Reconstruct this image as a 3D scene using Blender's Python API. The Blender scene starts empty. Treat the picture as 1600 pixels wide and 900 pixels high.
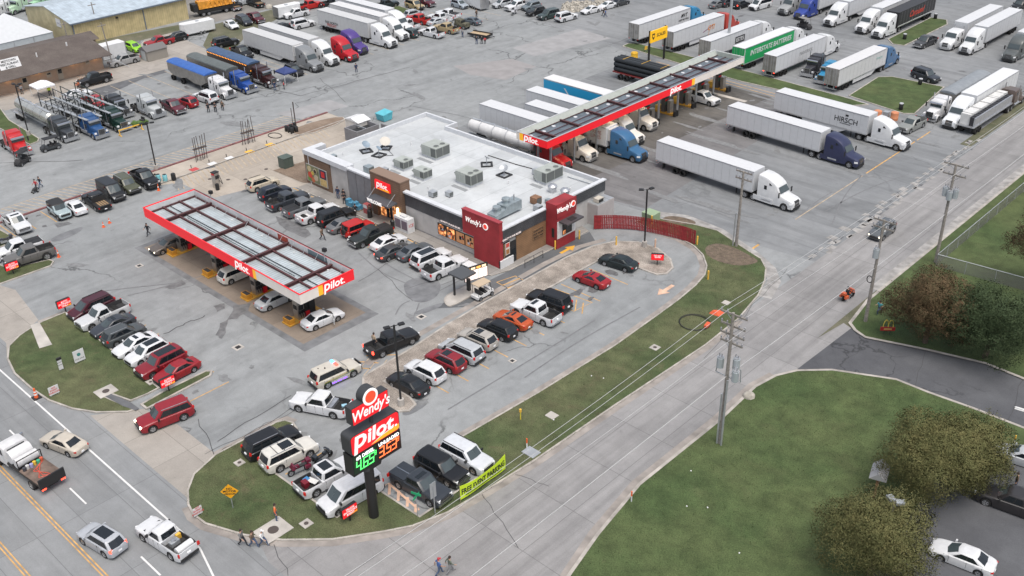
import bpy,bmesh,math,random
from math import sin,cos,pi,radians
from mathutils import Vector,Matrix

random.seed(7)
SC=bpy.context.scene
COL=SC.collection

# ------------------------------------------------------------------ materials
MATS={}
def _nodes(name):
    m=bpy.data.materials.new(name);m.use_nodes=True
    nt=m.node_tree
    return m,nt,nt.nodes['Principled BSDF']
def mat(name,col,rough=0.6,metal=0.0,emit=None,estr=0.0,var=0.0,scale=1.5,coat=0.0,spec=0.5):
    if name in MATS:return MATS[name]
    m,nt,p=_nodes(name)
    p.inputs['Base Color'].default_value=(*col,1)
    p.inputs['Roughness'].default_value=rough
    p.inputs['Metallic'].default_value=metal
    p.inputs['Specular IOR Level'].default_value=spec
    p.inputs['Coat Weight'].default_value=coat
    if emit:
        p.inputs['Emission Color'].default_value=(*emit,1)
        p.inputs['Emission Strength'].default_value=estr
    if var>0:
        g=nt.nodes.new('ShaderNodeNewGeometry')
        n=nt.nodes.new('ShaderNodeTexNoise');n.inputs['Scale'].default_value=scale;n.inputs['Detail'].default_value=6
        nt.links.new(g.outputs['Position'],n.inputs['Vector'])
        r=nt.nodes.new('ShaderNodeMapRange')
        r.inputs['From Min'].default_value=.3;r.inputs['From Max'].default_value=.7
        r.inputs['To Min'].default_value=1-var;r.inputs['To Max'].default_value=1+var
        nt.links.new(n.outputs['Fac'],r.inputs['Value'])
        mx=nt.nodes.new('ShaderNodeMix');mx.data_type='RGBA';mx.blend_type='MULTIPLY'
        mx.inputs['Factor'].default_value=1
        mx.inputs['A'].default_value=(*col,1)
        nt.links.new(r.outputs['Result'],mx.inputs['B'])
        nt.links.new(mx.outputs['Result'],p.inputs['Base Color'])
    MATS[name]=m
    return m
def paint(name,rough=0.34,coat=0.15,dirt=.12):
    """vehicle paint whose colour is each object's own colour"""
    m,nt,p=_nodes(name)
    o=nt.nodes.new('ShaderNodeObjectInfo')
    g=nt.nodes.new('ShaderNodeNewGeometry')
    n=nt.nodes.new('ShaderNodeTexNoise');n.inputs['Scale'].default_value=2.2;n.inputs['Detail'].default_value=5
    nt.links.new(g.outputs['Position'],n.inputs['Vector'])
    r=nt.nodes.new('ShaderNodeMapRange')
    r.inputs['From Min'].default_value=.35;r.inputs['From Max'].default_value=.75
    r.inputs['To Min'].default_value=1.0;r.inputs['To Max'].default_value=1-dirt
    nt.links.new(n.outputs['Fac'],r.inputs['Value'])
    mx=nt.nodes.new('ShaderNodeMix');mx.data_type='RGBA';mx.blend_type='MULTIPLY';mx.inputs['Factor'].default_value=1
    nt.links.new(o.outputs['Color'],mx.inputs['A']);nt.links.new(r.outputs['Result'],mx.inputs['B'])
    nt.links.new(mx.outputs['Result'],p.inputs['Base Color'])
    p.inputs['Roughness'].default_value=rough;p.inputs['Coat Weight'].default_value=coat
    p.inputs['Coat Roughness'].default_value=.1
    MATS[name]=m
    return m
def stripes(name,c1,c2,axis,period,duty=.5,rough=.6,metal=0.0,bump=.3):
    """ribbed sheet: two-tone bands along an axis of object space with a bump"""
    m,nt,p=_nodes(name)
    tc=nt.nodes.new('ShaderNodeNewGeometry')
    sp=nt.nodes.new('ShaderNodeSeparateXYZ');nt.links.new(tc.outputs['Position'],sp.inputs[0])
    d=nt.nodes.new('ShaderNodeMath');d.operation='DIVIDE';d.inputs[1].default_value=period
    nt.links.new(sp.outputs['XYZ'.index(axis)],d.inputs[0])
    f=nt.nodes.new('ShaderNodeMath');f.operation='FRACT';nt.links.new(d.outputs[0],f.inputs[0])
    g=nt.nodes.new('ShaderNodeMath');g.operation='GREATER_THAN';g.inputs[1].default_value=duty
    nt.links.new(f.outputs[0],g.inputs[0])
    mx=nt.nodes.new('ShaderNodeMix');mx.data_type='RGBA'
    mx.inputs['A'].default_value=(*c1,1);mx.inputs['B'].default_value=(*c2,1)
    nt.links.new(g.outputs[0],mx.inputs['Factor'])
    n=nt.nodes.new('ShaderNodeTexNoise');n.inputs['Scale'].default_value=.8;n.inputs['Detail'].default_value=6
    nt.links.new(tc.outputs['Position'],n.inputs['Vector'])
    r=nt.nodes.new('ShaderNodeMapRange');r.inputs['To Min'].default_value=.8;r.inputs['To Max'].default_value=1.15
    r.inputs['From Min'].default_value=.3;r.inputs['From Max'].default_value=.7
    nt.links.new(n.outputs['Fac'],r.inputs['Value'])
    m2=nt.nodes.new('ShaderNodeMix');m2.data_type='RGBA';m2.blend_type='MULTIPLY';m2.inputs['Factor'].default_value=1
    nt.links.new(mx.outputs['Result'],m2.inputs['A']);nt.links.new(r.outputs['Result'],m2.inputs['B'])
    nt.links.new(m2.outputs['Result'],p.inputs['Base Color'])
    b=nt.nodes.new('ShaderNodeBump');b.inputs['Strength'].default_value=bump;b.inputs['Distance'].default_value=.05
    nt.links.new(g.outputs[0],b.inputs['Height']);nt.links.new(b.outputs[0],p.inputs['Normal'])
    p.inputs['Roughness'].default_value=rough;p.inputs['Metallic'].default_value=metal
    MATS[name]=m
    return m
def ground_mat(name,base,dark,light,big=.05,stain=.35,stain_amt=.35,streak=None,speck=.10,rough=.9,stain_col=None,crack=0.0,crack_scale=.12,panel=None,mid=.10):
    """weathered paving / turf: broad tone changes, blotchy stains, optional traffic streaks, fine grain, cracks, slab joints"""
    m,nt,p=_nodes(name)
    N=nt.nodes.new;Lk=nt.links.new
    geo=N('ShaderNodeNewGeometry')
    def noise(scale,detail=6,rough_=.55,vec=None,dist=0.0):
        n=N('ShaderNodeTexNoise');n.inputs['Scale'].default_value=scale;n.inputs['Detail'].default_value=detail
        n.inputs['Roughness'].default_value=rough_;n.inputs['Distortion'].default_value=dist
        Lk(vec or geo.outputs['Position'],n.inputs['Vector']);return n.outputs['Fac']
    def mapr(v,a,b,c,d):
        r=N('ShaderNodeMapRange');r.clamp=True
        for k,x in zip(('From Min','From Max','To Min','To Max'),(a,b,c,d)):r.inputs[k].default_value=x
        Lk(v,r.inputs['Value']);return r.outputs['Result']
    def mix(f,a,b,mode='MIX'):
        x=N('ShaderNodeMix');x.data_type='RGBA';x.blend_type=mode
        if isinstance(f,float):x.inputs['Factor'].default_value=f
        else:Lk(f,x.inputs['Factor'])
        for k,v in(('A',a),('B',b)):
            if isinstance(v,tuple):x.inputs[k].default_value=(*v,1)
            else:Lk(v,x.inputs[k])
        return x.outputs['Result']
    c=mix(mapr(noise(big,5,.6),.36,.64,0,1),dark,light)
    c=mix(.45,c,base)
    if streak:
        mp=N('ShaderNodeMapping');Lk(geo.outputs['Position'],mp.inputs['Vector'])
        mp.inputs['Scale'].default_value=streak
        c=mix(mapr(noise(1.0,7,.62,mp.outputs[0],.4),.47,.75,0,.45),c,tuple(x*.45 for x in dark))
        c=mix(mapr(noise(1.7,6,.6,mp.outputs[0],.2),.55,.8,0,.35),c,tuple(min(1,x*1.25)for x in light))
    sc=stain_col or tuple(x*.35 for x in dark)
    c=mix(mapr(noise(stain,7,.6,None,.6),.57,.74,0,stain_amt),c,sc)
    c=mix(mapr(noise(stain*5,5,.6,None,.5),.64,.72,0,stain_amt*.7),c,sc)
    if panel:
        br=N('ShaderNodeTexBrick');br.offset=0
        br.inputs['Scale'].default_value=1;br.inputs['Brick Width'].default_value=panel[0];br.inputs['Row Height'].default_value=panel[1]
        br.inputs['Mortar Size'].default_value=panel[2];br.inputs['Mortar Smooth'].default_value=.4
        Lk(geo.outputs['Position'],br.inputs['Vector'])
        c=mix(mapr(br.outputs['Fac'],0,1,0,.55),c,tuple(x*.4 for x in dark))
        # each slab a touch different
        br.inputs['Color1'].default_value=(.86,.86,.86,1);br.inputs['Color2'].default_value=(1.06,1.06,1.06,1)
        br.inputs['Mortar'].default_value=(.95,.95,.95,1)
        c=mix(.8,c,br.outputs['Color'],'MULTIPLY')
    if crack>0:
        vo=N('ShaderNodeTexVoronoi');vo.feature='DISTANCE_TO_EDGE';vo.inputs['Scale'].default_value=crack_scale
        wv=N('ShaderNodeVectorMath');wv.operation='ADD'
        nz=N('ShaderNodeTexNoise');nz.inputs['Scale'].default_value=.25;nz.inputs['Detail'].default_value=7
        Lk(geo.outputs['Position'],nz.inputs['Vector'])
        sc2=N('ShaderNodeVectorMath');sc2.operation='SCALE';sc2.inputs['Scale'].default_value=6
        Lk(nz.outputs['Color'],sc2.inputs[0]);Lk(geo.outputs['Position'],wv.inputs[0]);Lk(sc2.outputs[0],wv.inputs[1])
        Lk(wv.outputs[0],vo.inputs['Vector'])
        gate=mapr(noise(.045,3,.5),.48,.56,0,1)
        ln=mapr(vo.outputs['Distance'],.0,.012,crack,0)
        mu=N('ShaderNodeMath');mu.operation='MULTIPLY';Lk(ln,mu.inputs[0]);Lk(gate,mu.inputs[1])
        c=mix(mu.outputs[0],c,tuple(x*.22 for x in dark))
    c=mix(1.0,c,mapr(noise(.55,9,.68,None,.3),.3,.7,1-mid,1+mid),'MULTIPLY')
    g=mapr(noise(9,3,.7),.3,.7,1-speck,1+speck)
    c=mix(1.0,c,g,'MULTIPLY')
    Lk(c,p.inputs['Base Color'])
    p.inputs['Roughness'].default_value=rough
    p.inputs['Specular IOR Level'].default_value=.3
    MATS[name]=m
    return m

# ------------------------------------------------------------------ mesh builder
class MB:
    def __init__(s):s.v=[];s.f=[];s.m=[];s.mats=[]
    def mi(s,m):
        if m not in s.mats:s.mats.append(m)
        return s.mats.index(m)
    def face(s,pts,m):
        b=len(s.v);s.v+=[tuple(p)for p in pts];s.f.append(tuple(range(b,b+len(pts))));s.m.append(s.mi(m));return s
    def hexa(s,a,m):
        """8 corners: bottom ring 0-3, top ring 4-7"""
        b=len(s.v);s.v+=[tuple(p)for p in a]
        for q in((0,3,2,1),(4,5,6,7),(0,1,5,4),(1,2,6,5),(2,3,7,6),(3,0,4,7)):
            s.f.append(tuple(b+i for i in q));s.m.append(s.mi(m))
        return s
    def box(s,x0,x1,y0,y1,z0,z1,m):
        return s.hexa([(x0,y0,z0),(x1,y0,z0),(x1,y1,z0),(x0,y1,z0),(x0,y0,z1),(x1,y0,z1),(x1,y1,z1),(x0,y1,z1)],m)
    def obox(s,c,d,rz,m,ry=0.0):
        M=Matrix.Translation(c)@Matrix.Rotation(rz,4,'Z')@Matrix.Rotation(ry,4,'Y')
        x,y,z=d[0]/2,d[1]/2,d[2]/2
        return s.hexa([M@Vector(p)for p in((-x,-y,-z),(x,-y,-z),(x,y,-z),(-x,y,-z),(-x,-y,z),(x,-y,z),(x,y,z),(-x,y,z))],m)
    def cyl(s,p,q,r,m,n=8,r2=None,caps=True):
        p=Vector(p);q=Vector(q);d=(q-p).normalized();r2=r if r2 is None else r2
        u=d.orthogonal().normalized();w=d.cross(u)
        b=len(s.v)
        for c,rr in((p,r),(q,r2)):
            for i in range(n):
                a=2*pi*i/n;s.v.append(tuple(c+u*(cos(a)*rr)+w*(sin(a)*rr)))
        k=s.mi(m)
        for i in range(n):
            j=(i+1)%n;s.f.append((b+i,b+j,b+n+j,b+n+i));s.m.append(k)
        if caps:
            s.f.append(tuple(b+n-1-i for i in range(n)));s.m.append(k)
            s.f.append(tuple(b+n+i for i in range(n)));s.m.append(k)
        return s
    def path(s,pts,r,m,n=6):
        for a,b in zip(pts[:-1],pts[1:]):s.cyl(a,b,r,m,n)
        return s
    def prism(s,poly,z0,z1,m,mtop=None):
        """vertical prism over a plan polygon (anticlockwise)"""
        b=len(s.v);n=len(poly)
        s.v+=[(x,y,z0)for x,y in poly]+[(x,y,z1)for x,y in poly]
        k=s.mi(m);kt=s.mi(mtop or m)
        s.f.append(tuple(b+n+i for i in range(n)));s.m.append(kt)
        s.f.append(tuple(b+n-1-i for i in range(n)));s.m.append(k)
        for i in range(n):
            j=(i+1)%n;s.f.append((b+i,b+j,b+n+j,b+n+i));s.m.append(k)
        return s
    def extr(s,poly,y0,y1,m):
        """side outline (x,z) pulled across y"""
        b=len(s.v);n=len(poly)
        s.v+=[(x,y0,z)for x,z in poly]+[(x,y1,z)for x,z in poly]
        k=s.mi(m)
        s.f.append(tuple(b+i for i in range(n)));s.m.append(k)
        s.f.append(tuple(b+2*n-1-i for i in range(n)));s.m.append(k)
        for i in range(n):
            j=(i+1)%n;s.f.append((b+j,b+i,b+n+i,b+n+j));s.m.append(k)
        return s
    def loft(s,rows,mfun,closed=True,caps=None):
        """rows of points joined by quads; mfun(i,j)->material"""
        b=len(s.v);n=len(rows[0])
        for r in rows:s.v+=[tuple(p)for p in r]
        for i in range(len(rows)-1):
            for j in range(n if closed else n-1):
                jj=(j+1)%n
                s.f.append((b+i*n+j,b+i*n+jj,b+(i+1)*n+jj,b+(i+1)*n+j));s.m.append(s.mi(mfun(i,j)))
        if caps:
            s.f.append(tuple(b+n-1-j for j in range(n)));s.m.append(s.mi(caps))
            e=b+(len(rows)-1)*n
            s.f.append(tuple(e+j for j in range(n)));s.m.append(s.mi(caps))
        return s
    def lathe(s,prof,m,n=12,c=(0,0,0)):
        rows=[[(c[0]+r*cos(2*pi*i/n),c[1]+r*sin(2*pi*i/n),c[2]+z)for i in range(n)]for r,z in prof]
        return s.loft(rows,lambda i,j:m,True,m)
    def mesh(s,name,smooth=None,fix=True):
        me=bpy.data.meshes.new(name)
        me.from_pydata(s.v,[],s.f)
        for m in s.mats:me.materials.append(m)
        me.polygons.foreach_set('material_index',s.m)
        if fix:
            bm=bmesh.new();bm.from_mesh(me)
            bmesh.ops.recalc_face_normals(bm,faces=bm.faces);bm.to_mesh(me);bm.free()
        if smooth:
            me.polygons.foreach_set('use_smooth',[True]*len(me.polygons))
            me.set_sharp_from_angle(angle=radians(smooth))
        me.update()
        return me
def link(o,parent=None):
    COL.objects.link(o)
    if parent:o.parent=parent
    return o
def obj(name,mb,parent=None,smooth=None,loc=(0,0,0),rz=0.0,color=None,fix=True):
    me=mb.mesh(name,smooth,fix)if isinstance(mb,MB)else mb
    o=bpy.data.objects.new(name,me);o.location=loc;o.rotation_euler=(0,0,rz)
    if color:o.color=(*color,1)
    return link(o,parent)
def thing(name,label,cat,loc=(0,0,0),rz=0.0,group=None):
    o=bpy.data.objects.new(name,None);o.empty_display_size=.5
    o.location=loc;o.rotation_euler=(0,0,rz)
    link(o);tag(o,label,cat,group)
    return o
def tag(o,label=None,cat=None,group=None,kind=None):
    if label:o['label']=label
    if cat:o['category']=cat
    if group:o['group']=group
    if kind:o['kind']=kind
    return o
def struct(name,mb,smooth=None,fix=True):
    return tag(obj(name,mb,None,smooth,fix=fix),kind='structure')
KIDS={}
def kids(o):
    return list(o.children)
def dup(root,loc,rz,label=None,group=None,color=None):
    """a copy of a thing with copies of its parts and sub-parts"""
    r=root.copy();COL.objects.link(r);r.location=loc;r.rotation_euler=(0,0,rz)
    for ch in list(root.children):
        c=ch.copy();COL.objects.link(c);c.parent=r
        if color:c.color=(*color,1)
        for g in list(ch.children):
            d=g.copy();COL.objects.link(d);d.parent=c
            if color:d.color=(*color,1)
    if color:r.color=(*color,1)
    if label:r['label']=label
    if group:r['group']=group
    return r
def recolor(root,color):
    root.color=(*color,1)
    for c in root.children:
        c.color=(*color,1)
        for g in c.children:g.color=(*color,1)
def text_mesh(txt,size,depth,m,shear=0.0,bold=0.0,sx=1.0,align='CENTER',space=1.0):
    """lettering as a mesh in its own XY plane, centred"""
    cu=bpy.data.curves.new('lettering','FONT');cu.body=txt;cu.size=size;cu.extrude=depth
    cu.align_x=align;cu.align_y='CENTER';cu.shear=shear;cu.offset=bold;cu.space_character=space
    cu.resolution_u=3
    o=bpy.data.objects.new('lettering',cu);COL.objects.link(o)
    dg=bpy.context.evaluated_depsgraph_get();dg.update()
    me=bpy.data.meshes.new_from_object(o.evaluated_get(dg))
    bpy.data.objects.remove(o);bpy.data.curves.remove(cu)
    me.materials.clear();me.materials.append(m)
    for p in me.polygons:p.material_index=0
    if sx!=1.0:
        for v in me.vertices:v.co.x*=sx
    return me
def fuel_logo(size,depth,m,shear,bold,sx):
    """the fuel brand word: a tall first letter dropping below the line, then the rest and a dot"""
    bm=bmesh.new();x=0
    for t,s_,dy in(('p',1.32,-.02),('ilot',1.0,0),('.',.55,-.0)):
        me=text_mesh(t,size*s_,depth,m,shear,bold,sx,'LEFT');xs=[v.co.x for v in me.vertices];ys=[v.co.y for v in me.vertices]
        ylo={'p':-.62,'ilot':-.36,'.':-.36}[t]*size
        for v in me.vertices:v.co.x+=x-min(xs);v.co.y+=ylo-min(ys)
        x+=max(xs)-min(xs)+size*.03;bm.from_mesh(me)
    me=bpy.data.meshes.new('lettering');bm.to_mesh(me);bm.free();me.materials.append(m)
    for v in me.vertices:v.co.x-=x/2
    return me
def lettering(txt,size,m,parent,loc,right,up=(0,0,1),depth=.02,name='lettering',**k):
    me=fuel_logo(size,depth,m,k['shear'],k['bold'],k['sx'])if txt=='Pilot' else text_mesh(txt,size,depth,m,**k)
    o=bpy.data.objects.new(name,me)
    r=Vector(right).normalized();u=Vector(up).normalized();n=r.cross(u)
    M=Matrix((r,u,n)).transposed().to_4x4();M.translation=Vector(loc)
    o.matrix_local=M
    link(o,parent)
    return o
def chaikin(pts,it=2,closed=True):
    for _ in range(it):
        q=[];n=len(pts)
        rng=range(n if closed else n-1)
        if not closed:q.append(pts[0])
        for i in rng:
            a=pts[i];b=pts[(i+1)%n]
            q.append((a[0]*.75+b[0]*.25,a[1]*.75+b[1]*.25));q.append((a[0]*.25+b[0]*.75,a[1]*.25+b[1]*.75))
        if not closed:q.append(pts[-1])
        pts=q
    return pts
def area2(p):return sum(p[i][0]*p[(i+1)%len(p)][1]-p[(i+1)%len(p)][0]*p[i][1]for i in range(len(p)))
def ccw(p):return p if area2(p)>0 else p[::-1]
def inset(p,d):
    """offset an anticlockwise polygon inwards by d"""
    n=len(p);q=[]
    for i in range(n):
        a=Vector(p[i-1]);b=Vector(p[i]);c=Vector(p[(i+1)%n])
        e1=(b-a);e2=(c-b)
        if e1.length<1e-6 or e2.length<1e-6:q.append(tuple(b));continue
        e1.normalize();e2.normalize()
        n1=Vector((-e1.y,e1.x));n2=Vector((-e2.y,e2.x));h=n1+n2
        if h.length<1e-4:q.append(tuple(b+n1*d));continue
        h.normalize();k=d/max(.35,h.dot(n1));q.append(tuple(b+h*k))
    return q
SHEETS=[0]
def sheet(name,pts,z,m,kind='structure'):
    SHEETS[0]+=1;z+=SHEETS[0]*.00012
    mb=MB();mb.face([(x,y,z)for x,y in ccw(pts)],m)
    return tag(obj(name,mb,fix=False),kind=kind)
def ribbon(mb,pts,w,z,m,closed=False):
    n=len(pts)
    L=[];Rr=[]
    for i in range(n):
        a=Vector(pts[i-1]if(i>0 or closed)else pts[i]);c=Vector(pts[(i+1)%n]if(i<n-1 or closed)else pts[i])
        d=(c-a)
        if d.length<1e-6:d=Vector((1,0))
        d.normalize();nn=Vector((-d.y,d.x));p=Vector(pts[i])
        L.append(p+nn*w/2);Rr.append(p-nn*w/2)
    for i in range(n if closed else n-1):
        j=(i+1)%n
        mb.face([(Rr[i].x,Rr[i].y,z),(Rr[j].x,Rr[j].y,z),(L[j].x,L[j].y,z),(L[i].x,L[i].y,z)],m)
    return mb
def island(name,pts,m,smooth=0,h=.13,kerb=True,kw=.18):
    """raised bed: kerb ring with a filling sheet"""
    p=ccw(chaikin(pts,smooth)if smooth else pts)
    if kerb:
        q=inset(p,kw)
        mb=MB();n=len(p)
        for i in range(n):
            j=(i+1)%n
            mb.face([(*p[i],0),(*p[j],0),(*p[j],h),(*p[i],h)],M_KERB)
            mb.face([(*p[i],h),(*p[j],h),(*q[j],h),(*q[i],h)],M_KERB)
            mb.face([(*q[i],h),(*q[j],h),(*q[j],h-.06),(*q[i],h-.06)],M_KERB)
        tag(obj('kerb',mb,fix=False),kind='structure')
        p=q;h-=.025
    return sheet(name,p,h,m)

# ------------------------------------------------------------------ shared materials
M_PAINT=paint('vehicle paint')
M_BOX=paint('trailer skin',.5,.0,.07)
M_WIND=mat('windscreen glass',(.05,.065,.07),.06,spec=.7)  # paler than the window glass: sky reflection put into the base colour
M_GLASS=mat('window glass',(.012,.016,.02),.05,spec=.6)
M_TYRE=mat('tyre rubber',(.018,.018,.018),.85)
M_RIM=mat('alloy rim',(.45,.46,.48),.3,.7)
M_TRIM=mat('black trim',(.02,.02,.021),.55)
M_UNDER=mat('underbody',(.012,.012,.012),.9)
M_CHROME=mat('chrome',(.62,.63,.65),.16,.95)
M_ALU=mat('brushed aluminium',(.55,.56,.58),.35,.8,var=.1)
M_LAMP=mat('lamp lens',(.7,.71,.72),.12,spec=.7)
M_TAIL=mat('tail lens',(.32,.012,.01),.2,emit=(1,.04,.02),estr=.12)
M_BRAKE=mat('lit tail lens',(.4,.02,.01),.2,emit=(1,.06,.03),estr=3)
M_HEAD=mat('lit headlamp',(.9,.9,.85),.2,emit=(1,.85,.6),estr=5)
M_AMBER=mat('amber lens',(.8,.3,.03),.3,emit=(1,.35,.05),estr=2)
M_PLATE=mat('licence plate',(.75,.76,.78),.5)
M_LINER=mat('bed liner',(.03,.03,.032),.8)
M_KERB=mat('kerb concrete',(.345,.32,.29),.85,var=.28,scale=.9)
M_CONC=mat('weathered concrete',(.40,.375,.345),.85,var=.2,scale=.6)
M_BLACK=mat('black steel',(.016,.016,.017),.5)
M_STEEL=mat('galvanised steel',(.42,.44,.46),.45,.5,var=.12)
M_WHITE=mat('white paint',(.62,.625,.63),.5,var=.06)
M_YELLOW=mat('yellow paint',(.72,.42,.06),.5,var=.1)
M_RED=mat('sign red',(.62,.012,.02),.4)
M_WOOD=mat('weathered timber',(.22,.17,.12),.8,var=.25,scale=3)
M_POLE=mat('pole timber',(.235,.215,.195),.9,var=.25,scale=4)

# ------------------------------------------------------------------ road vehicles
def lerp(a,b,t):return a+(b-a)*t
def interp(pr,x):
    if x<=pr[0][0]:return pr[0][1]
    for(x0,z0),(x1,z1)in zip(pr[:-1],pr[1:]):
        if x<=x1:return lerp(z0,z1,(x-x0)/(x1-x0+1e-9))
    return pr[-1][1]
# L length, W width, H height, wb wheelbase, r wheel radius, sh wheelbase centre shift, top = deck/belt/hood outline,
# cab = (rear base, rear roof, front roof, front base), wr roof width ratio, win = side window spans (0 rear .. 1 front)
KIND={
 'sedan':dict(L=4.85,W=1.84,H=1.45,wb=2.80,r=.33,sh=-.02,top=[(-2.43,.60),(-2.40,.80),(-2.28,.91),(-2.0,.98),(-1.7,1.0),(.9,.98),(1.2,.95),(1.7,.87),(2.1,.77),(2.3,.68),(2.40,.56),(2.43,.48)],cab=(-1.85,-1.0,.22,1.08),wr=.66,win=[(.14,.47),(.51,.88)]),
 'coupe':dict(L=4.6,W=1.82,H=1.34,wb=2.6,r=.33,sh=0,top=[(-2.3,.60),(-2.26,.80),(-2.12,.91),(-1.9,.96),(-1.6,.98),(.8,.93),(1.1,.90),(1.6,.83),(2.0,.73),(2.2,.63),(2.27,.53),(2.3,.46)],cab=(-1.95,-.8,.15,1.05),wr=.62,win=[(.3,.88)]),
 'crossover':dict(L=4.65,W=1.87,H=1.68,wb=2.7,r=.36,sh=0,top=[(-2.32,.80),(-2.28,1.0),(-2.15,1.06),(-1.9,1.07),(.9,1.05),(1.15,1.03),(1.7,.97),(2.05,.88),(2.22,.78),(2.29,.66),(2.32,.55)],cab=(-2.24,-1.75,.35,1.1),wr=.68,win=[(.07,.24),(.28,.58),(.62,.9)]),
 'suv':dict(L=5.2,W=2.0,H=1.90,wb=3.0,r=.40,sh=.05,top=[(-2.6,.95),(-2.57,1.14),(-2.2,1.16),(1.0,1.14),(1.3,1.14),(2.2,1.06),(2.5,.95),(2.6,.7)],cab=(-2.55,-2.2,.55,1.18),wr=.72,win=[(.04,.29),(.33,.6),(.64,.9)]),
 'minivan':dict(L=5.1,W=1.98,H=1.76,wb=3.0,r=.35,sh=.05,top=[(-2.55,.9),(-2.52,1.08),(-2.1,1.1),(1.3,1.06),(1.6,1.03),(2.2,.88),(2.47,.76),(2.55,.55)],cab=(-2.48,-2.1,.6,1.65),wr=.72,win=[(.04,.3),(.34,.58),(.62,.84)]),
 'van':dict(L=5.7,W=2.02,H=2.12,wb=3.45,r=.37,sh=.05,top=[(-2.85,1.0),(-2.82,1.25),(1.6,1.22),(1.85,1.2),(2.5,1.06),(2.77,.9),(2.85,.65)],cab=(-2.8,-2.7,1.1,1.9),wr=.80,win=[(.06,.5),(.52,.7),(.74,.9)]),
 'cargo_van':dict(L=5.4,W=2.02,H=2.2,wb=3.3,r=.37,sh=.05,top=[(-2.7,1.0),(-2.67,1.3),(1.5,1.26),(1.8,1.22),(2.4,1.05),(2.6,.92),(2.7,.65)],cab=(-2.66,-2.58,1.0,1.85),wr=.82,win=[(.72,.9)]),
 'pickup':dict(L=5.9,W=2.03,H=1.92,wb=3.68,r=.41,sh=.08,top=[(-2.95,1.1),(-2.93,1.22),(-1.0,1.22),(1.1,1.18),(1.35,1.18),(2.5,1.1),(2.85,1.02),(2.95,.7)],cab=(-1.0,-.82,.55,1.28),wr=.74,win=[(.08,.42),(.47,.88)],bed=(-2.88,-1.08,.72)),
 'ext_pickup':dict(L=5.8,W=2.0,H=1.88,wb=3.6,r=.40,sh=.08,top=[(-2.9,1.08),(-2.88,1.2),(-.6,1.2),(1.1,1.15),(1.35,1.14),(2.45,1.06),(2.8,.98),(2.9,.7)],cab=(-.58,-.42,.6,1.28),wr=.74,win=[(.07,.32),(.37,.88)],bed=(-2.83,-.66,.72)),
 'flatbed':dict(L=5.7,W=2.0,H=1.95,wb=3.6,r=.42,sh=.1,top=[(-2.85,.8),(-2.83,.86),(-1.0,.86),(-.96,1.15),(1.1,1.16),(1.35,1.16),(2.5,1.08),(2.75,.98),(2.85,.7)],cab=(-.98,-.84,.55,1.28),wr=.74,win=[(.08,.42),(.47,.88)]),
 'jeep':dict(L=4.35,W=1.88,H=1.88,wb=2.75,r=.42,sh=.1,top=[(-2.05,.9),(-2.03,1.14),(.6,1.12),(.75,1.12),(1.95,1.06),(2.1,.95),(2.18,.6)],cab=(-2.0,-1.85,.48,.74),wr=.84,win=[(.04,.3),(.35,.62),(.67,.93)]),
}
WHEELS={}
def wheel_meshes(r,wd=.25):
    k=(round(r,2),wd)
    if k not in WHEELS:
        a=MB();n=18
        pr=[(r*.6,-wd/2),(r*.93,-wd/2),(r,-wd/2+.04),(r,wd/2-.04),(r*.93,wd/2),(r*.64,wd/2),(r*.62,wd/2-.06)]
        a.loft([[(q*cos(2*pi*i/n),y,q*sin(2*pi*i/n))for i in range(n)]for q,y in pr],lambda i,j:M_TYRE)
        b=MB();R=r*.64
        b.loft([[(q*cos(2*pi*i/n),y,q*sin(2*pi*i/n))for i in range(n)]for q,y in((R,wd/2-.01),(R*.9,wd/2-.01),(R*.88,wd/2-.05),(.02,wd/2-.06))],lambda i,j:(M_RIM,M_RIM,M_UNDER)[i])
        for i in range(5):
            t=2*pi*i/5
            c,s_=cos(t),sin(t);h=.045+r*.05
            b.face([(R*.9*c-h*s_,wd/2-.02,R*.9*s_+h*c),(.05*c-h*s_,wd/2-.015,.05*s_+h*c),(.05*c+h*s_,wd/2-.015,.05*s_-h*c),(R*.9*c+h*s_,wd/2-.02,R*.9*s_-h*c)],M_RIM)
        WHEELS[k]=(a.mesh('wheel',40),b.mesh('rim',40,False))
    return WHEELS[k]
def add_wheel(parent,x,y,r,wd=.25,rim=True):
    t,rm=wheel_meshes(r,wd)
    rz=0 if y>0 else pi
    w=obj('wheel',t,parent,loc=(x,y,r),rz=rz)
    if rim:obj('rim',rm,w)
    return w
def quad(pts,off=.014):
    """thin glass or lens plate standing just proud of a face"""
    a,b,c,d=[Vector(p)for p in pts]
    n=(b-a).cross(d-a).normalized()*off
    return[a+n,b+n,c+n,d+n]
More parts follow.
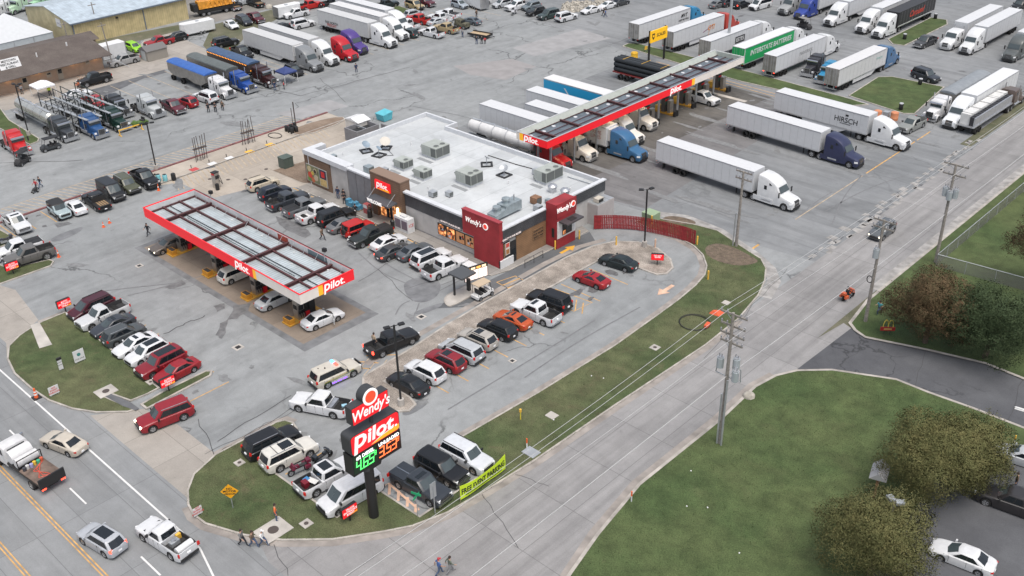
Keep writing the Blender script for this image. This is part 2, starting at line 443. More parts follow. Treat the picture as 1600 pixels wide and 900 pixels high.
def hull(P):
    L,W,wb,r,sh=P['L'],P['W'],P['wb'],P['r'],P['sh'];hf=L/2
    clear=P.get('clear',r*.62);bed=P.get('bed')
    ax=[sh-wb/2,sh+wb/2];Ra=r*1.17
    xs={-hf,-hf+.03,-hf+.1,-hf+.25,-hf+.5,hf,hf-.03,hf-.1,hf-.25,hf-.5,0.0}
    for a in ax:
        for k in range(9):xs.add(a+Ra*cos(pi*k/8)*.999)
        xs.add(a-Ra-.002);xs.add(a+Ra+.002)
    for x,z in P['top']:xs.add(x)
    if bed:
        for x in(bed[0],bed[0]-.012,bed[1],bed[1]+.012):xs.add(x)
    xs=sorted(x for x in xs if-hf<=x<=hf)
    rows=[];tags=[]
    for x in xs:
        d=hf-abs(x);t=min(1,d/.5)
        big=W>1.95;t2=min(1,d/(.5 if big else.85));w=W/2*((.82 if big else.72)+(.18 if big else.28)*math.sqrt(max(0,1-(1-t2)**2)))
        zb=clear+.14*(1-min(1,d/.45))
        arch=False
        for a in ax:
            if abs(x-a)<Ra:zb=max(zb,r+math.sqrt(max(0,Ra*Ra-(x-a)**2)));arch=True
        zt=interp(P['top'],x);zb=min(zb,zt-.12)
        inb=bed and bed[0]-.001<=x<=bed[1]+.001
        s3=(.96*w,zt-.06)
        if inb:tp=[(w*.93,zt),(w*.86,zt),(w*.85,bed[2]),(0,bed[2])]
        else:tp=[(.88*w,zt),(.70*w,zt+.022),(.4*w,zt+.04),(0,zt+.046)]
        zs=zt-.05
        half=[(0,zb),(.8*w,zb),(.965*w,zb+.01),(w,lerp(zb,zs,.38)),(.995*w,lerp(zb,zs,.72)),s3]+tp
        ring=[(x,y,z)for y,z in half]+[(x,-y,z)for y,z in half[-2:0:-1]]
        rows.append(ring);tags.append((x,inb))
    n=len(rows[0])
    def mf(i,j):
        k=j if j<=8 else n-1-j
        if k<=1:return M_UNDER
        x=(tags[i][0]+tags[i+1][0])/2
        if tags[i][1]and tags[i+1][1]and k>=6:return P.get('liner',M_LINER)
        if P.get('clad')and k==2:return M_TRIM
        return M_PAINT
    mb=MB();mb.loft(rows,mf,True,M_PAINT)
    return mb
def cabin(P,mb,m=None):
    m=m or M_PAINT;mr=P.get('roofmat')or m
    xb,xr,fr,fb=P['cab'];W=P['W'];zr=P['H'];wb_,wr=.89*W/2,P['wr']*W/2*1.12
    z0r=interp(P['top'],xb+.02)-.06;z0f=interp(P['top'],fb-.02)-.02;z0=interp(P['top'],(xb+fb)/2)-.04
    def S(t):
        return lerp(xb,xr,t),lerp(fb,fr,t),lerp(wb_,wr,t)
    def ring(t,dz=0,ins=0):
        r_,f_,w=S(t);w-=ins;r_+=ins;f_-=ins*1.3
        zz=lambda z0_:lerp(z0_,zr-.05,t)+dz
        bul=(.09 if W>1.95 else.16)*(1-t*.35)
        h=[(f_+bul,0,zz(z0f)),(f_,w*.84,zz(z0f)),(f_-.11,w,zz(z0)),(lerp(r_,f_,.55),w,zz(z0)),(r_+.08,w,zz(z0)),(r_,w*.84,zz(z0r)),(r_-bul*.6,0,zz(z0r))]
        return h+[(x,-y,z)for x,y,z in h[-2:0:-1]]
    rows=[ring(0),ring(.93),ring(1.0,.02,.05),ring(1.0,.05,.22)]
    mb.loft(rows,lambda i,j:m if i==0 else mr,True,None)
    e=rows[-1];mb.face([(x,y,z)for x,y,z in e],mr)
    G={}
    def FP(u,t):
        r_,f_,w=S(t);bul=(.09 if W>1.95 else.16)*(1-t*.35)
        return(f_+bul*(1-abs(u)),u*w*.84,lerp(z0f,zr-.05,t))
    def RP(u,t):
        r_,f_,w=S(t);bul=.6*(.09 if W>1.95 else.16)*(1-t*.35)
        return(r_-bul*(1-abs(u)),u*w*.84,lerp(z0r,zr-.05,t))
    def SP(s,u,t):
        r_,f_,w=S(t)
        return(lerp(r_+.08,f_-.11,u),s*w,lerp(z0,zr-.05,t))
    g=MB()
    for a,b in((-.93,0),(0,.93)):
        g.face(quad([FP(a,.10),FP(b,.10),FP(b,.93),FP(a,.93)]),M_WIND)
    G['windscreen']=[g]
    g=MB()
    lo=P.get('rlo',.12)
    for a,b in((-.9,0),(0,.9)):
        g.face(quad([RP(b,lo),RP(a,lo),RP(a,.9),RP(b,.9)]),M_GLASS)
    G['rear_window']=[g]
    G['side_window']=[]
    G['window_trim']=[]
    for s in(1,-1):
        us=[u for w_ in P['win']for u in w_];g=MB();q=[SP(s,min(us)-.015,.13),SP(s,max(us)+.02,.13),SP(s,max(us)+.015,.92),SP(s,min(us)-.01,.92)]
        g.face(quad(q[::-1]if s>0 else q,.007),M_TRIM);G['window_trim'].append(g)
        for u0,u1 in P['win']:
            g=MB();q=[SP(s,u0,.17),SP(s,u1,.17),SP(s,u1,.88),SP(s,u0,.88)]
            if s>0:q=q[::-1]
            g.face(quad(q),M_GLASS);G['side_window'].append(g)
    G['S']=S;G['z']=(z0,zr)
    return G
CARS={}
def build_car(kind,opt):
    P=dict(KIND[kind]);opt=set(opt)
    if 'lift' in opt:P['r']*=1.22;P['clear']=P['r']*.95;P['H']+=.28;P['top']=[(x,z+.22)for x,z in P['top']]
    if 'lift' in opt and 'bed' in P:P['bed']=(P['bed'][0],P['bed'][1],P['bed'][2]+.22)
    if 'blackroof' in opt:P['roofmat']=M_TRIM
    if 'clad' in opt:P['clad']=True
    if 'whitebed' in opt:P['liner']=M_WHITE
    if kind=='jeep':P['clad']=True
    L,W,H,r=P['L'],P['W'],P['H'],P['r'];hf=L/2
    root=bpy.data.objects.new('parked_car',None);link(root)
    mb=hull(P);g=cabin(P,mb)
    zf=interp(P['top'],hf-.12);zt=interp(P['top'],-hf+.05)
    if kind=='jeep':
        for s in(1,-1):
            for a in(P['sh']-P['wb']/2,P['sh']+P['wb']/2):
                mb.box(a-r*1.25,a+r*1.25,s*W/2-.1,s*W/2+.1,r*2.1,r*2.1+.08,M_TRIM)
    # door seams and handles
    z0,zr=g['z']
    xb,xr,fr,fb=P['cab']
    for s in(1,-1):
        for x in([fb-.25,lerp(xb,fb,.47)]+([xb+.25]if len(P['win'])<3 else[lerp(xb,fb,.2)])):
            mb.box(x-.012,x+.012,s*W/2*.985-.012,s*W/2*.985+.014,P.get('clear',r*.62)+.18,z0-.02,M_TRIM)
    obj('body',mb,root,34)
    for nm in('windscreen','rear_window','window_trim','side_window'):
        if kind=='cargo_van' and nm=='rear_window':continue
        for q in g[nm]:obj(nm,q,root,fix=False)
    for s in(1,-1):
        for a in(P['sh']-P['wb']/2,P['sh']+P['wb']/2):
            add_wheel(root,a,s*(W/2-.14),r,.27 if W>1.95 else.23)
        big=W>1.95
        q=MB();q.obox((hf-(.20 if not big else.12),s*(W/2*.66 if not big else W/2-.30),zf-(.09 if not big else.10)),(.24,.30 if not big else.26,.14 if not big else.2),-s*.5,M_HEAD if 'lights' in opt else M_LAMP);obj('headlight',q,root)
        q=MB()
        if 'bed' in P:q.box(-hf-.012,-hf+.12,s*(W/2-.03)-.12,s*(W/2-.03)+(.0 if s>0 else.12)-(0 if s<0 else.0),zt-.34,zt-.03,M_BRAKE if 'brake' in opt else M_TAIL)
        elif kind in('sedan','coupe'):q.obox((-hf+.15,s*W/2*.68,zt-.06),(.22,.34,.13),s*.42,M_BRAKE if 'brake' in opt else M_TAIL)
        else:q.obox((-hf+(.10 if big else.18),s*(W/2-.22 if big else W/2*.74),zt-.06),(.2,.24,.26),s*.5,M_BRAKE if 'brake' in opt else M_TAIL)
        obj('tail_light',q,root)
        q=MB();q.obox((fb-.32,s*(W/2+.08),z0+.10),(.12,.22 if not big else.26,.15 if not big else.22),s*.1,M_PAINT if not big else M_TRIM);obj('wing_mirror',q,root)
    q=MB()
    gw=W*(.34 if not P.get('bed')else.36)
    q.hexa([(hf-.06,-gw,zf-.36),(hf+.015,-gw*.9,zf-.36),(hf+.015,gw*.9,zf-.36),(hf-.06,gw,zf-.36),(hf-.06,-gw,zf-.08),(hf+.0,-gw*.9,zf-.08),(hf+.0,gw*.9,zf-.08),(hf-.06,gw,zf-.08)],M_TRIM)
    if W>1.95 and kind!='van':q.box(hf-.02,hf+.03,-gw*.85,gw*.85,zf-.25,zf-.19,M_CHROME)
    obj('grille',q,root)
    if W>1.95:
        bm_=M_CHROME if('chrome' in opt or kind in('pickup','ext_pickup'))and 'blackbumper' not in opt else M_TRIM
        q=MB();q.obox((hf-.02,0,r+.12),(.16,W*.86,.22),0,bm_);obj('bumper',q,root)
        q=MB();q.obox((-hf+.0,0,r+.10),(.16,W*.86,.2),0,bm_);obj('bumper',q,root)
    q=MB();q.box(-hf-.03-(.06 if W>1.95 else 0),-hf+.05,-.16,.16,zt-.42,zt-.26,M_PLATE);obj('licence_plate',q,root)
    if kind in('suv','crossover','minivan')and 'norails' not in opt:
        for s in(1,-1):
            q=MB();y=s*P['wr']*W/2*1.02
            q.box(xr+.12,fr-.15,y-.025,y+.025,H-.01,H+.04,M_TRIM if 'darkrails' in opt else M_ALU);obj('roof_rail',q,root)
    if 'sunroof' in opt:
        q=MB();w=P['wr']*W/2*.72;q.box(lerp(xr,fr,.52),fr-.22,-w,w,H-.02,H+.012,M_GLASS);obj('sunroof',q,root)
    if 'bigsunroof' in opt:
        q=MB();w=P['wr']*W/2*.75;q.box(lerp(xr,fr,.18),fr-.2,-w,w,H-.02,H+.012,M_GLASS);obj('sunroof',q,root)
    if 'bed' in P:
        b=P['bed'];rail=interp(P['top'],-1.5)
        q=MB();q.box(-hf-.006,-hf+.05,-W*.39,W*.39,b[2]+.05,rail+.005,M_PAINT);obj('tailgate',q,root)
        if 'tonneau' in opt:
            q=MB();q.box(b[0]-.02,b[1]+.02,-W*.44,W*.44,rail-.02,rail+.05,M_TRIM);q.box(b[0]+.02,b[1]-.02,-.02,.02,rail+.05,rail+.058,M_UNDER);obj('bed_cover',q,root)
        if 'paintcover' in opt:
            q=MB();q.box(b[0]-.02,b[1]+.02,-W*.45,W*.45,rail-.02,rail+.09,M_PAINT);q.box(b[0]+.02,b[1]-.02,-.03,.03,rail+.09,rail+.098,M_CHROME);obj('bed_cover',q,root)
        if 'tank' in opt:
            q=MB();q.cyl((b[0]+.45,-.75,b[2]+.4),(b[0]+.45,.75,b[2]+.4),.3,M_WHITE,14);obj('tank',q,root,40)
            q=MB();q.box(b[1]-.75,b[1]-.25,-.35,.45,b[2],b[2]+.4,M_STEEL);q.cyl((b[1]-.5,.05,b[2]+.4),(b[1]-.5,.05,b[2]+.55),.2,M_RIM,12);obj('pump',q,root)
            q=MB();q.box(b[1]-.3,b[1]-.05,-.8,-.4,b[2],b[2]+.45,M_YELLOW);obj('tool_case',q,root)
            for s in(1,-1):
                q=MB();q.obox((1.55,s*.55,P['top'][5][1]+.06),(.5,.42,.04),0,M_TRIM);obj('hood_vent',q,root)
        if 'load' in opt:
            q=MB();q.box(b[0]+.5,b[0]+1.0,-.2,.45,b[2],b[2]+.55,mat('maroon case',(.16,.01,.02),.5));obj('cargo_box',q,root)
            q=MB();q.obox((b[1]-.45,-.1,b[2]+.42),(.55,1.0,.05),.3,mat('cargo pale',(.6,.6,.58),.6));q.obox((b[1]-.7,.45,b[2]+.25),(.5,.5,.4),.2,mat('cargo blue',(.05,.2,.42),.6));obj('cargo',q,root)
        if 'bluebit' in opt:
            q=MB();q.obox((b[0]+.55,-.35,b[2]+.1),(.5,.35,.12),.6,mat('pale blue case',(.3,.52,.65),.6));q.box(b[1]-.5,b[1]-.06,-.8,.8,b[2],rail-.02,M_ALU);obj('tool_box',q,root)
    if kind=='flatbed':
        q=MB();q.box(-2.95,-1.0,-1.05,1.05,.92,1.02,M_TRIM)
        for i in range(4):q.box(-2.8+i*.02,-1.2,-.6+i*.33,-.42+i*.33,1.02,1.06,mat('deck board',(.3,.2,.11),.8,var=.2))
        q.box(-1.08,-1.0,-1.0,1.0,1.02,1.75,M_TRIM);obj('flatbed',q,root)
    if kind in('jeep',):
        q=MB();q.cyl((-2.08,0,1.0),(-2.3,0,1.0),.4,M_TYRE,16);obj('spare_wheel',q,root,40)
    if kind=='van':
        q=MB()
        for i in range(6):q.box(-2.3,.8,-.62+i*.25,-.6+i*.25,H-.01,H+.012,M_PAINT)
        obj('roof_rib',q,root)
    if 'police' in opt:
        q=MB();q.box(-.1,.18,-.6,-.02,H+.02,H+.12,mat('red beacon',(.6,.02,.02),.3,emit=(1,.12,.08),estr=1.6));q.box(-.1,.18,.02,.6,H+.02,H+.12,mat('blue beacon',(.05,.2,.6),.3,emit=(.15,.5,1),estr=1.6));obj('light_bar',q,root)
        q=MB();q.obox((hf+.12,0,.75),(.1,1.2,.5),0,M_TRIM);obj('push_bar',q,root)
        for s in(1,-1):
            q=MB()
            for k in range(3):q.box(-.95+k*.62,-.52+k*.62,s*(W/2+.012)-.02,s*(W/2+.012)+.02,.40,.48,mat('blue strobe',(.08,.03,.6),.3,emit=(.16,.05,1),estr=3))
            obj('running_light',q,root)
            q=MB();q.obox((-.1,s*(W/2+.004),.92),(3.4,.012,.07),0,mat('gold stripe',(.42,.34,.1),.5),ry=-.05);q.obox((-.1,s*(W/2+.004),.78),(3.4,.012,.05),0,mat('green stripe',(.08,.16,.06),.5),ry=-.05);obj('stripe',q,root)
        q=MB();q.box(-1.2,-1.1,-.25,-.15,H,H+.14,M_TRIM);q.box(-1.7,-1.6,.2,.3,H,H+.05,M_TRIM);obj('antenna',q,root)
    if 'rack' in opt:
        q=MB()
        for x in(-.9,.1):q.box(x-.04,x+.04,-.75,.75,H+.05,H+.1,M_TRIM)
        obj('roof_rack',q,root)
    if 'tworoof' in opt:
        q=MB();w=P['wr']*W/2
        for u in(.3,.56):q.box(lerp(xr,fr,u),lerp(xr,fr,u)+.06,-w,w,H-.01,H+.03,M_TRIM)
        obj('roof_bar',q,root)
    if 'opendoor' in opt:
        q=MB();q.obox((.55,-W/2-.42,.72),(.06,.85,.62),-.35,M_PAINT);q.obox((.62,-W/2-.38,1.16),(.03,.7,.3),-.35,M_GLASS);obj('door',q,root)
    return root
PAL=dict(white=(.60,.61,.625),pearl=(.58,.565,.52),silver=(.40,.42,.44),black=(.010,.011,.013),charcoal=(.045,.048,.052),grey=(.12,.125,.13),navy=(.012,.016,.028),red=(.28,.012,.018),maroon=(.085,.010,.018),brightred=(.42,.015,.012),orange=(.42,.075,.02),beige=(.48,.42,.33),gold=(.48,.435,.37),green=(.02,.03,.022),olive=(.075,.08,.05),slate=(.085,.097,.11),paleblue=(.33,.40,.42),blue=(.02,.06,.2),lime=(.25,.55,.02),tan=(.36,.28,.16),teal=(.1,.4,.45))
def car(kind,opt,colour,xy,deg,label,cat='car',group='vehicles parked and driving round the truck stop'):
    opt=tuple(sorted(opt.split()))if isinstance(opt,str)else tuple(opt)
    c=PAL[colour]if isinstance(colour,str)else colour
    k=(kind,opt);loc=(xy[0],xy[1],0);rz=radians(deg)
    nm={'sedan':'sedan','coupe':'coupe','crossover':'crossover_car','suv':'sport_utility_vehicle','minivan':'minivan','van':'passenger_van','cargo_van':'cargo_van','pickup':'pickup_truck','ext_pickup':'pickup_truck','flatbed':'flatbed_pickup','jeep':'off_road_car'}[kind]
    if k not in CARS:
        CARS[k]=build_car(kind,opt);r=CARS[k];r.location=loc;r.rotation_euler=(0,0,rz);r.name=nm;recolor(r,c)
        tag(r,label,cat,group)
    else:
        r=dup(CARS[k],loc,rz,label,group,c);r.name=nm;r['category']=cat
    return r

# ------------------------------------------------------------------ highway tractors and trailers
def station(x,w,zb,zt,rad=.3):
    h=[(0,zb),(w,zb),(w,zb+.3),(w,zt-rad),(w-rad*.25,zt-rad*.35),(w-rad,zt),(0,zt+.02)]
    return[(x,y,z)for y,z in h]+[(x,-y,z)for y,z in h[-2:0:-1]]
def rig_wheels(parent,axles,w=2.5,r=.5,dual=True,rim=True,wd=None):
    for x in axles:
        for s in(1,-1):add_wheel(parent,x,s*(w/2-(.3 if dual else.17)),r,wd or(.58 if dual else.32),rim)
def build_tractor(root,style):
    """nose at x=0, forwards is +x"""
    mb=MB();P=M_PAINT;aero=style in('aero','mid','day')
    if aero:
        tall=style=='aero'
        st=[(0,.86,.55,1.12,.12),(-.06,1.0,.45,1.36,.15),(-.35,1.1,.42,1.52,.25),(-.62,1.14,.45,1.62,.3)]
        for k in range(7):
            t=pi*k/6;x=-1.22+.6*cos(t);st.append((x,1.16,.5+.62*sin(t),1.62+(-.62-x)*.22,.32))
        st+=[(-1.9,1.16,.42,1.98,.3),(-1.95,1.16,.42,2.06,.3),(-2.45,1.18,.42,2.92,.3)]
        if tall:st+=[(-2.62,1.19,.42,3.16,.32),(-3.1,1.21,.42,3.52,.36),(-3.8,1.23,.42,3.82,.36),(-4.6,1.24,.42,3.98,.34),(-5.3,1.24,.42,4.0,.3),(-5.32,1.24,.6,3.95,.3)]
        elif style=='mid':st+=[(-2.6,1.19,.42,3.02,.3),(-3.6,1.21,.42,3.12,.3),(-5.1,1.22,.42,3.14,.3),(-5.12,1.22,.6,3.1,.3)]
        else:st+=[(-2.6,1.19,.42,3.0,.3),(-3.7,1.2,.42,3.02,.3),(-3.72,1.2,.6,3.0,.3)]
        rows=[station(*a)for a in st]
        mb.loft(rows,lambda i,j:M_UNDER if j in(0,len(rows[0])-1)else P,True,P)
        zt=4.0 if tall else 3.1
        rear=st[-1][0]
        # fairing over the tanks
        for s in(1,-1):mb.box(rear-.55 if tall else-4.6,-2.9,s*1.24-.03,s*1.24+.03,.38,1.05,P)
        ws=((-1.95,2.1,1.0),(-2.42,2.84,.92));sw=(-2.35,-3.12,2.05,2.72,1.175);x_g=0
    else:
        # long square hood between open mudguards, flat cab and sleeper
        hz=1.72
        mb.loft([station(x,w,.75,z,.2)for x,w,z in((-.12,.62,1.62),(-.2,.66,1.68),(-2.0,.86,1.84))],lambda i,j:P,True,P)
        for s in(1,-1):
            a=MB();pts=[]
            rows=[]
            for k in range(9):
                t=pi*k/8*1.05;x=-.95+.72*cos(t);z=.52+.68*sin(t)
                rows.append([(x,s*.62,z),(x,s*1.2,z-.02),(x,s*1.22,z-.16),(x,s*.62,z-.16)])
            mb.loft(rows,lambda i,j:P,True,P)
            mb.box(-2.6,-1.7,s*1.0-.22,s*1.0+.22,.55,.62,M_ALU)
        rows=[station(-1.98,1.0,.7,1.86,.1),station(-2.04,1.02,.7,2.6,.15),station(-2.22,1.04,.7,2.84,.2),station(-3.3,1.05,.7,2.88,.2)]
        mb.loft(rows,lambda i,j:P,True,P)
        if style=='classic':
            mb.loft([station(x,1.16,.9,z,.25)for x,z in((-3.32,2.9),(-3.4,3.05),(-4.9,3.1),(-4.95,3.0))],lambda i,j:P,True,P)
        ws=((-1.99,1.95,.9),(-2.06,2.56,.9));sw=(-2.25,-3.05,1.98,2.55,1.045)
        rear=-4.95 if style=='classic' else-3.35;zt=3.0
    obj('cab',mb,root,38)
    (x0,z0,w0),(x1,z1,w1)=ws
    q=MB()
    for s in(-1,0):
        a,b=(s*w0,(s+1)*w0);c,d=(s*w1,(s+1)*w1)
        q.face(quad([(x0,a,z0),(x0,b,z0),(x1,d,z1),(x1,c,z1)],.05),M_WIND)
    obj('windscreen',q,root,fix=False)
    if not aero:
        q=MB();q.hexa([(-2.0,-.98,2.5),(-1.72,-.98,2.42),(-1.72,.98,2.42),(-2.0,.98,2.5),(-2.0,-.98,2.68),(-1.72,-.98,2.58),(-1.72,.98,2.58),(-2.0,.98,2.68)],M_CHROME);obj('sun_visor',q,root)
    for s in(1,-1):
        xa,xb,za,zb,y=sw
        pts=[(xa,s*y,za),(xb,s*y,za),(xb,s*y,zb),(xa-.25,s*y,zb)]
        q=MB();q.face(quad(pts if s<0 else pts[::-1],.02)if s<0 else quad(pts[::-1],.02),M_GLASS)
        obj('side_window',q,root,fix=False)
        if style in('aero','mid','classic'):
            q=MB();y2=1.24 if style=='aero' else(1.22 if style=='mid' else 1.16)
            q.box(-4.35,-3.95,s*y2-.02,s*y2+.02,2.2,2.75,M_GLASS);obj('sleeper_window',q,root)
            if style=='aero':
                q=MB();q.face([(-3.15,s*1.245,2.95),(-3.65,s*1.25,2.95),(-3.6,s*1.245,3.3)][::s],M_GLASS);obj('roof_window',q,root,fix=False)
        q=MB()
        q.box(-1.95,-1.85,s*1.5-.1,s*1.5+.1,1.75,2.45,M_TRIM);q.box(-1.92,-1.88,min(s*1.15,s*1.45),max(s*1.15,s*1.45),2.3,2.35,M_TRIM)
        obj('wing_mirror',q,root)
        q=MB()
        if aero:q.obox((-.28,s*.98,1.12),(.5,.3,.24),-s*.5,M_LAMP)
        else:q.obox((-.32,s*.92,1.08),(.2,.34,.26),0,M_LAMP)
        obj('headlight',q,root)
        q=MB();q.cyl((-2.9 if not aero else-3.2,s*.98,.72),(-4.6,s*.98,.72),.32,M_ALU,12);obj('fuel_tank',q,root,40)
        if not aero or style=='mid':
            q=MB();xx=-3.36 if not aero else-5.25
            q.cyl((xx,s*(1.12 if not aero else.8),.9),(xx,s*(1.12 if not aero else.8),3.7),.09,M_CHROME,10);obj('exhaust_stack',q,root,40)
    q=MB()
    if aero:
        q.hexa([(-.06,-.62,.72),(.03,-.55,.72),(.03,.55,.72),(-.06,.62,.72),(-.2,-.58,1.46),(-.02,-.5,1.36),(-.02,.5,1.36),(-.2,.58,1.46)],M_TRIM)
        for k in range(4):q.box(-.02,.045,-.5,.5,.82+k*.14,.85+k*.14,M_CHROME)
    else:
        q.box(-.16,-.04,-.58,.58,.78,1.66,M_CHROME);q.box(-.06,-.02,-.5,.5,.84,1.6,M_TRIM)
        for k in range(7):q.box(-.03,-.005,-.47+k*.155,-.45+k*.155,.84,1.6,M_CHROME)
    obj('grille',q,root)
    q=MB()
    if aero:q.hexa([(-.3,-1.1,.3),(.06,-.8,.3),(.06,.8,.3),(-.3,1.1,.3),(-.3,-1.1,.66),(.08,-.8,.66),(.08,.8,.66),(-.3,1.1,.66)],M_TRIM if style=='aero' else M_CHROME)
    else:q.box(-.02,.14,-1.22,1.22,.3,.82,M_CHROME)
    obj('bumper',q,root)
    q=MB();back=rear-2.5 if style!='day' else-6.4
    q.box(back,-1.4,-.45,.45,.72,1.0,M_UNDER);q.box(back+.4,back+1.9,-.5,.5,1.0,1.14,M_BLACK)
    q.box(back+.3,back+2.2,-.9,.9,.45,.6,M_UNDER)
    for s in(1,-1):q.box(back-.05,back,s*.85-.3,s*.85+.3,.3,1.0,M_TRIM)
    obj('chassis',q,root)
    rig_wheels(root,[-1.22 if aero else-.95],2.42,.5,False)
    rig_wheels(root,[back+.62,back+1.9],2.5,.5,True)
    return rear
def wheelset(tr,xs,w=2.55):
    for x in xs:
        for s in(1,-1):add_wheel(tr,x,s*(w/2-.3),.5,.58,False)
M_RIBS=mat('side rib',(.40,.41,.42),.5,.3)
def box_trailer(root,x1,L,opt):
    """trailer body from x1 (front) back to x1-L"""
    x0=x1-L;zb,zt,w=1.18,4.11,1.295
    mb=MB();mb.box(x0,x1,-w,w,zb,zt,M_BOX)
    n=int(L/1.22)
    for s in(1,-1):
        for k in range(1,n):
            x=x0+L*k/n;mb.box(x-.016,x+.016,s*w-.008,s*w+.008,zb+.2,zt-.14,M_RIBS)
        mb.box(x0,x1,s*w-.02,s*w+.022,zt-.12,zt+.012,M_ALU if 'black' not in opt else M_TRIM)
        mb.box(x0,x1,s*w-.02,s*w+.02,zb-.04,zb+.14,M_ALU)
    for k in range(1,n):
        x=x0+L*k/n;mb.box(x-.02,x+.02,-w+.05,w-.05,zt-.01,zt+.004,M_BOX)
    mb.box(x0+.3,x1-1.0,-.5,.5,.95,zb,M_UNDER)
    tr=obj('trailer',mb,root)
    q=MB();q.box(x0-.05,x0+.02,-w+.02,w-.02,zb,zt-.02,mat('trailer doors',(.30,.29,.28),.55,.3,var=.25,scale=1.2)if 'doors' in opt else M_BOX)
    q.box(x0-.07,x0-.04,-.02,.02,zb,zt,M_TRIM)
    for y in(-.8,-.35,.35,.8):q.box(x0-.085,x0-.05,y-.02,y+.02,zb,zt-.1,M_STEEL)
    obj('rear_door',q,tr)
    q=MB();q.box(x0+.02,x0+.12,-1.1,1.1,.5,.62,M_STEEL)
    for s in(1,-1):q.box(x0+.02,x0+.12,s*.6-.05,s*.6+.05,.6,zb,M_STEEL)
    obj('underride_guard',q,tr)
    for s in(1,-1):
        q=MB();q.box(x0+.0,x0-.06,s*1.05-.12,s*1.05+.12,zb-.12,zb-.02,M_BRAKE if 'lit' in opt else M_TAIL);obj('tail_light',q,tr)
        q=MB();q.box(x1-2.75,x1-2.62,s*.85-.07,s*.85+.07,.15,zb,M_BLACK);obj('landing_leg',q,tr)
        q=MB();q.box(x0+1.2,x0+1.3,s*1.0-.28,s*1.0+.28,.25,.95,M_TRIM);obj('mud_flap',q,tr)
        if 'skirt' in opt:
            q=MB();q.extr([(x1-3.2,zb),(x0+5.2,zb),(x0+5.2,.45),(x1-4.6,.45)],s*1.24-.02,s*1.24+.02,M_BOX);obj('side_skirt',q,tr)
    wheelset(tr,[x0+(2.4 if 'slid' not in opt else 3.4),x0+(3.65 if 'slid' not in opt else 4.65)])
    if 'reefer' in opt:
        q=MB();q.box(x1+.01,x1+.5,-1.0,1.0,2.1,3.9,mat('refrigeration unit',(.5,.5,.5),.5));q.box(x1+.5,x1+.53,-.8,.8,2.3,3.0,M_TRIM);obj('cooling_unit',q,tr)
    return tr
def hopper_trailer(root,x1,L,tarp,side):
    x0=x1-L;w=1.27
    mb=MB()
    mb.extr([(x0,1.75),(x0+1.7,1.1),(x0+4.2,1.1),(x0+L*.5,1.6),(x1-4.2,1.1),(x1-1.7,1.1),(x1,1.9),(x1,3.2),(x0,3.2)],-w,w,side)
    for s in(1,-1):mb.box(x0-.3,x1+.1,s*.5-.1,s*.5+.1,.92,1.08,M_STEEL)
    tr=obj('trailer',mb,root)
    q=MB();rows=[]
    n=22
    for k in range(n+1):
        x=x0-.05+(L+.1)*k/n;up=.05 if k%3==0 else 0
        rows.append([(x,w*cos(pi*j/8)*1.02,3.2+(.38+up)*sin(pi*j/8))for j in range(9)])
    q.loft(rows,lambda i,j:tarp,False)
    for e in(rows[0],rows[-1]):q.face(e,tarp)
    obj('tarp',q,tr,30)
    wheelset(tr,[x0+1.0,x0+4.3])
    for s in(1,-1):
        q=MB();q.box(x1-2.6,x1-2.45,s*.8-.07,s*.8+.07,.15,1.2,M_STEEL);obj('landing_leg',q,tr)
    return tr
def tank_trailer(root,x1,L,skin,conical=True):
    x0=x1-L;mb=MB();n=18
    rows=[]
    for x,r in((x0,.15),(x0+.12,.72),(x0+.45,.98),(x0+L*.5,1.05),(x1-.45,.98),(x1-.12,.72),(x1,.15)):
        rows.append([(x,r*cos(2*pi*i/n),2.35+r*sin(2*pi*i/n))for i in range(n)])
    mb.loft(rows,lambda i,j:skin,True,skin)
    for k in range(1,5):
        x=x0+L*k/5;rr=1.075
        mb.loft([[(xx,rr*cos(2*pi*i/n),2.35+rr*sin(2*pi*i/n))for i in range(n)]for xx in(x-.05,x+.05)],lambda i,j:M_ALU)
    if conical:
        for c in(.3,.7):mb.cyl((x0+L*c,0,1.9),(x0+L*c,0,.75),1.0,skin,14,.2)
    tr=obj('trailer',mb,root,35)
    q=MB();q.box(x0+.5,x1-.5,-.22,.22,3.36,3.42,M_STEEL)
    for k in range(4):q.cyl((x0+L*(k+.8)/5,0,3.3),(x0+L*(k+.8)/5,0,3.52),.26,M_ALU,12)
    obj('walkway',q,tr)
    q=MB()
    for s in(1,-1):
        q.box(x0-.2,x0+4.5,s*1.15-.2,s*1.15+.2,1.05,1.12,M_ALU);q.box(x0,x1,s*.45-.08,s*.45+.08,.95,1.15,M_STEEL)
        q.path([(x1-.6,s*.9,2.2),(x1-.4,s*.8,1.1)],.07,M_CHROME)
    obj('frame',q,tr)
    wheelset(tr,[x0+.9,x0+2.15])
    return tr
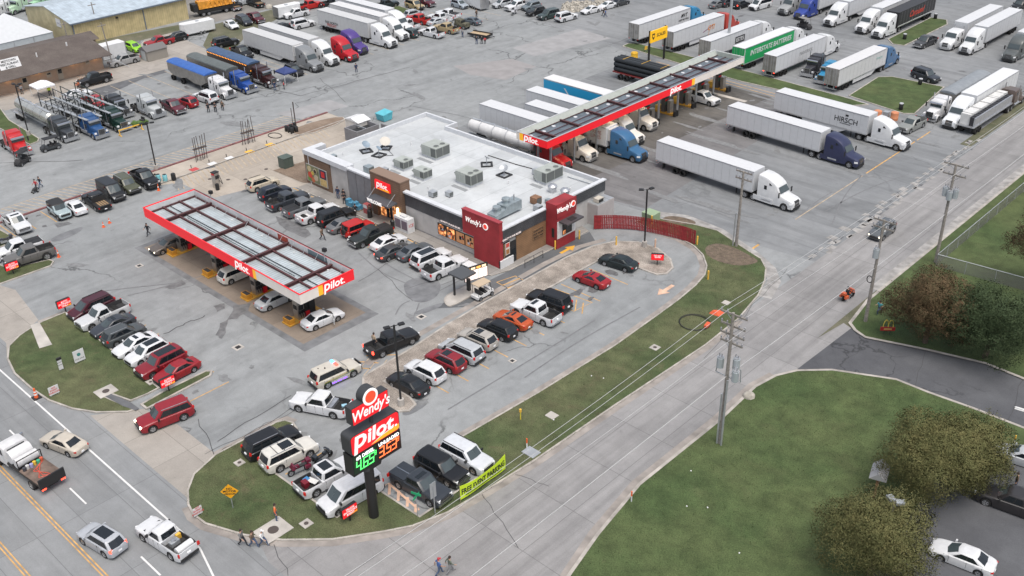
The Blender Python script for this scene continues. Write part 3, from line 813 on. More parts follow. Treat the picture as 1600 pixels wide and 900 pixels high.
def tower_trailer(root,x1,L,hue):
    """open car-carrier decks on a framed trailer"""
    x0=x1-L;mb=MB();fr=hue
    for s in(1,-1):
        mb.box(x0,x1,s*1.15-.14,s*1.15+.14,1.0,1.16,M_STEEL)
        mb.hexa([(x0,s*1.15-.22,2.35),(x1+2.8,s*1.15-.22,3.0),(x1+2.8,s*1.15+.22,3.0),(x0,s*1.15+.22,2.35),(x0,s*1.15-.22,2.45),(x1+2.8,s*1.15-.22,3.1),(x1+2.8,s*1.15+.22,3.1),(x0,s*1.15+.22,2.45)],M_STEEL)
        for k in range(7):
            x=x0+.3+(L-.6)*k/6
            mb.box(x-.06,x+.06,s*1.24-.06,s*1.24+.06,.8,3.0 if k%2 else 3.9,fr)
        mb.box(x0+.3,x0+.3+(L-.6)*.67,s*1.24-.05,s*1.24+.05,3.8,3.9,fr)
        for k in range(6):
            xa=x0+.3+(L-.6)*k/6;xb=xa+(L-.6)/6
            mb.cyl((xa,s*1.24,.95),(xb,s*1.24,2.4),.05,fr,6)
    for k in range(9):
        x=x0+L*k/8;mb.box(x-.05,x+.05,-1.15,1.15,1.02,1.1,fr)
        mb.box(x-.05,x+.05,-1.15,1.15,2.4+k*.06,2.46+k*.06,fr)
    tr=obj('trailer',mb,root)
    wheelset(tr,[x0+3.2,x0+4.4])
    return tr
RIGS={}
def rig(style,colour,trailer,topt,box,xy,deg,label,L=16.15,group='highway trucks parked and fuelling',letters=None):
    """xy is the ground point under the middle of the nose"""
    key=(style,trailer,topt,L,letters is not None and label)
    loc=(xy[0],xy[1],0);rz=radians(deg)
    c=PAL[colour]if isinstance(colour,str)else colour
    if key not in RIGS:
        r=bpy.data.objects.new('semi_truck',None);link(r)
        rear=build_tractor(r,style);x1=rear-.75
        if trailer=='box':box_trailer(r,x1,L,topt)
        elif trailer=='hopper':hopper_trailer(r,x1,L,topt[0],topt[1])
        elif trailer=='tank':tank_trailer(r,x1,L,topt)
        elif trailer=='carrier':tower_trailer(r,x1+1.2,L,topt)
        r['x1']=x1
        RIGS[key]=r
        r.location=loc;r.rotation_euler=(0,0,rz)
        tag(r,label,'semi truck' if trailer else 'tractor unit',group)
    else:
        r=dup(RIGS[key],loc,rz,label,group)
    if not trailer:r.name='tractor_unit';r['category']='tractor unit'
    for ch in r.children:
        base=ch.name.split('.')[0]
        cc=PAL[box]if isinstance(box,str)else box
        use=cc if base=='trailer' and cc else c
        ch.color=(*use,1)
        for g in ch.children:g.color=(*use,1)
    if letters:
        tr=[ch for ch in r.children if ch.name.split('.')[0]=='trailer'][0]
        x1=r['x1']
        for fn in letters:fn(tr,x1,L)
    if 'x1' in r:pass
    return r
def side_text(txt,size,m,u,z,side=-1,**k):
    """lettering on a trailer side: side -1 = right-hand side"""
    def fn(tr,x1,L):
        x=x1-L*u
        lettering(txt,size,m,tr,(x,side*1.315,z),(1 if side<0 else-1,0,0),(0,0,1),.006,**k)
    return fn
def side_block(m,u0,u1,z0,z1,side=-1,off=.012):
    def fn(tr,x1,L):
        q=MB();q.box(x1-L*u1,x1-L*u0,side*1.295-off,side*1.295+off,z0,z1,m);obj('livery_panel',q,tr)
    return fn

# ------------------------------------------------------------------ ground, paving, beds, markings
G_TURF=ground_mat('mown turf',(.068,.086,.036),(.040,.066,.026),(.112,.110,.060),big=.12,stain=.42,stain_amt=.5,speck=.42,mid=.34,rough=.95,stain_col=(.115,.085,.055))
G_LAWN=ground_mat('lush turf',(.062,.088,.033),(.042,.070,.026),(.090,.108,.046),big=.10,stain=.25,stain_amt=.28,speck=.38,mid=.34,rough=.95,stain_col=(.10,.095,.05))
G_ROUGH=ground_mat('rough grass and dirt',(.10,.10,.06),(.06,.075,.04),(.2,.18,.14),big=.09,stain=.3,stain_amt=.5,speck=.3,rough=.95,stain_col=(.2,.17,.13))
G_LOT=ground_mat('old asphalt',(.238,.249,.254),(.20,.211,.217),(.275,.284,.288),big=.035,stain=.13,stain_amt=.34,speck=.10,rough=.88,streak=(.35,.05,.4),mid=.13,crack=.75,crack_scale=.07)
G_TRUCK=ground_mat('truck yard asphalt',(.198,.208,.216),(.145,.153,.161),(.262,.268,.274),big=.04,stain=.11,stain_amt=.38,speck=.09,rough=.85,streak=(.05,.55,.5),crack=.25,crack_scale=.06)
G_OIL=ground_mat('oil stained lane',(.100,.095,.090),(.06,.058,.056),(.155,.147,.138),big=.09,stain=.22,stain_amt=.6,speck=.1,rough=.75,streak=(.09,1.1,.6))
G_HWY=ground_mat('highway concrete',(.226,.234,.240),(.20,.208,.215),(.255,.26,.264),big=.06,stain=.12,stain_amt=.15,speck=.08,streak=(.03,.45,.4),panel=(9.0,3.55,.03))
G_ROAD=ground_mat('side road concrete',(.255,.250,.250),(.205,.202,.204),(.31,.303,.30),big=.07,stain=.18,stain_amt=.28,speck=.09,streak=(.75,.035,.4),panel=(4.15,6.2,.035))
G_APRON=ground_mat('apron concrete',(.315,.29,.262),(.265,.245,.222),(.36,.335,.305),big=.09,stain=.3,stain_amt=.3,speck=.08,panel=(5.2,4.6,.03))
G_PAD=ground_mat('forecourt concrete',(.215,.175,.142),(.165,.138,.114),(.265,.22,.18),big=.16,stain=.33,stain_amt=.4,speck=.08,rough=.7,panel=(5.0,3.7,.02))
G_TANK=ground_mat('tank field concrete',(.37,.325,.275),(.32,.285,.245),(.42,.375,.325),big=.1,stain=.3,stain_amt=.25,speck=.07,panel=(6.5,5.0,.03))
G_DARK=ground_mat('fresh asphalt',(.085,.088,.096),(.068,.07,.078),(.115,.118,.126),big=.12,stain=.3,stain_amt=.2,speck=.12,crack=.6,crack_scale=.09)
G_LANE=ground_mat('lane asphalt',(.105,.110,.117),(.085,.09,.096),(.135,.14,.147),big=.2,stain=.35,stain_amt=.35,speck=.1)
G_GRAVEL=ground_mat('river gravel',(.255,.22,.19),(.175,.155,.135),(.36,.325,.29),big=.5,stain=1.2,stain_amt=.3,speck=.5,mid=.3,rough=.95)
G_MULCH=ground_mat('brown gravel',(.19,.14,.105),(.14,.105,.08),(.24,.185,.14),big=.6,stain=1.5,stain_amt=.2,speck=.35)
G_DIRT=ground_mat('bare dirt',(.2,.15,.11),(.15,.11,.085),(.27,.21,.165),big=.4,stain=.6,stain_amt=.3,speck=.25)
G_PATCH=mat('tar patch',(.105,.108,.115),.9,var=.2,scale=.8)
G_PATCH3=mat('worn tar patch',(.15,.155,.163),.9,var=.25,scale=.9)
G_PATCH2=mat('pale patch',(.27,.268,.272),.9,var=.12,scale=.5)
G_SEAL=mat('crack sealer',(.05,.05,.053),.8)
G_ORANGE=mat('worn orange paint',(.52,.30,.10),.8,var=.32,scale=1.6)
G_FADED=mat('faded orange paint',(.37,.30,.22),.85,var=.28,scale=1.2)
G_WLINE=mat('white road paint',(.62,.62,.61),.7,var=.12,scale=2)
G_PINK=mat('faded pink paint',(.55,.36,.26),.85,var=.25,scale=1.4)
G_REDK=mat('red kerb paint',(.20,.085,.085),.85,var=.35,scale=.8)

sheet('ground',[(-1500,-1200),(1500,-1200),(1500,1800),(-1500,1800)],-.004,G_ROUGH)
sheet('parking_lot',[(-335,28.4),(-48.0,28.4),(-48.0,420),(-335,420)],.002,G_LOT)
sheet('truck_yard',[(-88,97.6),(-48.0,101.5),(-48.0,330),(-158,330),(-158,160),(-112,152),(-112,97.6)],.006,G_TRUCK)
sheet('highway',[(-900,-16),(400,-16),(400,29.0),(-900,29.0)],.010,G_HWY)
mouth=[(-48.1,52),(-48.4,49.5),(-49.2,45),(-48.80,42.27),(-49.77,39.15),(-51.12,37.13),(-53.53,33.77),(-56.43,30.85),(-57.55,29.64),(-55.5,29.0),(-30,29.0),(-37.02,43.88),(-38.24,48.89),(-39.42,55.98),(-39.6,60),(-39.6,400),(-48.1,400)]
sheet('side_road',mouth,.014,G_ROAD)
sheet('driveway_apron',[(-84.5,28.7),(-81.6,32.7),(-77,33.6),(-70.2,33.6),(-69.3,30.5),(-67.2,28.7)],.014,G_APRON)
sheet('driveway_apron',[(-129,28.8),(-103.5,28.8),(-100.47,27.58),(-102.78,28.78),(-105.51,33.26),(-114.18,34.49),(-116.62,33.73),(-128,33)],.014,G_APRON)
sheet('restaurant_drive',[(-38.27,79.98),(-35.69,82.59),(-30.22,85.23),(-26.99,85.25),(-22.79,85.57),(-18.14,85.69),(-12.73,85.99),(-15.41,94.48),(-21.06,93.69),(-24.88,93.87),(-30.20,92.42),(-35.03,90.88),(-37.90,90.84)],.020,G_DARK)
sheet('drive_apron',[(-40.02,75.33),(-38.27,79.98),(-37.90,90.84),(-38.99,91.24),(-40.90,76.75)],.024,G_ROAD)
sheet('restaurant_lot',[(-20.28,53.96),(-21.71,67.36),(-22.07,74.89),(-19.07,82.11),(-15.00,83.12),(-11.18,81.11),(-6.55,66.46)],.004,G_DARK)
# forecourt under the petrol canopy with its dark asphalt surround
sheet('forecourt_border',[(-113.3,49.2),(-78.0,49.2),(-78.0,59.3),(-113.3,59.3)],.010,G_PATCH3)
sheet('forecourt',[(-112.4,50.0),(-79.3,50.0),(-79.3,58.5),(-112.4,58.5)],.016,G_PAD)
sheet('fuel_lanes',[(-104,97.8),(-84,97.8),(-82,148),(-104,148.5)],.012,G_OIL)
sheet('fuel_lanes_worn',[(-84,98.0),(-72,100),(-74,142),(-82,148)],.012,ground_mat('stained yard asphalt',(.165,.163,.166),(.11,.108,.11),(.22,.217,.22),big=.07,stain=.15,stain_amt=.55,speck=.1,streak=(.05,.7,.5)))
sheet('tank_field',[(-133.2,60.4),(-128.6,60.4),(-127.0,63.6),(-118.6,64.2),(-117.2,70.3),(-113.0,73.5),(-111.2,76),(-111.2,95),(-133.2,95)],.012,G_TANK)
sheet('storefront_walk',[(-112.5,73.6),(-74.6,73.6),(-73.9,76.0),(-73.4,90),(-74.9,90.5),(-74.9,76.3),(-112.5,76.3)],.12,ground_mat('walk concrete',(.25,.235,.22),(.20,.19,.18),(.30,.285,.265),big=.2,stain=.4,stain_amt=.35,speck=.06,panel=(3.0,2.5,.03)))
mb=MB()
ribbon(mb,[(-112.5,73.6),(-74.6,73.6),(-73.9,76.0),(-73.4,90)],.16,.123,M_KERB)
for a,b in zip([(-112.5,73.55),(-74.6,73.55),(-73.85,76.0)],[(-74.6,73.55),(-73.85,76.0),(-73.35,90)]):mb.face([(*a,0),(*b,0),(*b,.122),(*a,.122)],M_KERB)
struct('kerb',mb,fix=False)
sheet('drive_through_lane',[(-74.4,64),(-71.1,67.5),(-71.2,83),(-70.6,88.2),(-73.2,90.0),(-73.6,84),(-74.0,74)],.010,G_LANE)
sheet('pale_patch',[(-134.38,140.41),(-132.80,158.63),(-123.61,157.50),(-127.51,139.29)],.010,G_PATCH2)
sheet('pale_patch',[(-135.17,125.43),(-129.69,135.45),(-123.11,134.98),(-122.21,125.89),(-129.04,123.86)],.010,mat('pinkish patch',(.255,.245,.245),.9,var=.12,scale=.5))
sheet('pale_patch',[(-139.56,89.02),(-138.08,99.12),(-133.07,99.25),(-134.35,90.35)],.014,G_PATCH2)
for q in([(-175.55,73.61),(-177.17,79.94),(-171.90,80.23),(-169.50,73.50)],[(-177.86,78.44),(-178.88,84.68),(-173.66,84.74),(-171.50,78.78)],[(-178.88,84.68),(-179.35,90.21),(-173.22,88.91),(-173.32,84.55)]):
    sheet('tar_patch',q,.010,G_PATCH)
for q in([(-80.86,65.20),(-81.32,66.80),(-80.07,68.50),(-78.05,68.87),(-75.90,66.45),(-75.85,64.23),(-77.57,63.46)],[(-102.90,32.06),(-99.00,31.31),(-99.34,30.84),(-103.32,31.68)],[(-124.12,43.08),(-124.36,47.96),(-122.70,46.95),(-122.21,43.11)],[(-75.49,61.61),(-74.65,65.67),(-73.93,65.19),(-74.23,62.37)],[(-62.89,50.39),(-62.64,52.00),(-61.56,51.85),(-61.52,49.17),(-62.35,48.70)]):
    sheet('tar_patch',chaikin(q,2),.012,G_PATCH3)
DKS=mat('dark stain',(.13,.132,.136),.7,var=.3,scale=1.5);rs=random.Random(31)
def ragged(pts,n=3,amp=.10):
    out=[]
    for i in range(len(pts)):
        a,b=pts[i],pts[(i+1)%len(pts)]
        for k in range(n):u=k/n;out.append((lerp(a[0],b[0],u)+rs.uniform(-amp,amp),lerp(a[1],b[1],u)+rs.uniform(-amp,amp)))
    return out
for q in([(-91.63,49.56),(-90.69,51.14),(-89.48,49.98),(-89.05,48.19),(-89.57,47.37)],[(-93.39,48.01),(-93.00,49.10),(-91.92,48.56),(-91.95,47.43)],[(-89.58,46.48),(-89.57,47.37),(-87.50,45.70),(-86.71,44.71),(-87.79,44.77)],[(-107.37,66.25),(-102.92,67.11),(-99.52,66.20),(-99.14,65.12),(-102.23,64.79),(-105.08,65.23)],[(-127.70,45.55),(-126.89,47.00),(-125.82,47.18),(-126.21,45.36)],[(-101.36,46.37),(-101.40,48.74),(-100.12,48.65),(-100.41,46.81)],[(-70.56,79.53),(-70.04,81.24),(-69.08,80.83),(-69.49,79.23)],[(-68.40,85.24),(-67.88,86.56),(-67.03,86.00),(-67.44,84.79)]):
    sheet('oil_stain',ragged(q),.022,DKS)
# concrete gutter pans beside the kerbs
G_GUT=mat('gutter concrete',(.26,.235,.215),.9,var=.28,scale=.7)
G_GUT2=mat('pale broken gutter',(.285,.275,.265),.9,var=.35,scale=.9)
mb=MB()
ribbon(mb,[(-67.48,95.31),(-63.71,95.81),(-60.91,95.08),(-59.08,94.04),(-57.20,92.08),(-56.12,89.95),(-55.50,87.12),(-55.11,83.46),(-54.90,79.81),(-54.59,71.56),(-54.95,60.01),(-55.57,50.09)],1.25,.016,G_GUT)
ribbon(mb,[(-70.33,33.50),(-70.26,40.15),(-69.91,41.00),(-68.91,41.23)],.9,.016,G_GUT)
ribbon(mb,[(-66.10,28.11),(-64.66,27.72),(-62.96,27.82),(-59.44,29.21),(-56.61,30.98),(-53.58,33.82),(-51.17,37.18),(-49.92,39.21),(-48.93,42.25),(-48.50,46.36),(-48.25,49.61),(-48.05,52.22),(-47.83,63.04),(-47.30,77.71),(-47.59,84.33)],1.0,.026,G_GUT)
ribbon(mb,[(-71.4,52),(-71.5,57),(-71.6,66),(-71.9,80),(-71.6,86),(-70.4,89.6)],.8,.016,G_GUT)
ribbon(mb,[(-104.96,36.12),(-104.98,33.02)],.7,.016,G_GUT)
ribbon(mb,[(-39.9,400),(-39.9,100)],1.1,.026,G_GUT2)
ribbon(mb,[(-70.58,99.47),(-66.42,101.32),(-61.07,100.90),(-54.74,98.50),(-51.18,96.54),(-49.20,94.24),(-48.11,90.38)],1.5,.018,G_GUT2)
ribbon(mb,[(-36.84,43.60),(-38.23,48.80),(-39.41,55.88),(-39.33,68.12),(-39.73,74.87),(-39.22,77.80)],1.6,.026,G_GUT)
rnd=random.Random(21)
struct('gutter',mb,fix=False)
mb=MB()
for k in range(80):
    y=102+k*.62+rnd.uniform(-.5,.5);w_=rnd.uniform(.1,.55)*(1.6 if 108<y<132 else 1);x=-48.2-rnd.uniform(-.3,1.3)
    mb.face([(x-w_,y-rnd.uniform(.2,.8),.030),(x+w_*.6,y-rnd.uniform(.2,.8),.030),(x+w_*.7,y+rnd.uniform(.2,.8),.030),(x-w_*.8,y+rnd.uniform(.2,.8),.030)],G_GUT2)if k%3 else mb.face([(x-w_*.4,y,.029),(x+w_*.4,y-.3,.029),(x+w_*.3,y+.6,.029)],G_PATCH)
struct('broken_road_edge',mb,fix=False)
# beds
verge=[(-61.01,95.22),(-59.03,94.10),(-57.14,92.13),(-56.09,90.18),(-55.47,87.34),(-55.09,83.67),(-54.90,79.81),(-54.59,71.56),(-54.95,60.01),(-55.57,50.09),(-50.48,49.33),(-50.56,40.57),(-55.68,40.44),(-55.63,35.89),(-68.63,35.63),(-68.13,39.21),(-67.75,40.82),(-68.87,41.13),(-69.79,40.84),(-70.18,40.09),(-70.33,33.50),(-69.39,30.68),(-67.87,29.12),(-66.24,28.19),(-64.80,27.81),(-63.09,27.91),(-59.56,29.29),(-56.73,31.06),(-53.70,33.91),(-51.29,37.28),(-50.04,39.31),(-49.05,42.35),(-48.62,46.48),(-48.36,49.73),(-48.17,52.35),(-47.95,63.20),(-47.44,77.91),(-47.73,84.55),(-48.82,90.32),(-49.97,93.56),(-51.46,96.29),(-53.16,97.94),(-55.15,98.58),(-61.19,100.80),(-64.52,100.29),(-69.78,98.41),(-70.73,95.85),(-67.36,95.42),(-63.81,95.95)]
island('grass_verge',verge,G_TURF)
island('grass_island',[(-104.79,33.37),(-104.77,36.10),(-83.47,35.55),(-83.40,34.17),(-83.61,32.43),(-85.93,31.77),(-85.91,31.22),(-81.98,32.08),(-82.16,31.37),(-84.39,29.24),(-86.76,27.94),(-89.77,27.05),(-92.82,26.77),(-96.97,26.79),(-100.23,27.47),(-102.58,28.63),(-103.85,30.36),(-104.44,31.91)],G_TURF)
island('grass_strip',[(-82.42,32.79),(-82.74,35.48),(-82.67,40.29),(-82.12,40.78),(-81.47,40.14),(-81.19,32.79)],G_TURF,kw=.22)
sheet('spillway',[(-104.84,32.09),(-104.74,33.05),(-99.24,31.92),(-99.55,30.66)],.135,M_CONC)
sheet('spillway',[(-87.62,31.84),(-85.93,31.77),(-83.41,32.32),(-81.80,32.38),(-81.79,31.97),(-83.40,31.50),(-86.34,31.11)],.136,G_PATCH)
island('grass_corner',[(-141.15,38.98),(-131.45,40.06),(-126.97,40.36),(-126.36,39.02),(-125.85,34.49),(-133.25,33.46)],G_TURF)
island('grass_strip',[(-121.06,31.05),(-121.73,35.91),(-119.79,36.33),(-118.34,40.62),(-117.43,40.76),(-116.55,40.02),(-116.78,33.80),(-116.41,29.21)],G_TURF)
island('gravel_median',[(-69.8,50.2),(-70.0,52.0),(-70.1,56.7),(-70.7,62.8),(-70.95,69),(-71.0,78),(-71.0,83),(-70.4,87.2),(-69.2,90.0),(-66.9,91.8),(-64.0,92.0),(-61.2,90.8),(-59.7,89.2),(-59.4,87.5),(-60.2,86.5),(-62.2,86.4),(-67.4,86.4),(-67.5,80),(-67.5,51.3),(-63.6,51.2),(-62.3,50.8),(-62.0,49.6),(-62.9,48.6),(-64.2,48.3),(-68.6,49.2)],G_GRAVEL,kw=.22)
island('order_island',chaikin([(-75.3,66.4),(-73.4,65.2),(-72.9,66.0),(-73.0,72.2),(-74.6,72.2),(-75.3,70)],2),M_CONC,kw=.15)
island('grass_island',[(-118.6,154.6),(-118.9,156.8),(-117.5,157.9),(-104,157.6),(-72.8,155.6),(-68,154.9),(-70,152.4),(-90,151.4),(-101,152.4)],G_LAWN)
island('grass_island',[(-72.6,156.6),(-73.3,168.6),(-71.5,170.4),(-62.4,170.9),(-60.6,155.6),(-62,154.5),(-66,155.2)],G_LAWN)
island('grass_island',[(-82.1,190.6),(-80.0,188.2),(-77.8,188.6),(-77.6,207.5),(-79,210.5),(-82.3,210.2)],G_LAWN)
island('grass_island',[(-178.47,60.12),(-171.00,58.52),(-158.97,58.06),(-157.80,57.32),(-157.57,55.78),(-168.11,55.70),(-174.13,55.10)],G_LAWN)
island('grass_island',[(-175,142),(-175,147),(-164.4,145.6),(-162.6,142),(-166,141.5)],G_LAWN)
island('dirt_island',chaikin([(-131.5,85),(-131.8,91),(-130.2,95.6),(-127.8,94.6),(-127.4,86)],1),G_DIRT)
island('gravel_bed',[(-120.2,75.0),(-119.4,80.3),(-111.2,80.3),(-111.2,76.6),(-113.4,75.2)],G_MULCH,kerb=False,h=.06)
sheet('lawn',[(-37.05,43.85),(-38.23,48.80),(-39.41,55.88),(-39.33,68.12),(-39.73,74.87),(-39.22,77.80),(-38.12,79.97),(-35.58,82.38),(-30.13,85.03),(-26.90,85.05),(-22.71,85.38),(-18.07,85.50),(10,82),(10,-16),(-30,29)],.10,G_LAWN)
mb=MB();kp=[(-36.74,42.81),(-37.05,43.85),(-38.23,48.80),(-39.41,55.88),(-39.33,68.12),(-39.73,74.87),(-39.22,77.80),(-38.12,79.97),(-35.58,82.38),(-30.13,85.03),(-26.90,85.05),(-22.71,85.38),(-18.07,85.50),(-12.70,85.90)]
ribbon(mb,kp,.3,.125,M_KERB)
for a,b in zip(kp[:-1],kp[1:]):mb.face([(*a,0),(*b,0),(*b,.124),(*a,.124)],M_KERB)
struct('kerb',mb,fix=False)
sheet('restaurant_lot',[(-19.24,54.91),(-20.60,67.34),(-21.21,74.87),(-19.00,81.93),(-14.91,82.85),(-11.18,81.11),(-6.55,66.46)],.108,G_DARK)
sheet('lawn',[(-39.2,97.2),(-38.62,92.96),(-38.49,91.69),(-37.42,90.76),(-35.97,90.20),(-30.09,92.19),(-24.79,93.64),(-20.98,93.47),(0,96),(40,200),(40,400),(-39.2,400)],.10,G_LAWN)
mb=MB();kp=[(-39.25,400),(-39.25,97.2),(-38.61,92.79),(-38.43,91.57),(-37.36,90.65),(-35.92,90.09),(-30.04,92.08),(-24.75,93.53),(-20.94,93.36),(-15.25,93.94)]
ribbon(mb,kp,.35,.125,M_KERB)
for a,b in zip(kp[:-1],kp[1:]):mb.face([(*a,0),(*b,0),(*b,.124),(*a,.124)],M_KERB)
struct('kerb',mb,fix=False)
sheet('rough_verge',[(-50.2,148),(-48.6,148),(-48.4,200),(-48.3,330),(-50.0,330)],.018,G_ROUGH)
sheet('bare_earth',chaikin([(-60.17,96.18),(-58.88,98.43),(-53.81,97.58),(-52.79,96.78),(-54.32,94.19),(-58.11,93.82)],2),.112,mat('scuffed earth',(.125,.095,.07),.95,var=.3,scale=2))
sheet('bare_earth',chaikin([(-68.48,98.30),(-68.37,100.38),(-65.38,101.25),(-64.04,100.46),(-65.88,98.86)],2),.112,mat('scuffed earth',(.125,.095,.07),.95,var=.3,scale=2))
sheet('grass_field',[(-203.2,89),(-199.5,112),(-196.3,111),(-196,97),(-196.5,89)],.006,G_ROUGH)
sheet('grass_field',[(-194.6,112),(-195,131),(-190,137),(-187.4,123),(-181.2,111),(-174,103),(-176,100),(-183,102.5)],.006,G_ROUGH)
sheet('gravel_yard',[(-260,96),(-260,150),(-196,150),(-196,112),(-205,111)],.008,ground_mat('gravel yard',(.2,.19,.175),(.15,.145,.135),(.26,.245,.23),big=.1,stain=.2,stain_amt=.4,speck=.2))
sheet('concrete_drive',[(-184.6,60),(-176.2,60),(-175,75),(-175.2,101),(-196,103),(-196,97),(-186,88)],.010,G_APRON)
mb=MB();rnd=random.Random(3)
RK=mat('pale rock',(.36,.335,.29),.9,var=.3,scale=2)
for k in range(240):
    u,v=rnd.random(),rnd.random()
    x=lerp(lerp(-143,-137.6,u),lerp(-148,-141,u),v);y=lerp(lerp(164,173,u),lerp(172,180,u),v);s_=.25+.5*rnd.random()
    mb.obox((x,y,s_*.25),(s_*1.4,s_,s_*.8),rnd.random()*3,RK,rnd.random())
tag(obj('rock_bed',mb),'heap of pale landscaping rocks beside the row of parked cars','rock bed',kind='stuff')
# ------------------------------------------------------------------ paint on the ground
mb=MB()
ribbon(mb,[(-900,26.15),(-61.0,26.15),(-57.5,25.2),(-50,22)],.16,.020,G_WLINE)
for k in range(-30,10):ribbon(mb,[(-75.9+k*12.2,22.45),(-72.9+k*12.2,22.45)],.15,.020,G_WLINE)
for y in(19.35,19.62):ribbon(mb,[(-900,y),(300,y)],.11,.020,G_ORANGE)
for y in(15.2,15.47):ribbon(mb,[(-900,y),(300,y)],.11,.020,G_ORANGE)
struct('road_markings',mb,fix=False)
mb=MB()
for x in(-66.2,-63.35,-60.5,-57.8):ribbon(mb,[(x,36.2),(x,40.6)],.11,.012,G_ORANGE)
for y in(44.1,46.9):ribbon(mb,[(-55.3,y),(-51,y)],.11,.012,G_ORANGE)
for y in(54.2,56.9,59.8,62.6,65.4,68.2,71.5,77.6,82.6):ribbon(mb,[(-67.2,y),(-61.4,y)],.11,.012,G_ORANGE)
for k in range(5):ribbon(mb,[(-66.6+k*1.0,76.1),(-65.2+k*1.0,74.2)],.13,.012,G_ORANGE)
ribbon(mb,[(-67,76.3),(-61.9,76.8),(-62.2,74.0),(-67,74.0)],.12,.014,G_ORANGE)
for x in range(9):ribbon(mb,[(-104.8+x*3.05,73.3),(-104.8+x*3.05,68.6)],.11,.012,G_ORANGE)
ribbon(mb,[(-113,73.2),(-76,73.45)],.16,.014,G_ORANGE)
for k in range(4):ribbon(mb,[(-92.5+k*.55,73.0),(-92.9+k*.55,68.6)],.12,.012,G_ORANGE)
ribbon(mb,[(-73.1,73.0),(-72.5,75.5),(-70.1,75.3),(-70.4,72.8)],.14,.016,G_ORANGE,True)
for k in(1,2):ribbon(mb,[(lerp(-73.1,-70.4,k/3)+.1,lerp(73.0,72.8,k/3)),(lerp(-72.5,-70.1,k/3),lerp(75.5,75.3,k/3))],.16,.018,G_ORANGE)
for k in range(1,10):ribbon(mb,[(-103.9+2.7*k+.3,36.2),(-103.9+2.7*k+.3,40.8)],.11,.012,G_ORANGE)
for k in range(9):ribbon(mb,[(-132.8,40.6+k*2.75),(-128,40.6+k*2.75)],.11,.012,G_ORANGE)
for k in range(9):ribbon(mb,[(-174.4,74.5+k*3.6),(-156,74.5+k*3.6)],.13,.014,G_FADED)
for k in range(14):ribbon(mb,[(-166,104.9+k*3.9),(-152,104.9+k*3.9)],.13,.010,G_FADED)
ribbon(mb,[(-55.4,99),(-55.4,101)],.3,.014,G_ORANGE);ribbon(mb,[(-55.6,110),(-55.6,128)],.16,.014,G_FADED);ribbon(mb,[(-55.6,128),(-55.6,150)],.18,.014,G_ORANGE)
for k in range(5):ribbon(mb,[(-70.9+k*.9,50.2+k*.35),(-71.6+k*.9-.6,53.4+k*.3)],.12,.012,G_FADED)
for a in([(-72.4,50.4),(-70.4,51.8)],[(-73.2,51.2),(-70.6,53.0)],[(-72.6,53.0),(-70.4,55.2)]):ribbon(mb,a,.14,.012,G_ORANGE)
struct('parking_markings',mb,fix=False)
def arrow(x,y,a,s,m):
    q=MB();pts=[(-1,-.16),(.1,-.16),(.1,-.5),(1,0),(.1,.5),(.1,.16),(-1,.16)]
    q.face([(x+(px*cos(a)-py*sin(a))*s,y+(px*sin(a)+py*cos(a))*s,.022)for px,py in pts],m)
    struct('lane_arrow',q,fix=False)
arrow(-72.2,84.6,pi/2,1.35,mat('orange arrow paint',(.62,.33,.04),.8,var=.12));arrow(-57.4,84.4,-pi/2,1.5,G_PINK)
mb=MB()
for k in range(64):ribbon(mb,[(-133.9,40+k*.86),(-137.6,38.6+k*.86)],.15,.010,G_FADED)
ribbon(mb,[(-137.7,36),(-137.4,95)],.14,.012,G_FADED)
for k in range(34):ribbon(mb,[(-128.4,63.4+k*.8),(-124.4,62.2+k*.8)],.16,.020,G_FADED)
struct('hatched_markings',mb,fix=False)
mb=MB();ribbon(mb,[(-133.4,38),(-133.4,95)],.34,.15,G_REDK);ribbon(mb,[(-128.5,60.4),(-128.5,95)],.22,.14,M_KERB)
for a,b in(((-133.2,38),(-133.2,95)),((-133.58,38),(-133.58,95))):mb.face([(*a,0),(*b,0),(*b,.15),(*a,.15)],G_REDK)
struct('kerb',mb,fix=False)
mb=MB()
for y in(145,146.2):ribbon(mb,[(-108,y+5),(-78,y+3.5)],.14,.016,G_ORANGE)
ribbon(mb,[(-104,143.5),(-84,143.5)],.9,.016,M_CONC)
struct('fuel_lane_markings',mb,fix=False)
# stall hatch beside the sign
mb=MB();Q=[(-55.53,40.46),(-55.52,41.47),(-51.01,40.90),(-50.62,40.62)]
ribbon(mb,[(-55.66,40.57),(-55.69,41.54),(-51.18,41.05)],.22,.016,G_PINK)
for a,b in(((-55.48,41.51),(-54.52,40.61)),((-54.28,41.48),(-53.34,40.59)),((-53.09,41.46),(-52.23,40.63)),((-51.91,41.35),(-51.19,40.63))):ribbon(mb,[a,b],.24,.018,G_PINK)
struct('stall_hatching',mb,fix=False)
mb=MB()
for a,b in(((-16.27,71.66),(-12.73,72.27)),((-16.83,69.06),(-12.50,69.89)),((-17.45,63.91),(-13.38,64.91)),((-15.33,70.61),(-12.53,67.47)),((-17.54,78.17),(-15.52,78.53)),((-19.91,88.14),(-18.40,88.31)),((-18.41,75.92),(-14.79,76.55))):ribbon(mb,[a,b],.12,.112,G_WLINE)
ribbon(mb,[(-19.87,88.18),(-18.43,88.41)],.5,.026,G_WLINE)
struct('stall_lines',mb,fix=False)
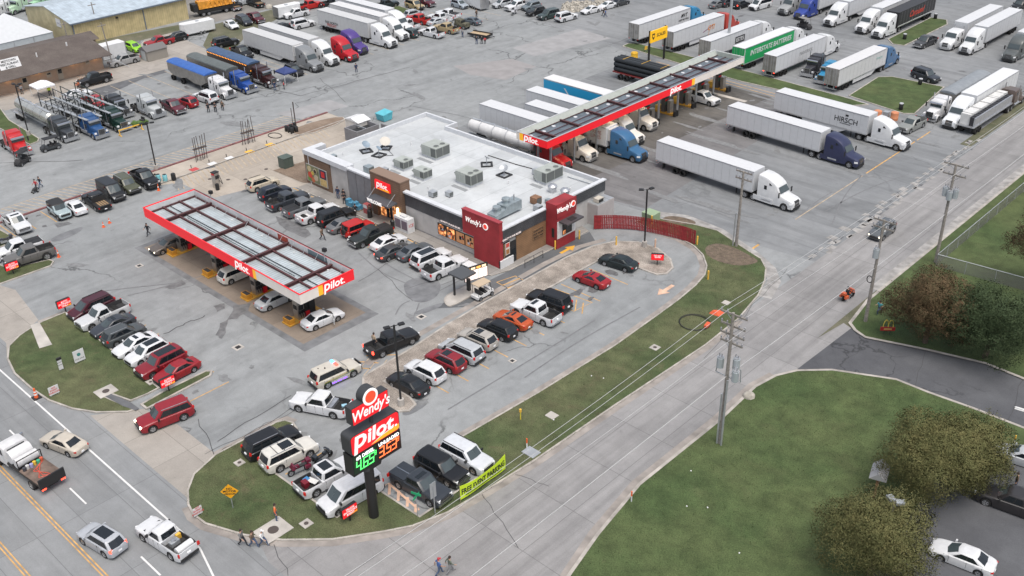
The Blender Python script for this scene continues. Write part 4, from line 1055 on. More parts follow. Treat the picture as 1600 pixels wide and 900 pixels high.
# sealed cracks and skid marks
mb=MB();rnd=random.Random(11)
def wander(a,b,n,amp):
    pts=[]
    for i in range(n+1):
        t=i/n;pts.append((lerp(a[0],b[0],t)+rnd.uniform(-amp,amp)*(0<i<n),lerp(a[1],b[1],t)+rnd.uniform(-amp,amp)*(0<i<n)))
    return pts
for a,b,n,w in(((-92.36,41.06),(-92.33,46.19),9,.10),((-71.85,34.73),(-72.68,43.60),8,.07),((-71.11,32.92),(-70.46,42.52),9,.05),((-70.26,33.45),(-71.45,51.05),14,.06),((-89.09,80.38),(-84.27,96.32),8,.06),((-164.64,92.74),(-143.48,97.09),10,.12),((-143.48,97.09),(-140.83,119.75),10,.10),((-148.65,105.16),(-134.97,100.09),5,.07),((-51.47,46.82),(-41.96,43.38),9,.05),((-48.26,49.71),(-45.06,50.57),5,.05),((-56.90,30.43),(-53.23,29.16),5,.05),((-76.17,35.39),(-70.30,33.41),5,.06),((-35.52,82.28),(-35.24,87.78),5,.05),((-28.27,85.24),(-30.14,91.68),5,.05),((-19.68,85.97),(-20.98,93.47),5,.06),((-79.74,65.39),(-76.19,78.85),9,.06),((-46.29,75.75),(-49.66,97.86),9,.04),((-85.38,62.42),(-86.86,71.72),6,.06),((-86.07,65.92),(-77.30,63.70),5,.05),((-153.93,49.65),(-145.44,58.53),6,.10),((-125.46,106.07),(-110.44,109.11),8,.06),((-121.21,138.50),(-121.19,159.49),7,.06)):
    ribbon(mb,wander(a,b,n,.22),w,.026,G_SEAL)
struct('crack_sealant',mb,fix=False)
mb=MB();SK=mat('tyre mark',(.155,.158,.165),.8,var=.15)
for a,b in(((-78.62,67.97),(-78.86,72.24)),((-77.62,67.65),(-77.67,72.46)),((-76.65,67.14),(-76.61,72.16)),((-77.57,63.46),(-76.46,60.39)),((-76.34,63.80),(-74.68,60.89)),((-90.99,66.99),(-80.30,65.89)),((-91.02,68.54),(-80.53,67.09)),((-79.96,68.40),(-80.53,71.20)),((-55.80,111.55),(-56.16,120.61)),((-53.89,114.71),(-51.05,132.89)),((-51.46,111.89),(-55.92,129.28)),((-57.64,61.08),(-57.29,79.51)),((-59.53,52.30),(-59.30,74.15)),((-106.12,41.18),(-100.20,49.38)),((-102.90,42.66),(-100.41,51.24)),((-76.49,95.10),(-68.68,94.50))):
    m_=((a[0]+b[0])/2+rnd.uniform(-1,1),(a[1]+b[1])/2+rnd.uniform(-1,1))
    ribbon(mb,chaikin([a,m_,b],3,False),.16,.024,SK)
struct('tyre_marks',mb,fix=False)
# oil drips in the bays and on the aisles
mb=MB();rnd=random.Random(17);OIL=mat('oil drip',(.115,.115,.118),.6,var=.3,scale=3);OIL2=mat('faint stain',(.175,.18,.184),.85,var=.2,scale=2)
def blob(x,y,r,m,st=1.0,a=0.0):
    n=11;pts=[]
    for k in range(n):
        t=2*pi*k/n;q=r*rnd.uniform(.55,1.25);u,v=q*cos(t)*st,q*sin(t)
        pts.append((x+u*cos(a)-v*sin(a),y+u*sin(a)+v*cos(a),.0285+len(mb.f)*.00002))
    mb.face(pts,m)
bays=[(-65.5,-62,51,86,30),(-104,-79,68.8,73,22),(-103,-80,37,41,14),(-67,-57,36.5,41,8),(-132,-128,41,62,12),(-174,-154,74,102,16),(-166,-151,104,140,22),(-104,-80,100,146,40),(-118,-60,158,178,26)]
for x0,x1,y0,y1,n in bays:
    for _ in range(n):blob(rnd.uniform(x0,x1),rnd.uniform(y0,y1),rnd.uniform(.18,.6),OIL if rnd.random()<.6 else OIL2,rnd.uniform(1,2.2),rnd.choice((0,1.57)))
for _ in range(90):blob(rnd.uniform(-130,-52),rnd.uniform(34,200),rnd.uniform(.12,.5),OIL2 if rnd.random()<.7 else OIL,rnd.uniform(1,4),rnd.uniform(0,3))
for _ in range(70):blob(rnd.uniform(-200,-90),rnd.uniform(60,200),rnd.uniform(.3,1.1),OIL2,rnd.uniform(1,4),rnd.uniform(0,3))
for _ in range(26):blob(rnd.uniform(-86,-56),rnd.uniform(104,148),rnd.uniform(.3,.8),OIL2,rnd.uniform(4,12),rnd.uniform(-.08,.08))
struct('oil_stains',mb,fix=False)
mb=MB()
for x,y,s_ in((-74,62,.45),(-84,45,.5),(-60.6,62.4,.35),(-96,62,.4),(-112,63,.45),(-108.5,47.2,.4)):mb.box(x-s_,x+s_,y-s_,y+s_,.0,.034,M_CONC);mb.box(x-s_*.55,x+s_*.55,y-s_*.55,y+s_*.55,.034,.038,M_TRIM)
struct('drain_grates',mb)

# ------------------------------------------------------------------ store, canopies, far buildings
B_ROOF=ground_mat('white roof membrane',(.47,.49,.50),(.41,.43,.445),(.52,.535,.545),big=.12,stain=.22,stain_amt=.5,speck=.05,rough=.6,stain_col=(.27,.28,.29),panel=(3.0,30.0,.03))
B_CAP=mat('parapet coping',(.54,.555,.58),.5,var=.06)
B_STUC=mat('pale stucco',(.42,.41,.40),.85,var=.12,scale=.7)
B_GREY=mat('grey cladding',(.19,.19,.20),.7,var=.1)
B_BRN=stripes('brown tile',(.17,.105,.07),(.145,.09,.06),'Z',.3,.5,.75,0,.15)
B_DARK=stripes('dark ribbed band',(.045,.05,.058),(.11,.115,.125),'Z',.16,.62,.5,.2,.6)
B_WOOD=stripes('plank cladding',(.235,.135,.07),(.16,.09,.047),'Z',.24,.82,.75,0,.2)
B_RED=stripes('red brick facing',(.31,.026,.032),(.25,.024,.03),'Z',.16,.85,.7,0,.2)
B_GLOW,nt_,p_=_nodes('lit interior');n_=nt_.nodes.new('ShaderNodeTexNoise');n_.inputs['Scale'].default_value=2.2;n_.inputs['Detail'].default_value=3;g_=nt_.nodes.new('ShaderNodeNewGeometry');nt_.links.new(g_.outputs['Position'],n_.inputs['Vector'])
r_=nt_.nodes.new('ShaderNodeValToRGB');e_=r_.color_ramp.elements;e_[0].position=.38;e_[0].color=(.02,.01,.006,1);e_[1].position=.68;e_[1].color=(1,.5,.18,1);x_=e_.new(.52);x_.color=(.45,.14,.04,1)
nt_.links.new(n_.outputs['Fac'],r_.inputs[0]);nt_.links.new(r_.outputs[0],p_.inputs['Emission Color']);p_.inputs['Emission Strength'].default_value=1.0;p_.inputs['Base Color'].default_value=(.05,.03,.02,1);p_.inputs['Roughness'].default_value=.1
B_REDL=mat('lit red sign',(.6,.01,.02),.35,emit=(1,.015,.02),estr=.32)
B_WHL=mat('lit white lettering',(.72,.72,.72),.4,emit=(1,.97,.93),estr=.3)
B_WHD=mat('soft lit lettering',(.7,.62,.6),.4,emit=(1,.85,.8),estr=.28)
B_YELL=mat('lit yellow band',(.75,.38,.02),.4,emit=(1,.5,.03),estr=.25)
UNIT=mat('roof unit casing',(.36,.385,.36),.5,.1,var=.1)
COIL=mat('coil grille',(.13,.14,.135),.7,.3)

st=thing('store_building','long flat-roofed store with a white roof, brown entrance tower and red corner towers','building',(-93,85.5,0))
def BP(name,mb,smooth=None,parent=None):
    o=obj(name,mb,parent or st,smooth);
    if parent is None:o.location=(93,-85.5,0)
    return o
def BL(parent_loc=(93,-85.5,0)):return parent_loc
FX0,FX1,FY,BYk=-112.8,-75.0,76.0,95.0
outline=[(-111.0,76.0),(-75.0,76.0),(-75.0,95.0),(-88.6,95.0),(-88.6,97.2),(-93.6,97.2),(-93.6,95.0),(-111.0,95.0)]
outline=[(-111.0,76.0),(-75.0,76.0),(-75.0,95.0),(-104.2,95.0),(-104.2,97.0),(-111.0,97.0)]
mb=MB();mb.prism(outline,0,4.3,B_STUC);BP('wall',mb)
mb=MB();mb.prism(inset(ccw(outline),.3),4.3,4.34,B_ROOF);BP('roof',mb)
mb=MB();p=ccw(outline);q_=inset(p,.32);n=len(p)
for i in range(n):
    j=(i+1)%n
    for a,b,c,d in(((*p[i],4.3),(*p[j],4.3),(*p[j],4.95),(*p[i],4.95)),((*p[i],4.95),(*p[j],4.95),(*q_[j],4.95),(*q_[i],4.95)),((*q_[i],4.95),(*q_[j],4.95),(*q_[j],4.34),(*q_[i],4.34))):mb.face((a,b,c,d),B_CAP)
BP('parapet',mb)
mb=MB()
mb.box(-113.0,-103.4,75.55,76.9,4.45,5.1,B_CAP);mb.box(-113.0,-112.0,76.9,78.9,4.45,5.1,B_CAP)
mb.box(-112.9,-103.6,75.8,76.6,0,4.45,B_STUC);mb.box(-112.9,-112.1,76.6,78.8,0,4.45,B_STUC)
BP('parapet',mb)
BP('coping',MB().box(-75.35,-74.75,75.9,83.5,4.97,5.13,B_CAP));BP('coping',MB().box(-75.35,-74.75,87.2,95.1,4.97,5.13,B_CAP))
mb=MB();mb.box(-112.95,-107.2,75.66,75.86,.05,4.3,B_BRN);BP('tile_panel',mb)
pst=obj('poster',MB().box(-112.65,-108.0,75.58,75.655,.55,3.15,mat('poster frame',(.36,.36,.34),.5)),st,loc=(93,-85.5,0))
def pq(x0,x1,z0,z1,m,nm='picture'):
    q=MB();q.box(x0,x1,75.56,75.578,z0,z1,m);obj(nm,q,pst)
pq(-112.5,-109.75,.65,3.05,mat('food picture ground',(.16,.17,.09),.4,var=.4,scale=2))
q=MB();rnd=random.Random(5)
for x,z,r_,c in((-111.9,2.5,.42,(.5,.42,.25)),(-110.6,2.45,.4,(.42,.36,.25)),(-110.6,2.4,.3,(.03,.015,.01)),(-110.5,1.45,.46,(.45,.38,.28)),(-110.5,1.4,.34,(.04,.02,.012)),(-111.8,1.6,.48,(.5,.05,.03)),(-111.2,1.0,.4,(.48,.12,.05)),(-112.1,.95,.3,(.1,.25,.05)),(-111.2,2.0,.3,(.5,.4,.08))):
    q.cyl((x,75.557,z),(x,75.545-rnd.random()*.02,z),r_,mat('food tone %d'%int(c[0]*97+c[1]*31+z*10),c,.5),14)
obj('picture',q,pst)
pq(-109.6,-108.15,1.75,3.05,mat('dark blue picture',(.02,.025,.06),.4));
q=MB();q.obox((-108.85,75.55,2.4),(.75,.02,.85),0,mat('red packet',(.55,.02,.02),.4));obj('picture',q,pst)
pq(-109.6,-108.15,.65,1.68,mat('tan picture',(.5,.36,.15),.4,var=.3,scale=4))
mb=MB();mb.box(-103.3,-98.0,75.7,76.0,0,4.75,B_GREY);mb.box(-103.4,-98.0,75.6,76.3,4.75,4.98,B_CAP);BP('grey_bay',mb)
mb=MB();mb.box(-98.0,-97.0,75.3,76.9,0,6.1,B_BRN);mb.box(-93.4,-92.1,75.3,76.9,0,6.1,B_BRN);mb.box(-97.0,-93.4,75.3,76.9,2.7,6.1,B_BRN)
mb.box(-98.05,-92.05,75.25,76.95,6.1,6.24,mat('brown coping',(.22,.15,.11),.6));BP('entrance_tower',mb)
mb=MB();mb.box(-97.0,-93.4,75.8,75.9,0,2.7,B_GLOW)
for x in(-97.0,-95.8,-94.6,-93.46):mb.box(x,x+.06,75.74,75.8,0,2.7,M_ALU)
mb.box(-97.0,-93.4,75.74,75.8,2.1,2.2,M_ALU)
mb.box(-95.74,-95.24,75.75,75.79,.1,2.1,M_GLASS);mb.box(-95.14,-94.66,75.75,75.79,.1,2.1,M_GLASS);BP('entrance_door',mb)
sg=obj('sign_panel',MB().box(-96.9,-94.0,75.08,75.3,4.2,5.4,B_REDL),st,loc=(93,-85.5,0))
lettering('Pilot',1.0,B_WHL,sg,(-95.45,75.06,4.88),(1,0,0),depth=.02,shear=.15,bold=.012,sx=1.05)
q=MB();q.extr([(-96.6,4.28),(-94.1,4.28),(-94.1,4.5),(-95.4,4.42)],75.04,75.07,B_YELL);obj('swoosh',q,sg)
aw=obj('awning',MB().hexa([(-97.3,73.7,2.95),(-92.9,73.7,2.95),(-92.9,75.28,2.95),(-97.3,75.28,2.95),(-97.3,73.7,3.12),(-92.9,73.7,3.12),(-92.9,75.28,3.22),(-97.3,75.28,3.22)],mat('awning metal',(.10,.11,.125),.5,.3)),st,loc=(93,-85.5,0))
lettering('WELCOME',.62,B_WHL,aw,(-95.5,73.66,3.05),(1,0,0),depth=.02,bold=.02,sx=.95)
q=MB()
for x in(-97.0,-93.2):q.cyl((x,73.8,3.1),(x,75.28,4.3),.035,M_STEEL,6)
obj('tie_rod',q,aw)
q=MB();q.box(-92.95,-92.75,75.1,75.3,1.5,2.5,mat('wall lamp',(1,.8,.4),.4,emit=(1,.62,.22),estr=7));BP('wall_lamp',q)
# ribbed band and windows to the red corner
mb=MB();mb.box(-92.0,-81.2,75.86,76.0,2.95,4.75,B_DARK);mb.box(-92.0,-80.9,75.6,76.3,4.75,4.98,B_CAP);BP('ribbed_band',mb)
mb=MB();mb.box(-92.0,-79.2,75.9,76.0,0,2.95,B_STUC);mb.box(-86.2,-79.3,75.84,75.9,.78,.86,B_CAP);BP('front_wall',mb)
q=MB()
for k in range(5):q.box(-91.2+k*1.25,-91.18+k*1.25,75.885,75.9,0,2.95,M_STEEL)
q.box(-92,-79.3,75.88,75.9,0,.25,B_GREY);BP('wall_joint',q)
q=MB();q.box(-112.0,-111.9,75.6,75.8,0,4.4,B_CAP);q.box(-99.9,-99.8,75.62,75.7,0,4.7,B_GREY);q.box(-101.6,-101.58,75.68,75.7,0,4.7,M_TRIM);BP('downpipe',q)
for k in range(4):
    x0=-86.0+k*1.62
    w=obj('window',MB().box(x0,x0+1.56,75.82,75.9,.9,2.5,M_TRIM),st,loc=(93,-85.5,0))
    q=MB();q.box(x0+.08,x0+1.48,75.80,75.815,.98,2.42,B_GLOW if k<2 else mat('dim interior',(.16,.09,.05),.3,emit=(1,.45,.2),estr=.18));obj('pane',q,w)
    q=MB();rnd=random.Random(k)
    for _ in range(5):
        x=x0+.2+rnd.random()*1.0;z=1.1+rnd.random()*.9
        q.box(x,x+.15+rnd.random()*.3,75.78,75.798,z,z+.15+rnd.random()*.35,(M_TRIM,mat('poster tone red',(.5,.06,.03),.5),mat('poster tone pale',(.5,.5,.55),.5),M_UNDER)[_%4])
    obj('window_poster',q,w)
lettering('QUALITY IS OUR RECIPE',.33,B_WHD,obj('letter_rail',MB().box(-85.6,-81.6,75.80,75.86,2.76,2.82,M_TRIM),st,loc=(93,-85.5,0)),(-83.6,75.76,2.98),(1,0,0),depth=.015,sx=.98)
mb=MB();mb.extr([(-81.0,3.0),(-79.2,3.0),(-79.2,0),(-74.85,0),(-74.85,6.05),(-81.0,6.05)],75.4,75.98,B_RED);mb.box(-81.05,-74.8,75.35,76.03,6.05,6.17,mat('red coping',(.3,.035,.045),.5));BP('red_tower',mb)
rt=obj('sign_letters',MB().box(-79.9,-77.9,75.36,75.4,4.90,4.93,B_RED),st,loc=(93,-85.5,0))
lettering("Wendy's",.95,B_WHL,rt,(-79.1,75.33,5.0),(1,0,0),depth=.03,shear=.25,bold=.0,sx=.80)
q=MB();q.cyl((-77.05,75.39,5.0),(-77.05,75.3,5.0),.42,B_WHL,20);obj('medallion',q,rt);q=MB();q.cyl((-77.05,75.3,5.02),(-77.05,75.28,5.02),.3,mat('medallion red',(.6,.05,.03),.4,emit=(1,.06,.03),estr=.3),20);obj('medallion_centre',q,rt)
# east side
mb=MB();mb.box(-75.0,-74.86,76.0,83.6,3.55,4.97,B_DARK);mb.box(-75.0,-74.86,87.1,95.0,3.55,4.97,B_DARK);BP('ribbed_band',mb)
mb=MB();mb.box(-75.0,-74.9,78.3,83.6,.0,3.55,B_WOOD);BP('plank_wall',mb)
q=MB();q.box(-74.92,-74.86,77.25,78.25,.05,3.0,M_TRIM);q.box(-74.87,-74.85,77.35,78.15,.15,2.3,M_GLASS);BP('side_door',q)
q=MB();q.box(-75.0,-74.88,76.05,77.2,1.2,3.2,M_TRIM);q.box(-74.89,-74.87,76.1,76.35,1.3,3.1,B_WOOD);q.box(-74.89,-74.865,76.4,77.15,1.5,3.1,mat('menu poster',(.62,.55,.5),.5));q.box(-74.88,-74.855,76.5,77.05,1.6,2.2,mat('menu burger',(.35,.16,.06),.5));q.box(-74.88,-74.855,76.5,77.05,2.5,3.0,mat('menu red',(.55,.08,.06),.5));BP('side_window',q)
q=MB();q.box(-75.0,-74.7,75.4,77.6,0,1.15,M_WHITE);BP('low_wall',q)
er=obj('letter_rail',MB().box(-74.88,-74.8,75.6,79.3,3.46,3.52,M_TRIM),st,loc=(93,-85.5,0))
lettering('QUALITY IS OUR RECIPE',.33,B_WHD,er,(-74.78,77.45,3.68),(0,1,0),depth=.015,sx=.88)
q=MB();q.box(-74.9,-74.86,81.2,83.1,1.55,3.0,B_WOOD);BP('notice',q)
nt=obj('notice_lettering',MB().box(-74.88,-74.85,81.3,83.0,1.62,1.66,M_TRIM),st,loc=(93,-85.5,0))
for k,s_ in enumerate(('QUALITY IS','OUR RECIPE','SINCE 1969')):lettering(s_,.34,M_TRIM,nt,(-74.84,82.15,2.75-k*.42),(0,1,0),depth=.01)
mb=MB();mb.box(-75.0,-73.2,83.7,87.15,0,5.9,B_RED);mb.box(-73.2,-73.1,83.65,87.2,4.2,6.05,B_RED);BP('pickup_tower',mb)
q=MB();q.box(-73.2,-73.12,83.75,87.1,1.4,3.7,M_WHITE);q.box(-73.13,-73.09,84.6,86.4,1.6,3.1,M_TRIM);q.box(-73.1,-73.07,85.3,86.3,1.8,2.9,M_GLASS);q.box(-73.1,-73.07,84.7,85.2,1.7,2.2,B_GLOW);BP('pickup_window',q)
q=MB();q.box(-73.1,-71.7,83.9,87.0,3.6,3.8,mat('dark awning',(.06,.055,.06),.4));q.box(-72.8,-72.0,85.0,86.1,3.8,3.84,M_TRIM);BP('awning',q)
q=MB();q.box(-74.0,-73.6,83.66,83.7,1.5,2.7,M_TRIM);BP('side_window',q)
bt=obj('sign_letters',MB().box(-73.12,-73.08,84.0,86.0,5.0,5.03,B_RED),st,loc=(93,-85.5,0))
lettering("Wendy's",.95,B_WHL,bt,(-73.05,84.8,5.2),(0,1,0),depth=.03,shear=.25,bold=.0,sx=.80)
q=MB();q.cyl((-73.1,86.55,5.25),(-73.02,86.55,5.25),.40,B_WHL,20);obj('medallion',q,bt);q=MB();q.cyl((-73.02,86.55,5.27),(-73.0,86.55,5.27),.29,MATS['medallion red'],20);obj('medallion_centre',q,bt)
mb=MB();mb.box(-75.0,-73.35,91.7,95.0,0,2.95,mat('cooler panels',(.40,.375,.37),.7,var=.06));mb.box(-75.0,-73.4,91.75,94.95,2.95,3.0,M_STEEL)
for y in(92.4,93.2,94.1):mb.box(-75.0,-73.4,y,y+.05,3.0,3.06,M_STEEL)
BP('cold_room',mb)
q=MB();q.box(-74.5,-73.7,92.2,93.3,3.06,3.55,mat('cooler unit',(.5,.46,.4),.6));q.box(-73.7,-73.65,92.3,93.2,3.1,3.45,M_TRIM);BP('roof_fan',q)
# dumpster yard at the back
mb=MB();mb.box(-121.6,-121.4,89.4,93.8,0,2.0,B_GREY);mb.box(-118.8,-118.6,89.4,93.8,0,2.0,B_GREY);mb.box(-121.4,-118.8,93.6,93.8,0,2.0,B_GREY);mb.box(-121.4,-118.8,89.4,89.6,0,2.0,B_GREY)
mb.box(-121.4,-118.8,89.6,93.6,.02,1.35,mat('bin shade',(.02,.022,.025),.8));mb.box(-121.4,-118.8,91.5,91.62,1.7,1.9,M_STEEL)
mb.box(-118.6,-113.5,94.2,94.4,0,2.0,B_GREY)
tag(obj('bin_enclosure',mb),'grey walled bin enclosure beyond the far left corner of the store roof','enclosure')
t=thing('storage_shed','white storage shed with shallow pitched roof behind the bin enclosure','shed',(-122.8,93,0))
obj('wall',MB().box(-1.6,1.6,-1.2,1.2,0,2.1,mat('shed white',(.55,.53,.5),.7,var=.08)),t);obj('roof',MB().extr([(-1.75,2.1),(1.75,2.1),(0,2.55)],-1.3,1.3,M_WHITE),t)
t=thing('waste_skip','turquoise waste bin with sloping lid behind the store','skip',(-123.6,99,0));TQ=mat('turquoise steel',(.10,.42,.5),.5,var=.1)
obj('body',MB().hexa([(-.9,-.8,.1),(.9,-.8,.1),(.9,.8,.1),(-.9,.8,.1),(-1,-1,1.1),(1,-1,1.1),(1,1,1.3),(-1,1,1.3)],TQ),t);obj('lid',MB().hexa([(-1.03,-1.03,1.12),(1.03,-1.03,1.12),(1.03,1.03,1.32),(-1.03,1.03,1.32),(-1.03,-1.03,1.2),(1.03,-1.03,1.2),(1.03,1.03,1.42),(-1.03,1.03,1.42)],TQ),t)
# ---- rooftop plant
def hvac(x0,x1,y0,y1,h,fans,label,side='x'):
    cx,cy=(x0+x1)/2,(y0+y1)/2;t=thing('rooftop_unit',label,'air conditioner',(cx,cy,4.34),0,'air conditioning units on the store roof')
    a,b=(x1-x0)/2,(y1-y0)/2
    q=MB();q.box(-a,a,-b,b,.35,h,UNIT);q.box(-a*.9,a*.9,-b*.9,b*.9,0,.35,B_CAP)
    if side=='x':q.hexa([(-a-.02,-b*.8,.6),(-a,-b*.8,.6),(-a,b*.8,.6),(-a-.02,b*.8,.6),(-a-.55,-b*.8,h-.5),(-a,-b*.8,h-.1),(-a,b*.8,h-.1),(-a-.55,b*.8,h-.5)],UNIT)
    obj('casing',q,t)
    q=MB();q.box(a,a+.03,-b*.94,-.05,.45,h-.1,COIL);q.box(a,a+.03,.05,b*.94,.45,h-.1,COIL);q.box(a*.3,a*.96,-b-.03,-b,.45,h-.1,COIL)
    obj('coil_grille',q,t)
    for k in range(fans):
        q=MB();fx=a*.55;fy=0 if fans==1 else(-b*.45+k*b*.9)
        q.cyl((fx,fy,h),(fx,fy,h+.08),min(.42,b*.42),UNIT,16);q.cyl((fx,fy,h+.08),(fx,fy,h+.09),min(.36,b*.36),COIL,16);obj('fan',q,t)
    q=MB();q.box(-a*.95,-a*.5,-b-.02,-b,.6,h-.3,mat('unit door',(.32,.345,.325),.5));q.box(-a*.4,a*.1,-b-.02,-b,.6,h-.3,MATS['unit door']);obj('access_panel',q,t)
    q=MB();q.box(-a*.9,a*1.0,-b-1.1,-b-.5,.0,.03,mat('walk pad',(.24,.25,.26),.8));obj('walk_pad',q,t)
    return t
hvac(-99.9,-97.0,86.0,88.6,1.75,2,'large grey air conditioner with two fans, farthest back on the store roof')
hvac(-95.2,-93.2,80.3,81.8,1.35,1,'small grey air conditioner with one fan, behind the entrance tower on the right')
hvac(-99.6,-97.6,80.7,82.4,1.35,1,'small grey air conditioner with one fan behind the brown entrance tower, left one')
hvac(-89.8,-87.0,82.8,85.0,1.75,2,'large grey air conditioner with two fans in the middle of the store roof')
hvac(-82.3,-80.3,89.7,93.0,1.75,2,'large grey air conditioner with two fans near the back right parapet')
GALV=mat('galvanised duct',(.33,.38,.40),.4,.5,var=.15,scale=2)
t=thing('kitchen_exhaust','long galvanised kitchen exhaust box with two round fans near the red corner tower','exhaust fan',(-78.5,80.2,4.34))
obj('duct',MB().box(-.75,.75,-.6,2.2,.3,1.5,GALV).hexa([(-.75,-2.3,.3),(.75,-2.3,.3),(.75,-.6,.3),(-.75,-.6,.3),(-.75,-2.3,.8),(.75,-2.3,.8),(.75,-.6,1.2),(-.75,-.6,1.2)],GALV),t)
for y,z in((-1.3,.95),(.3,1.5)):obj('fan',MB().lathe([(.42,0),(.42,.35),(.55,.4),(.5,.6),(.2,.68)],GALV,14,(-.1,y,z)),t,40)
obj('stack',MB().cyl((.2,1.4,1.5),(.2,1.4,2.3),.08,M_STEEL),t)
for k,(x,y)in enumerate(((-78.5,88.9),(-76.5,89.0))):
    t=thing('exhaust_fan',('round mushroom exhaust fan on the store roof, nearer the middle of the roof','round mushroom exhaust fan on the store roof, nearer the parapet edge')[k],'exhaust fan',(x,y,4.34),0,'mushroom fans on the roof')
    obj('curb',MB().box(-.35,.35,-.35,.35,0,.5,M_ALU),t);obj('hood',MB().lathe([(.35,.5),(.6,.6),(.62,.85),(.4,1.05),(.1,1.12)],M_ALU,16),t,40)
for k,(x,y,s_,m_,lb)in enumerate(((-101.1,77.6,1.1,GALV,'grey condenser box at the roof edge left of the entrance tower'),(-99.2,78.7,.9,M_STEEL,'low grey vent box just behind the entrance tower, left of a pair'),(-97.8,78.3,.9,M_STEEL,'low grey vent box just behind the entrance tower, right of a pair'),(-108.2,77.2,.8,GALV,'small grey vent cube beside the left end parapet'),(-87.5,79.4,.8,M_STEEL,'small grey condenser left of the long front parapet, right of a pair'),(-89.0,78.0,.9,M_STEEL,'small grey condenser near the front parapet, left of a pair'),(-77.8,85.0,1.1,mat('rusty casing',(.22,.12,.07),.8,var=.3),'rusty brown cooling box near the pickup window tower'),(-76.6,86.0,.7,GALV,'small grey vent box beside the rusty cooling box'),(-76.2,83.6,.9,M_STEEL,'grey condenser at the east parapet, nearer the front'),(-75.6,85.2,.8,M_STEEL,'grey condenser tucked behind the pickup window tower'),(-83.6,91.6,1.0,M_STEEL,'grey condenser near the back parapet beside a large air conditioner'),(-82.8,90.6,.6,UNIT,'slim upright cabinet beside the back right air conditioner'))):
    t=thing('vent_box',lb,'roof vent',(x,y,4.34),0,'small plant boxes on the store roof')
    obj('casing',MB().box(-s_/2,s_/2,-s_*.45,s_*.45,.12,s_*.85,m_),t);obj('grille',MB().box(s_/2,s_/2+.02,-s_*.38,s_*.38,.2,s_*.78,COIL),t);obj('foot',MB().box(-s_*.5,s_*.5,-s_*.35,-s_*.25,0,.12,M_TRIM).box(-s_*.5,s_*.5,s_*.25,s_*.35,0,.12,M_TRIM),t)
for k,(x,y,s_,lb)in enumerate(((-86.7,88.6,.55,'grey mesh satellite dish on a square ballast frame at the roof centre'),(-105.8,84.5,.75,'cream satellite dish at the left part of the store roof'),(-107.0,82.0,.6,'blue-grey satellite dish on the left part of the store roof'),(-104.5,82.2,.45,'small blue-grey dish right of the tipped dish on the roof'),(-90.9,89.6,.45,'small grey dish near the back parapet beside cables'))):
    t=thing('satellite_dish',lb,'satellite dish',(x,y,4.34),.6*k,'dishes on the store roof')
    dm=(M_STEEL,mat('cream dish',(.5,.47,.42),.5),mat('blue grey dish',(.22,.28,.34),.5),mat('blue grey dish',(.22,.28,.34),.5),M_STEEL)[k]
    a=Vector((.25,-.5,.75)).normalized();c=Vector((0,0,1.0));u=a.orthogonal().normalized();w=a.cross(u)
    rows=[[c+(u*cos(2*pi*i/18)+w*sin(2*pi*i/18))*(s_*r_)+a*(.16*r_*r_)for i in range(18)]for r_ in(.05,.5,1.0)]
    obj('reflector',MB().loft(rows,lambda i,j:dm,True),t,50,fix=False)
    obj('mast',MB().cyl((0,0,.08),(0,0,1.0),.05,M_STEEL),t)
    obj('ballast',MB().box(-.8,.8,-.8,-.55,0,.15,M_TRIM).box(-.8,.8,.55,.8,0,.15,M_TRIM).box(-.8,-.55,-.55,.55,0,.15,M_TRIM).box(.55,.8,-.55,.55,0,.15,M_TRIM),t)
mb=MB()
mb.path([(-93,92,4.4),(-88,92.2,4.4),(-85,92.6,4.4)],.06,M_TRIM);mb.path([(-80,93.6,4.45),(-76,93.8,4.45),(-75.6,90,4.45)],.07,M_STEEL)
mb.path([(-104.6,81.6,4.4),(-103,83.5,4.38),(-105.4,84.4,4.4)],.03,M_TRIM)
for x,y in((-103.9,87.6),(-101.5,91),(-91,79),(-84.4,87.0),(-79.2,86.2),(-108.4,79),(-100.2,90.4),(-77.0,90.6)):mb.cyl((x,y,4.34),(x,y,4.8),.08,M_WHITE)
BP('roof_pipework',mb)
# ------------------------------------------------------------------ canopies
def canopy(label,x0,x1,y0,y1,zt,dz,nbeam,axis,deck,hi):
    cx,cy=(x0+x1)/2,(y0+y1)/2
    t=thing('fuel_canopy',label,'canopy',(cx,cy,0))
    a,b=(x1-x0)/2,(y1-y0)/2;zb=zt-dz
    q=MB();q.box(-a+.14,a-.14,-b+.14,b-.14,zb+.15,zb+.28,deck);obj('deck',q,t)
    return t,a,b,zb
IBEAM=mat('oxide red beam',(.075,.028,.03),.7,var=.15)
FASW=mat('fascia white',(.80,.74,.68),.5,var=.04)
FASB=mat('fascia back',(.50,.52,.53),.6,var=.1)
FAS_R=mat('fascia red',(.62,.012,.022),.38,emit=(1,.015,.02),estr=.22)  # faint glow added to brighten the red panels, which are no lamps
DECK1=stripes('ribbed deck pale',(.47,.52,.54),(.28,.33,.355),'X',.42,.82,.45,.25,.4)
DECK2=stripes('ribbed deck blue grey',(.145,.175,.205),(.10,.125,.15),'Y',.5,.85,.5,.25,.3)
LIGHT=mat('canopy downlight',(1,.9,.7),.4,emit=(1,.76,.45),estr=7)
t,a,b,zb=canopy('smaller petrol canopy with red fascia over the four pump islands in the front forecourt',-112.15,-80.15,50.9,58.1,5.3,1.2,4,'X',DECK1,True)
zt=5.3
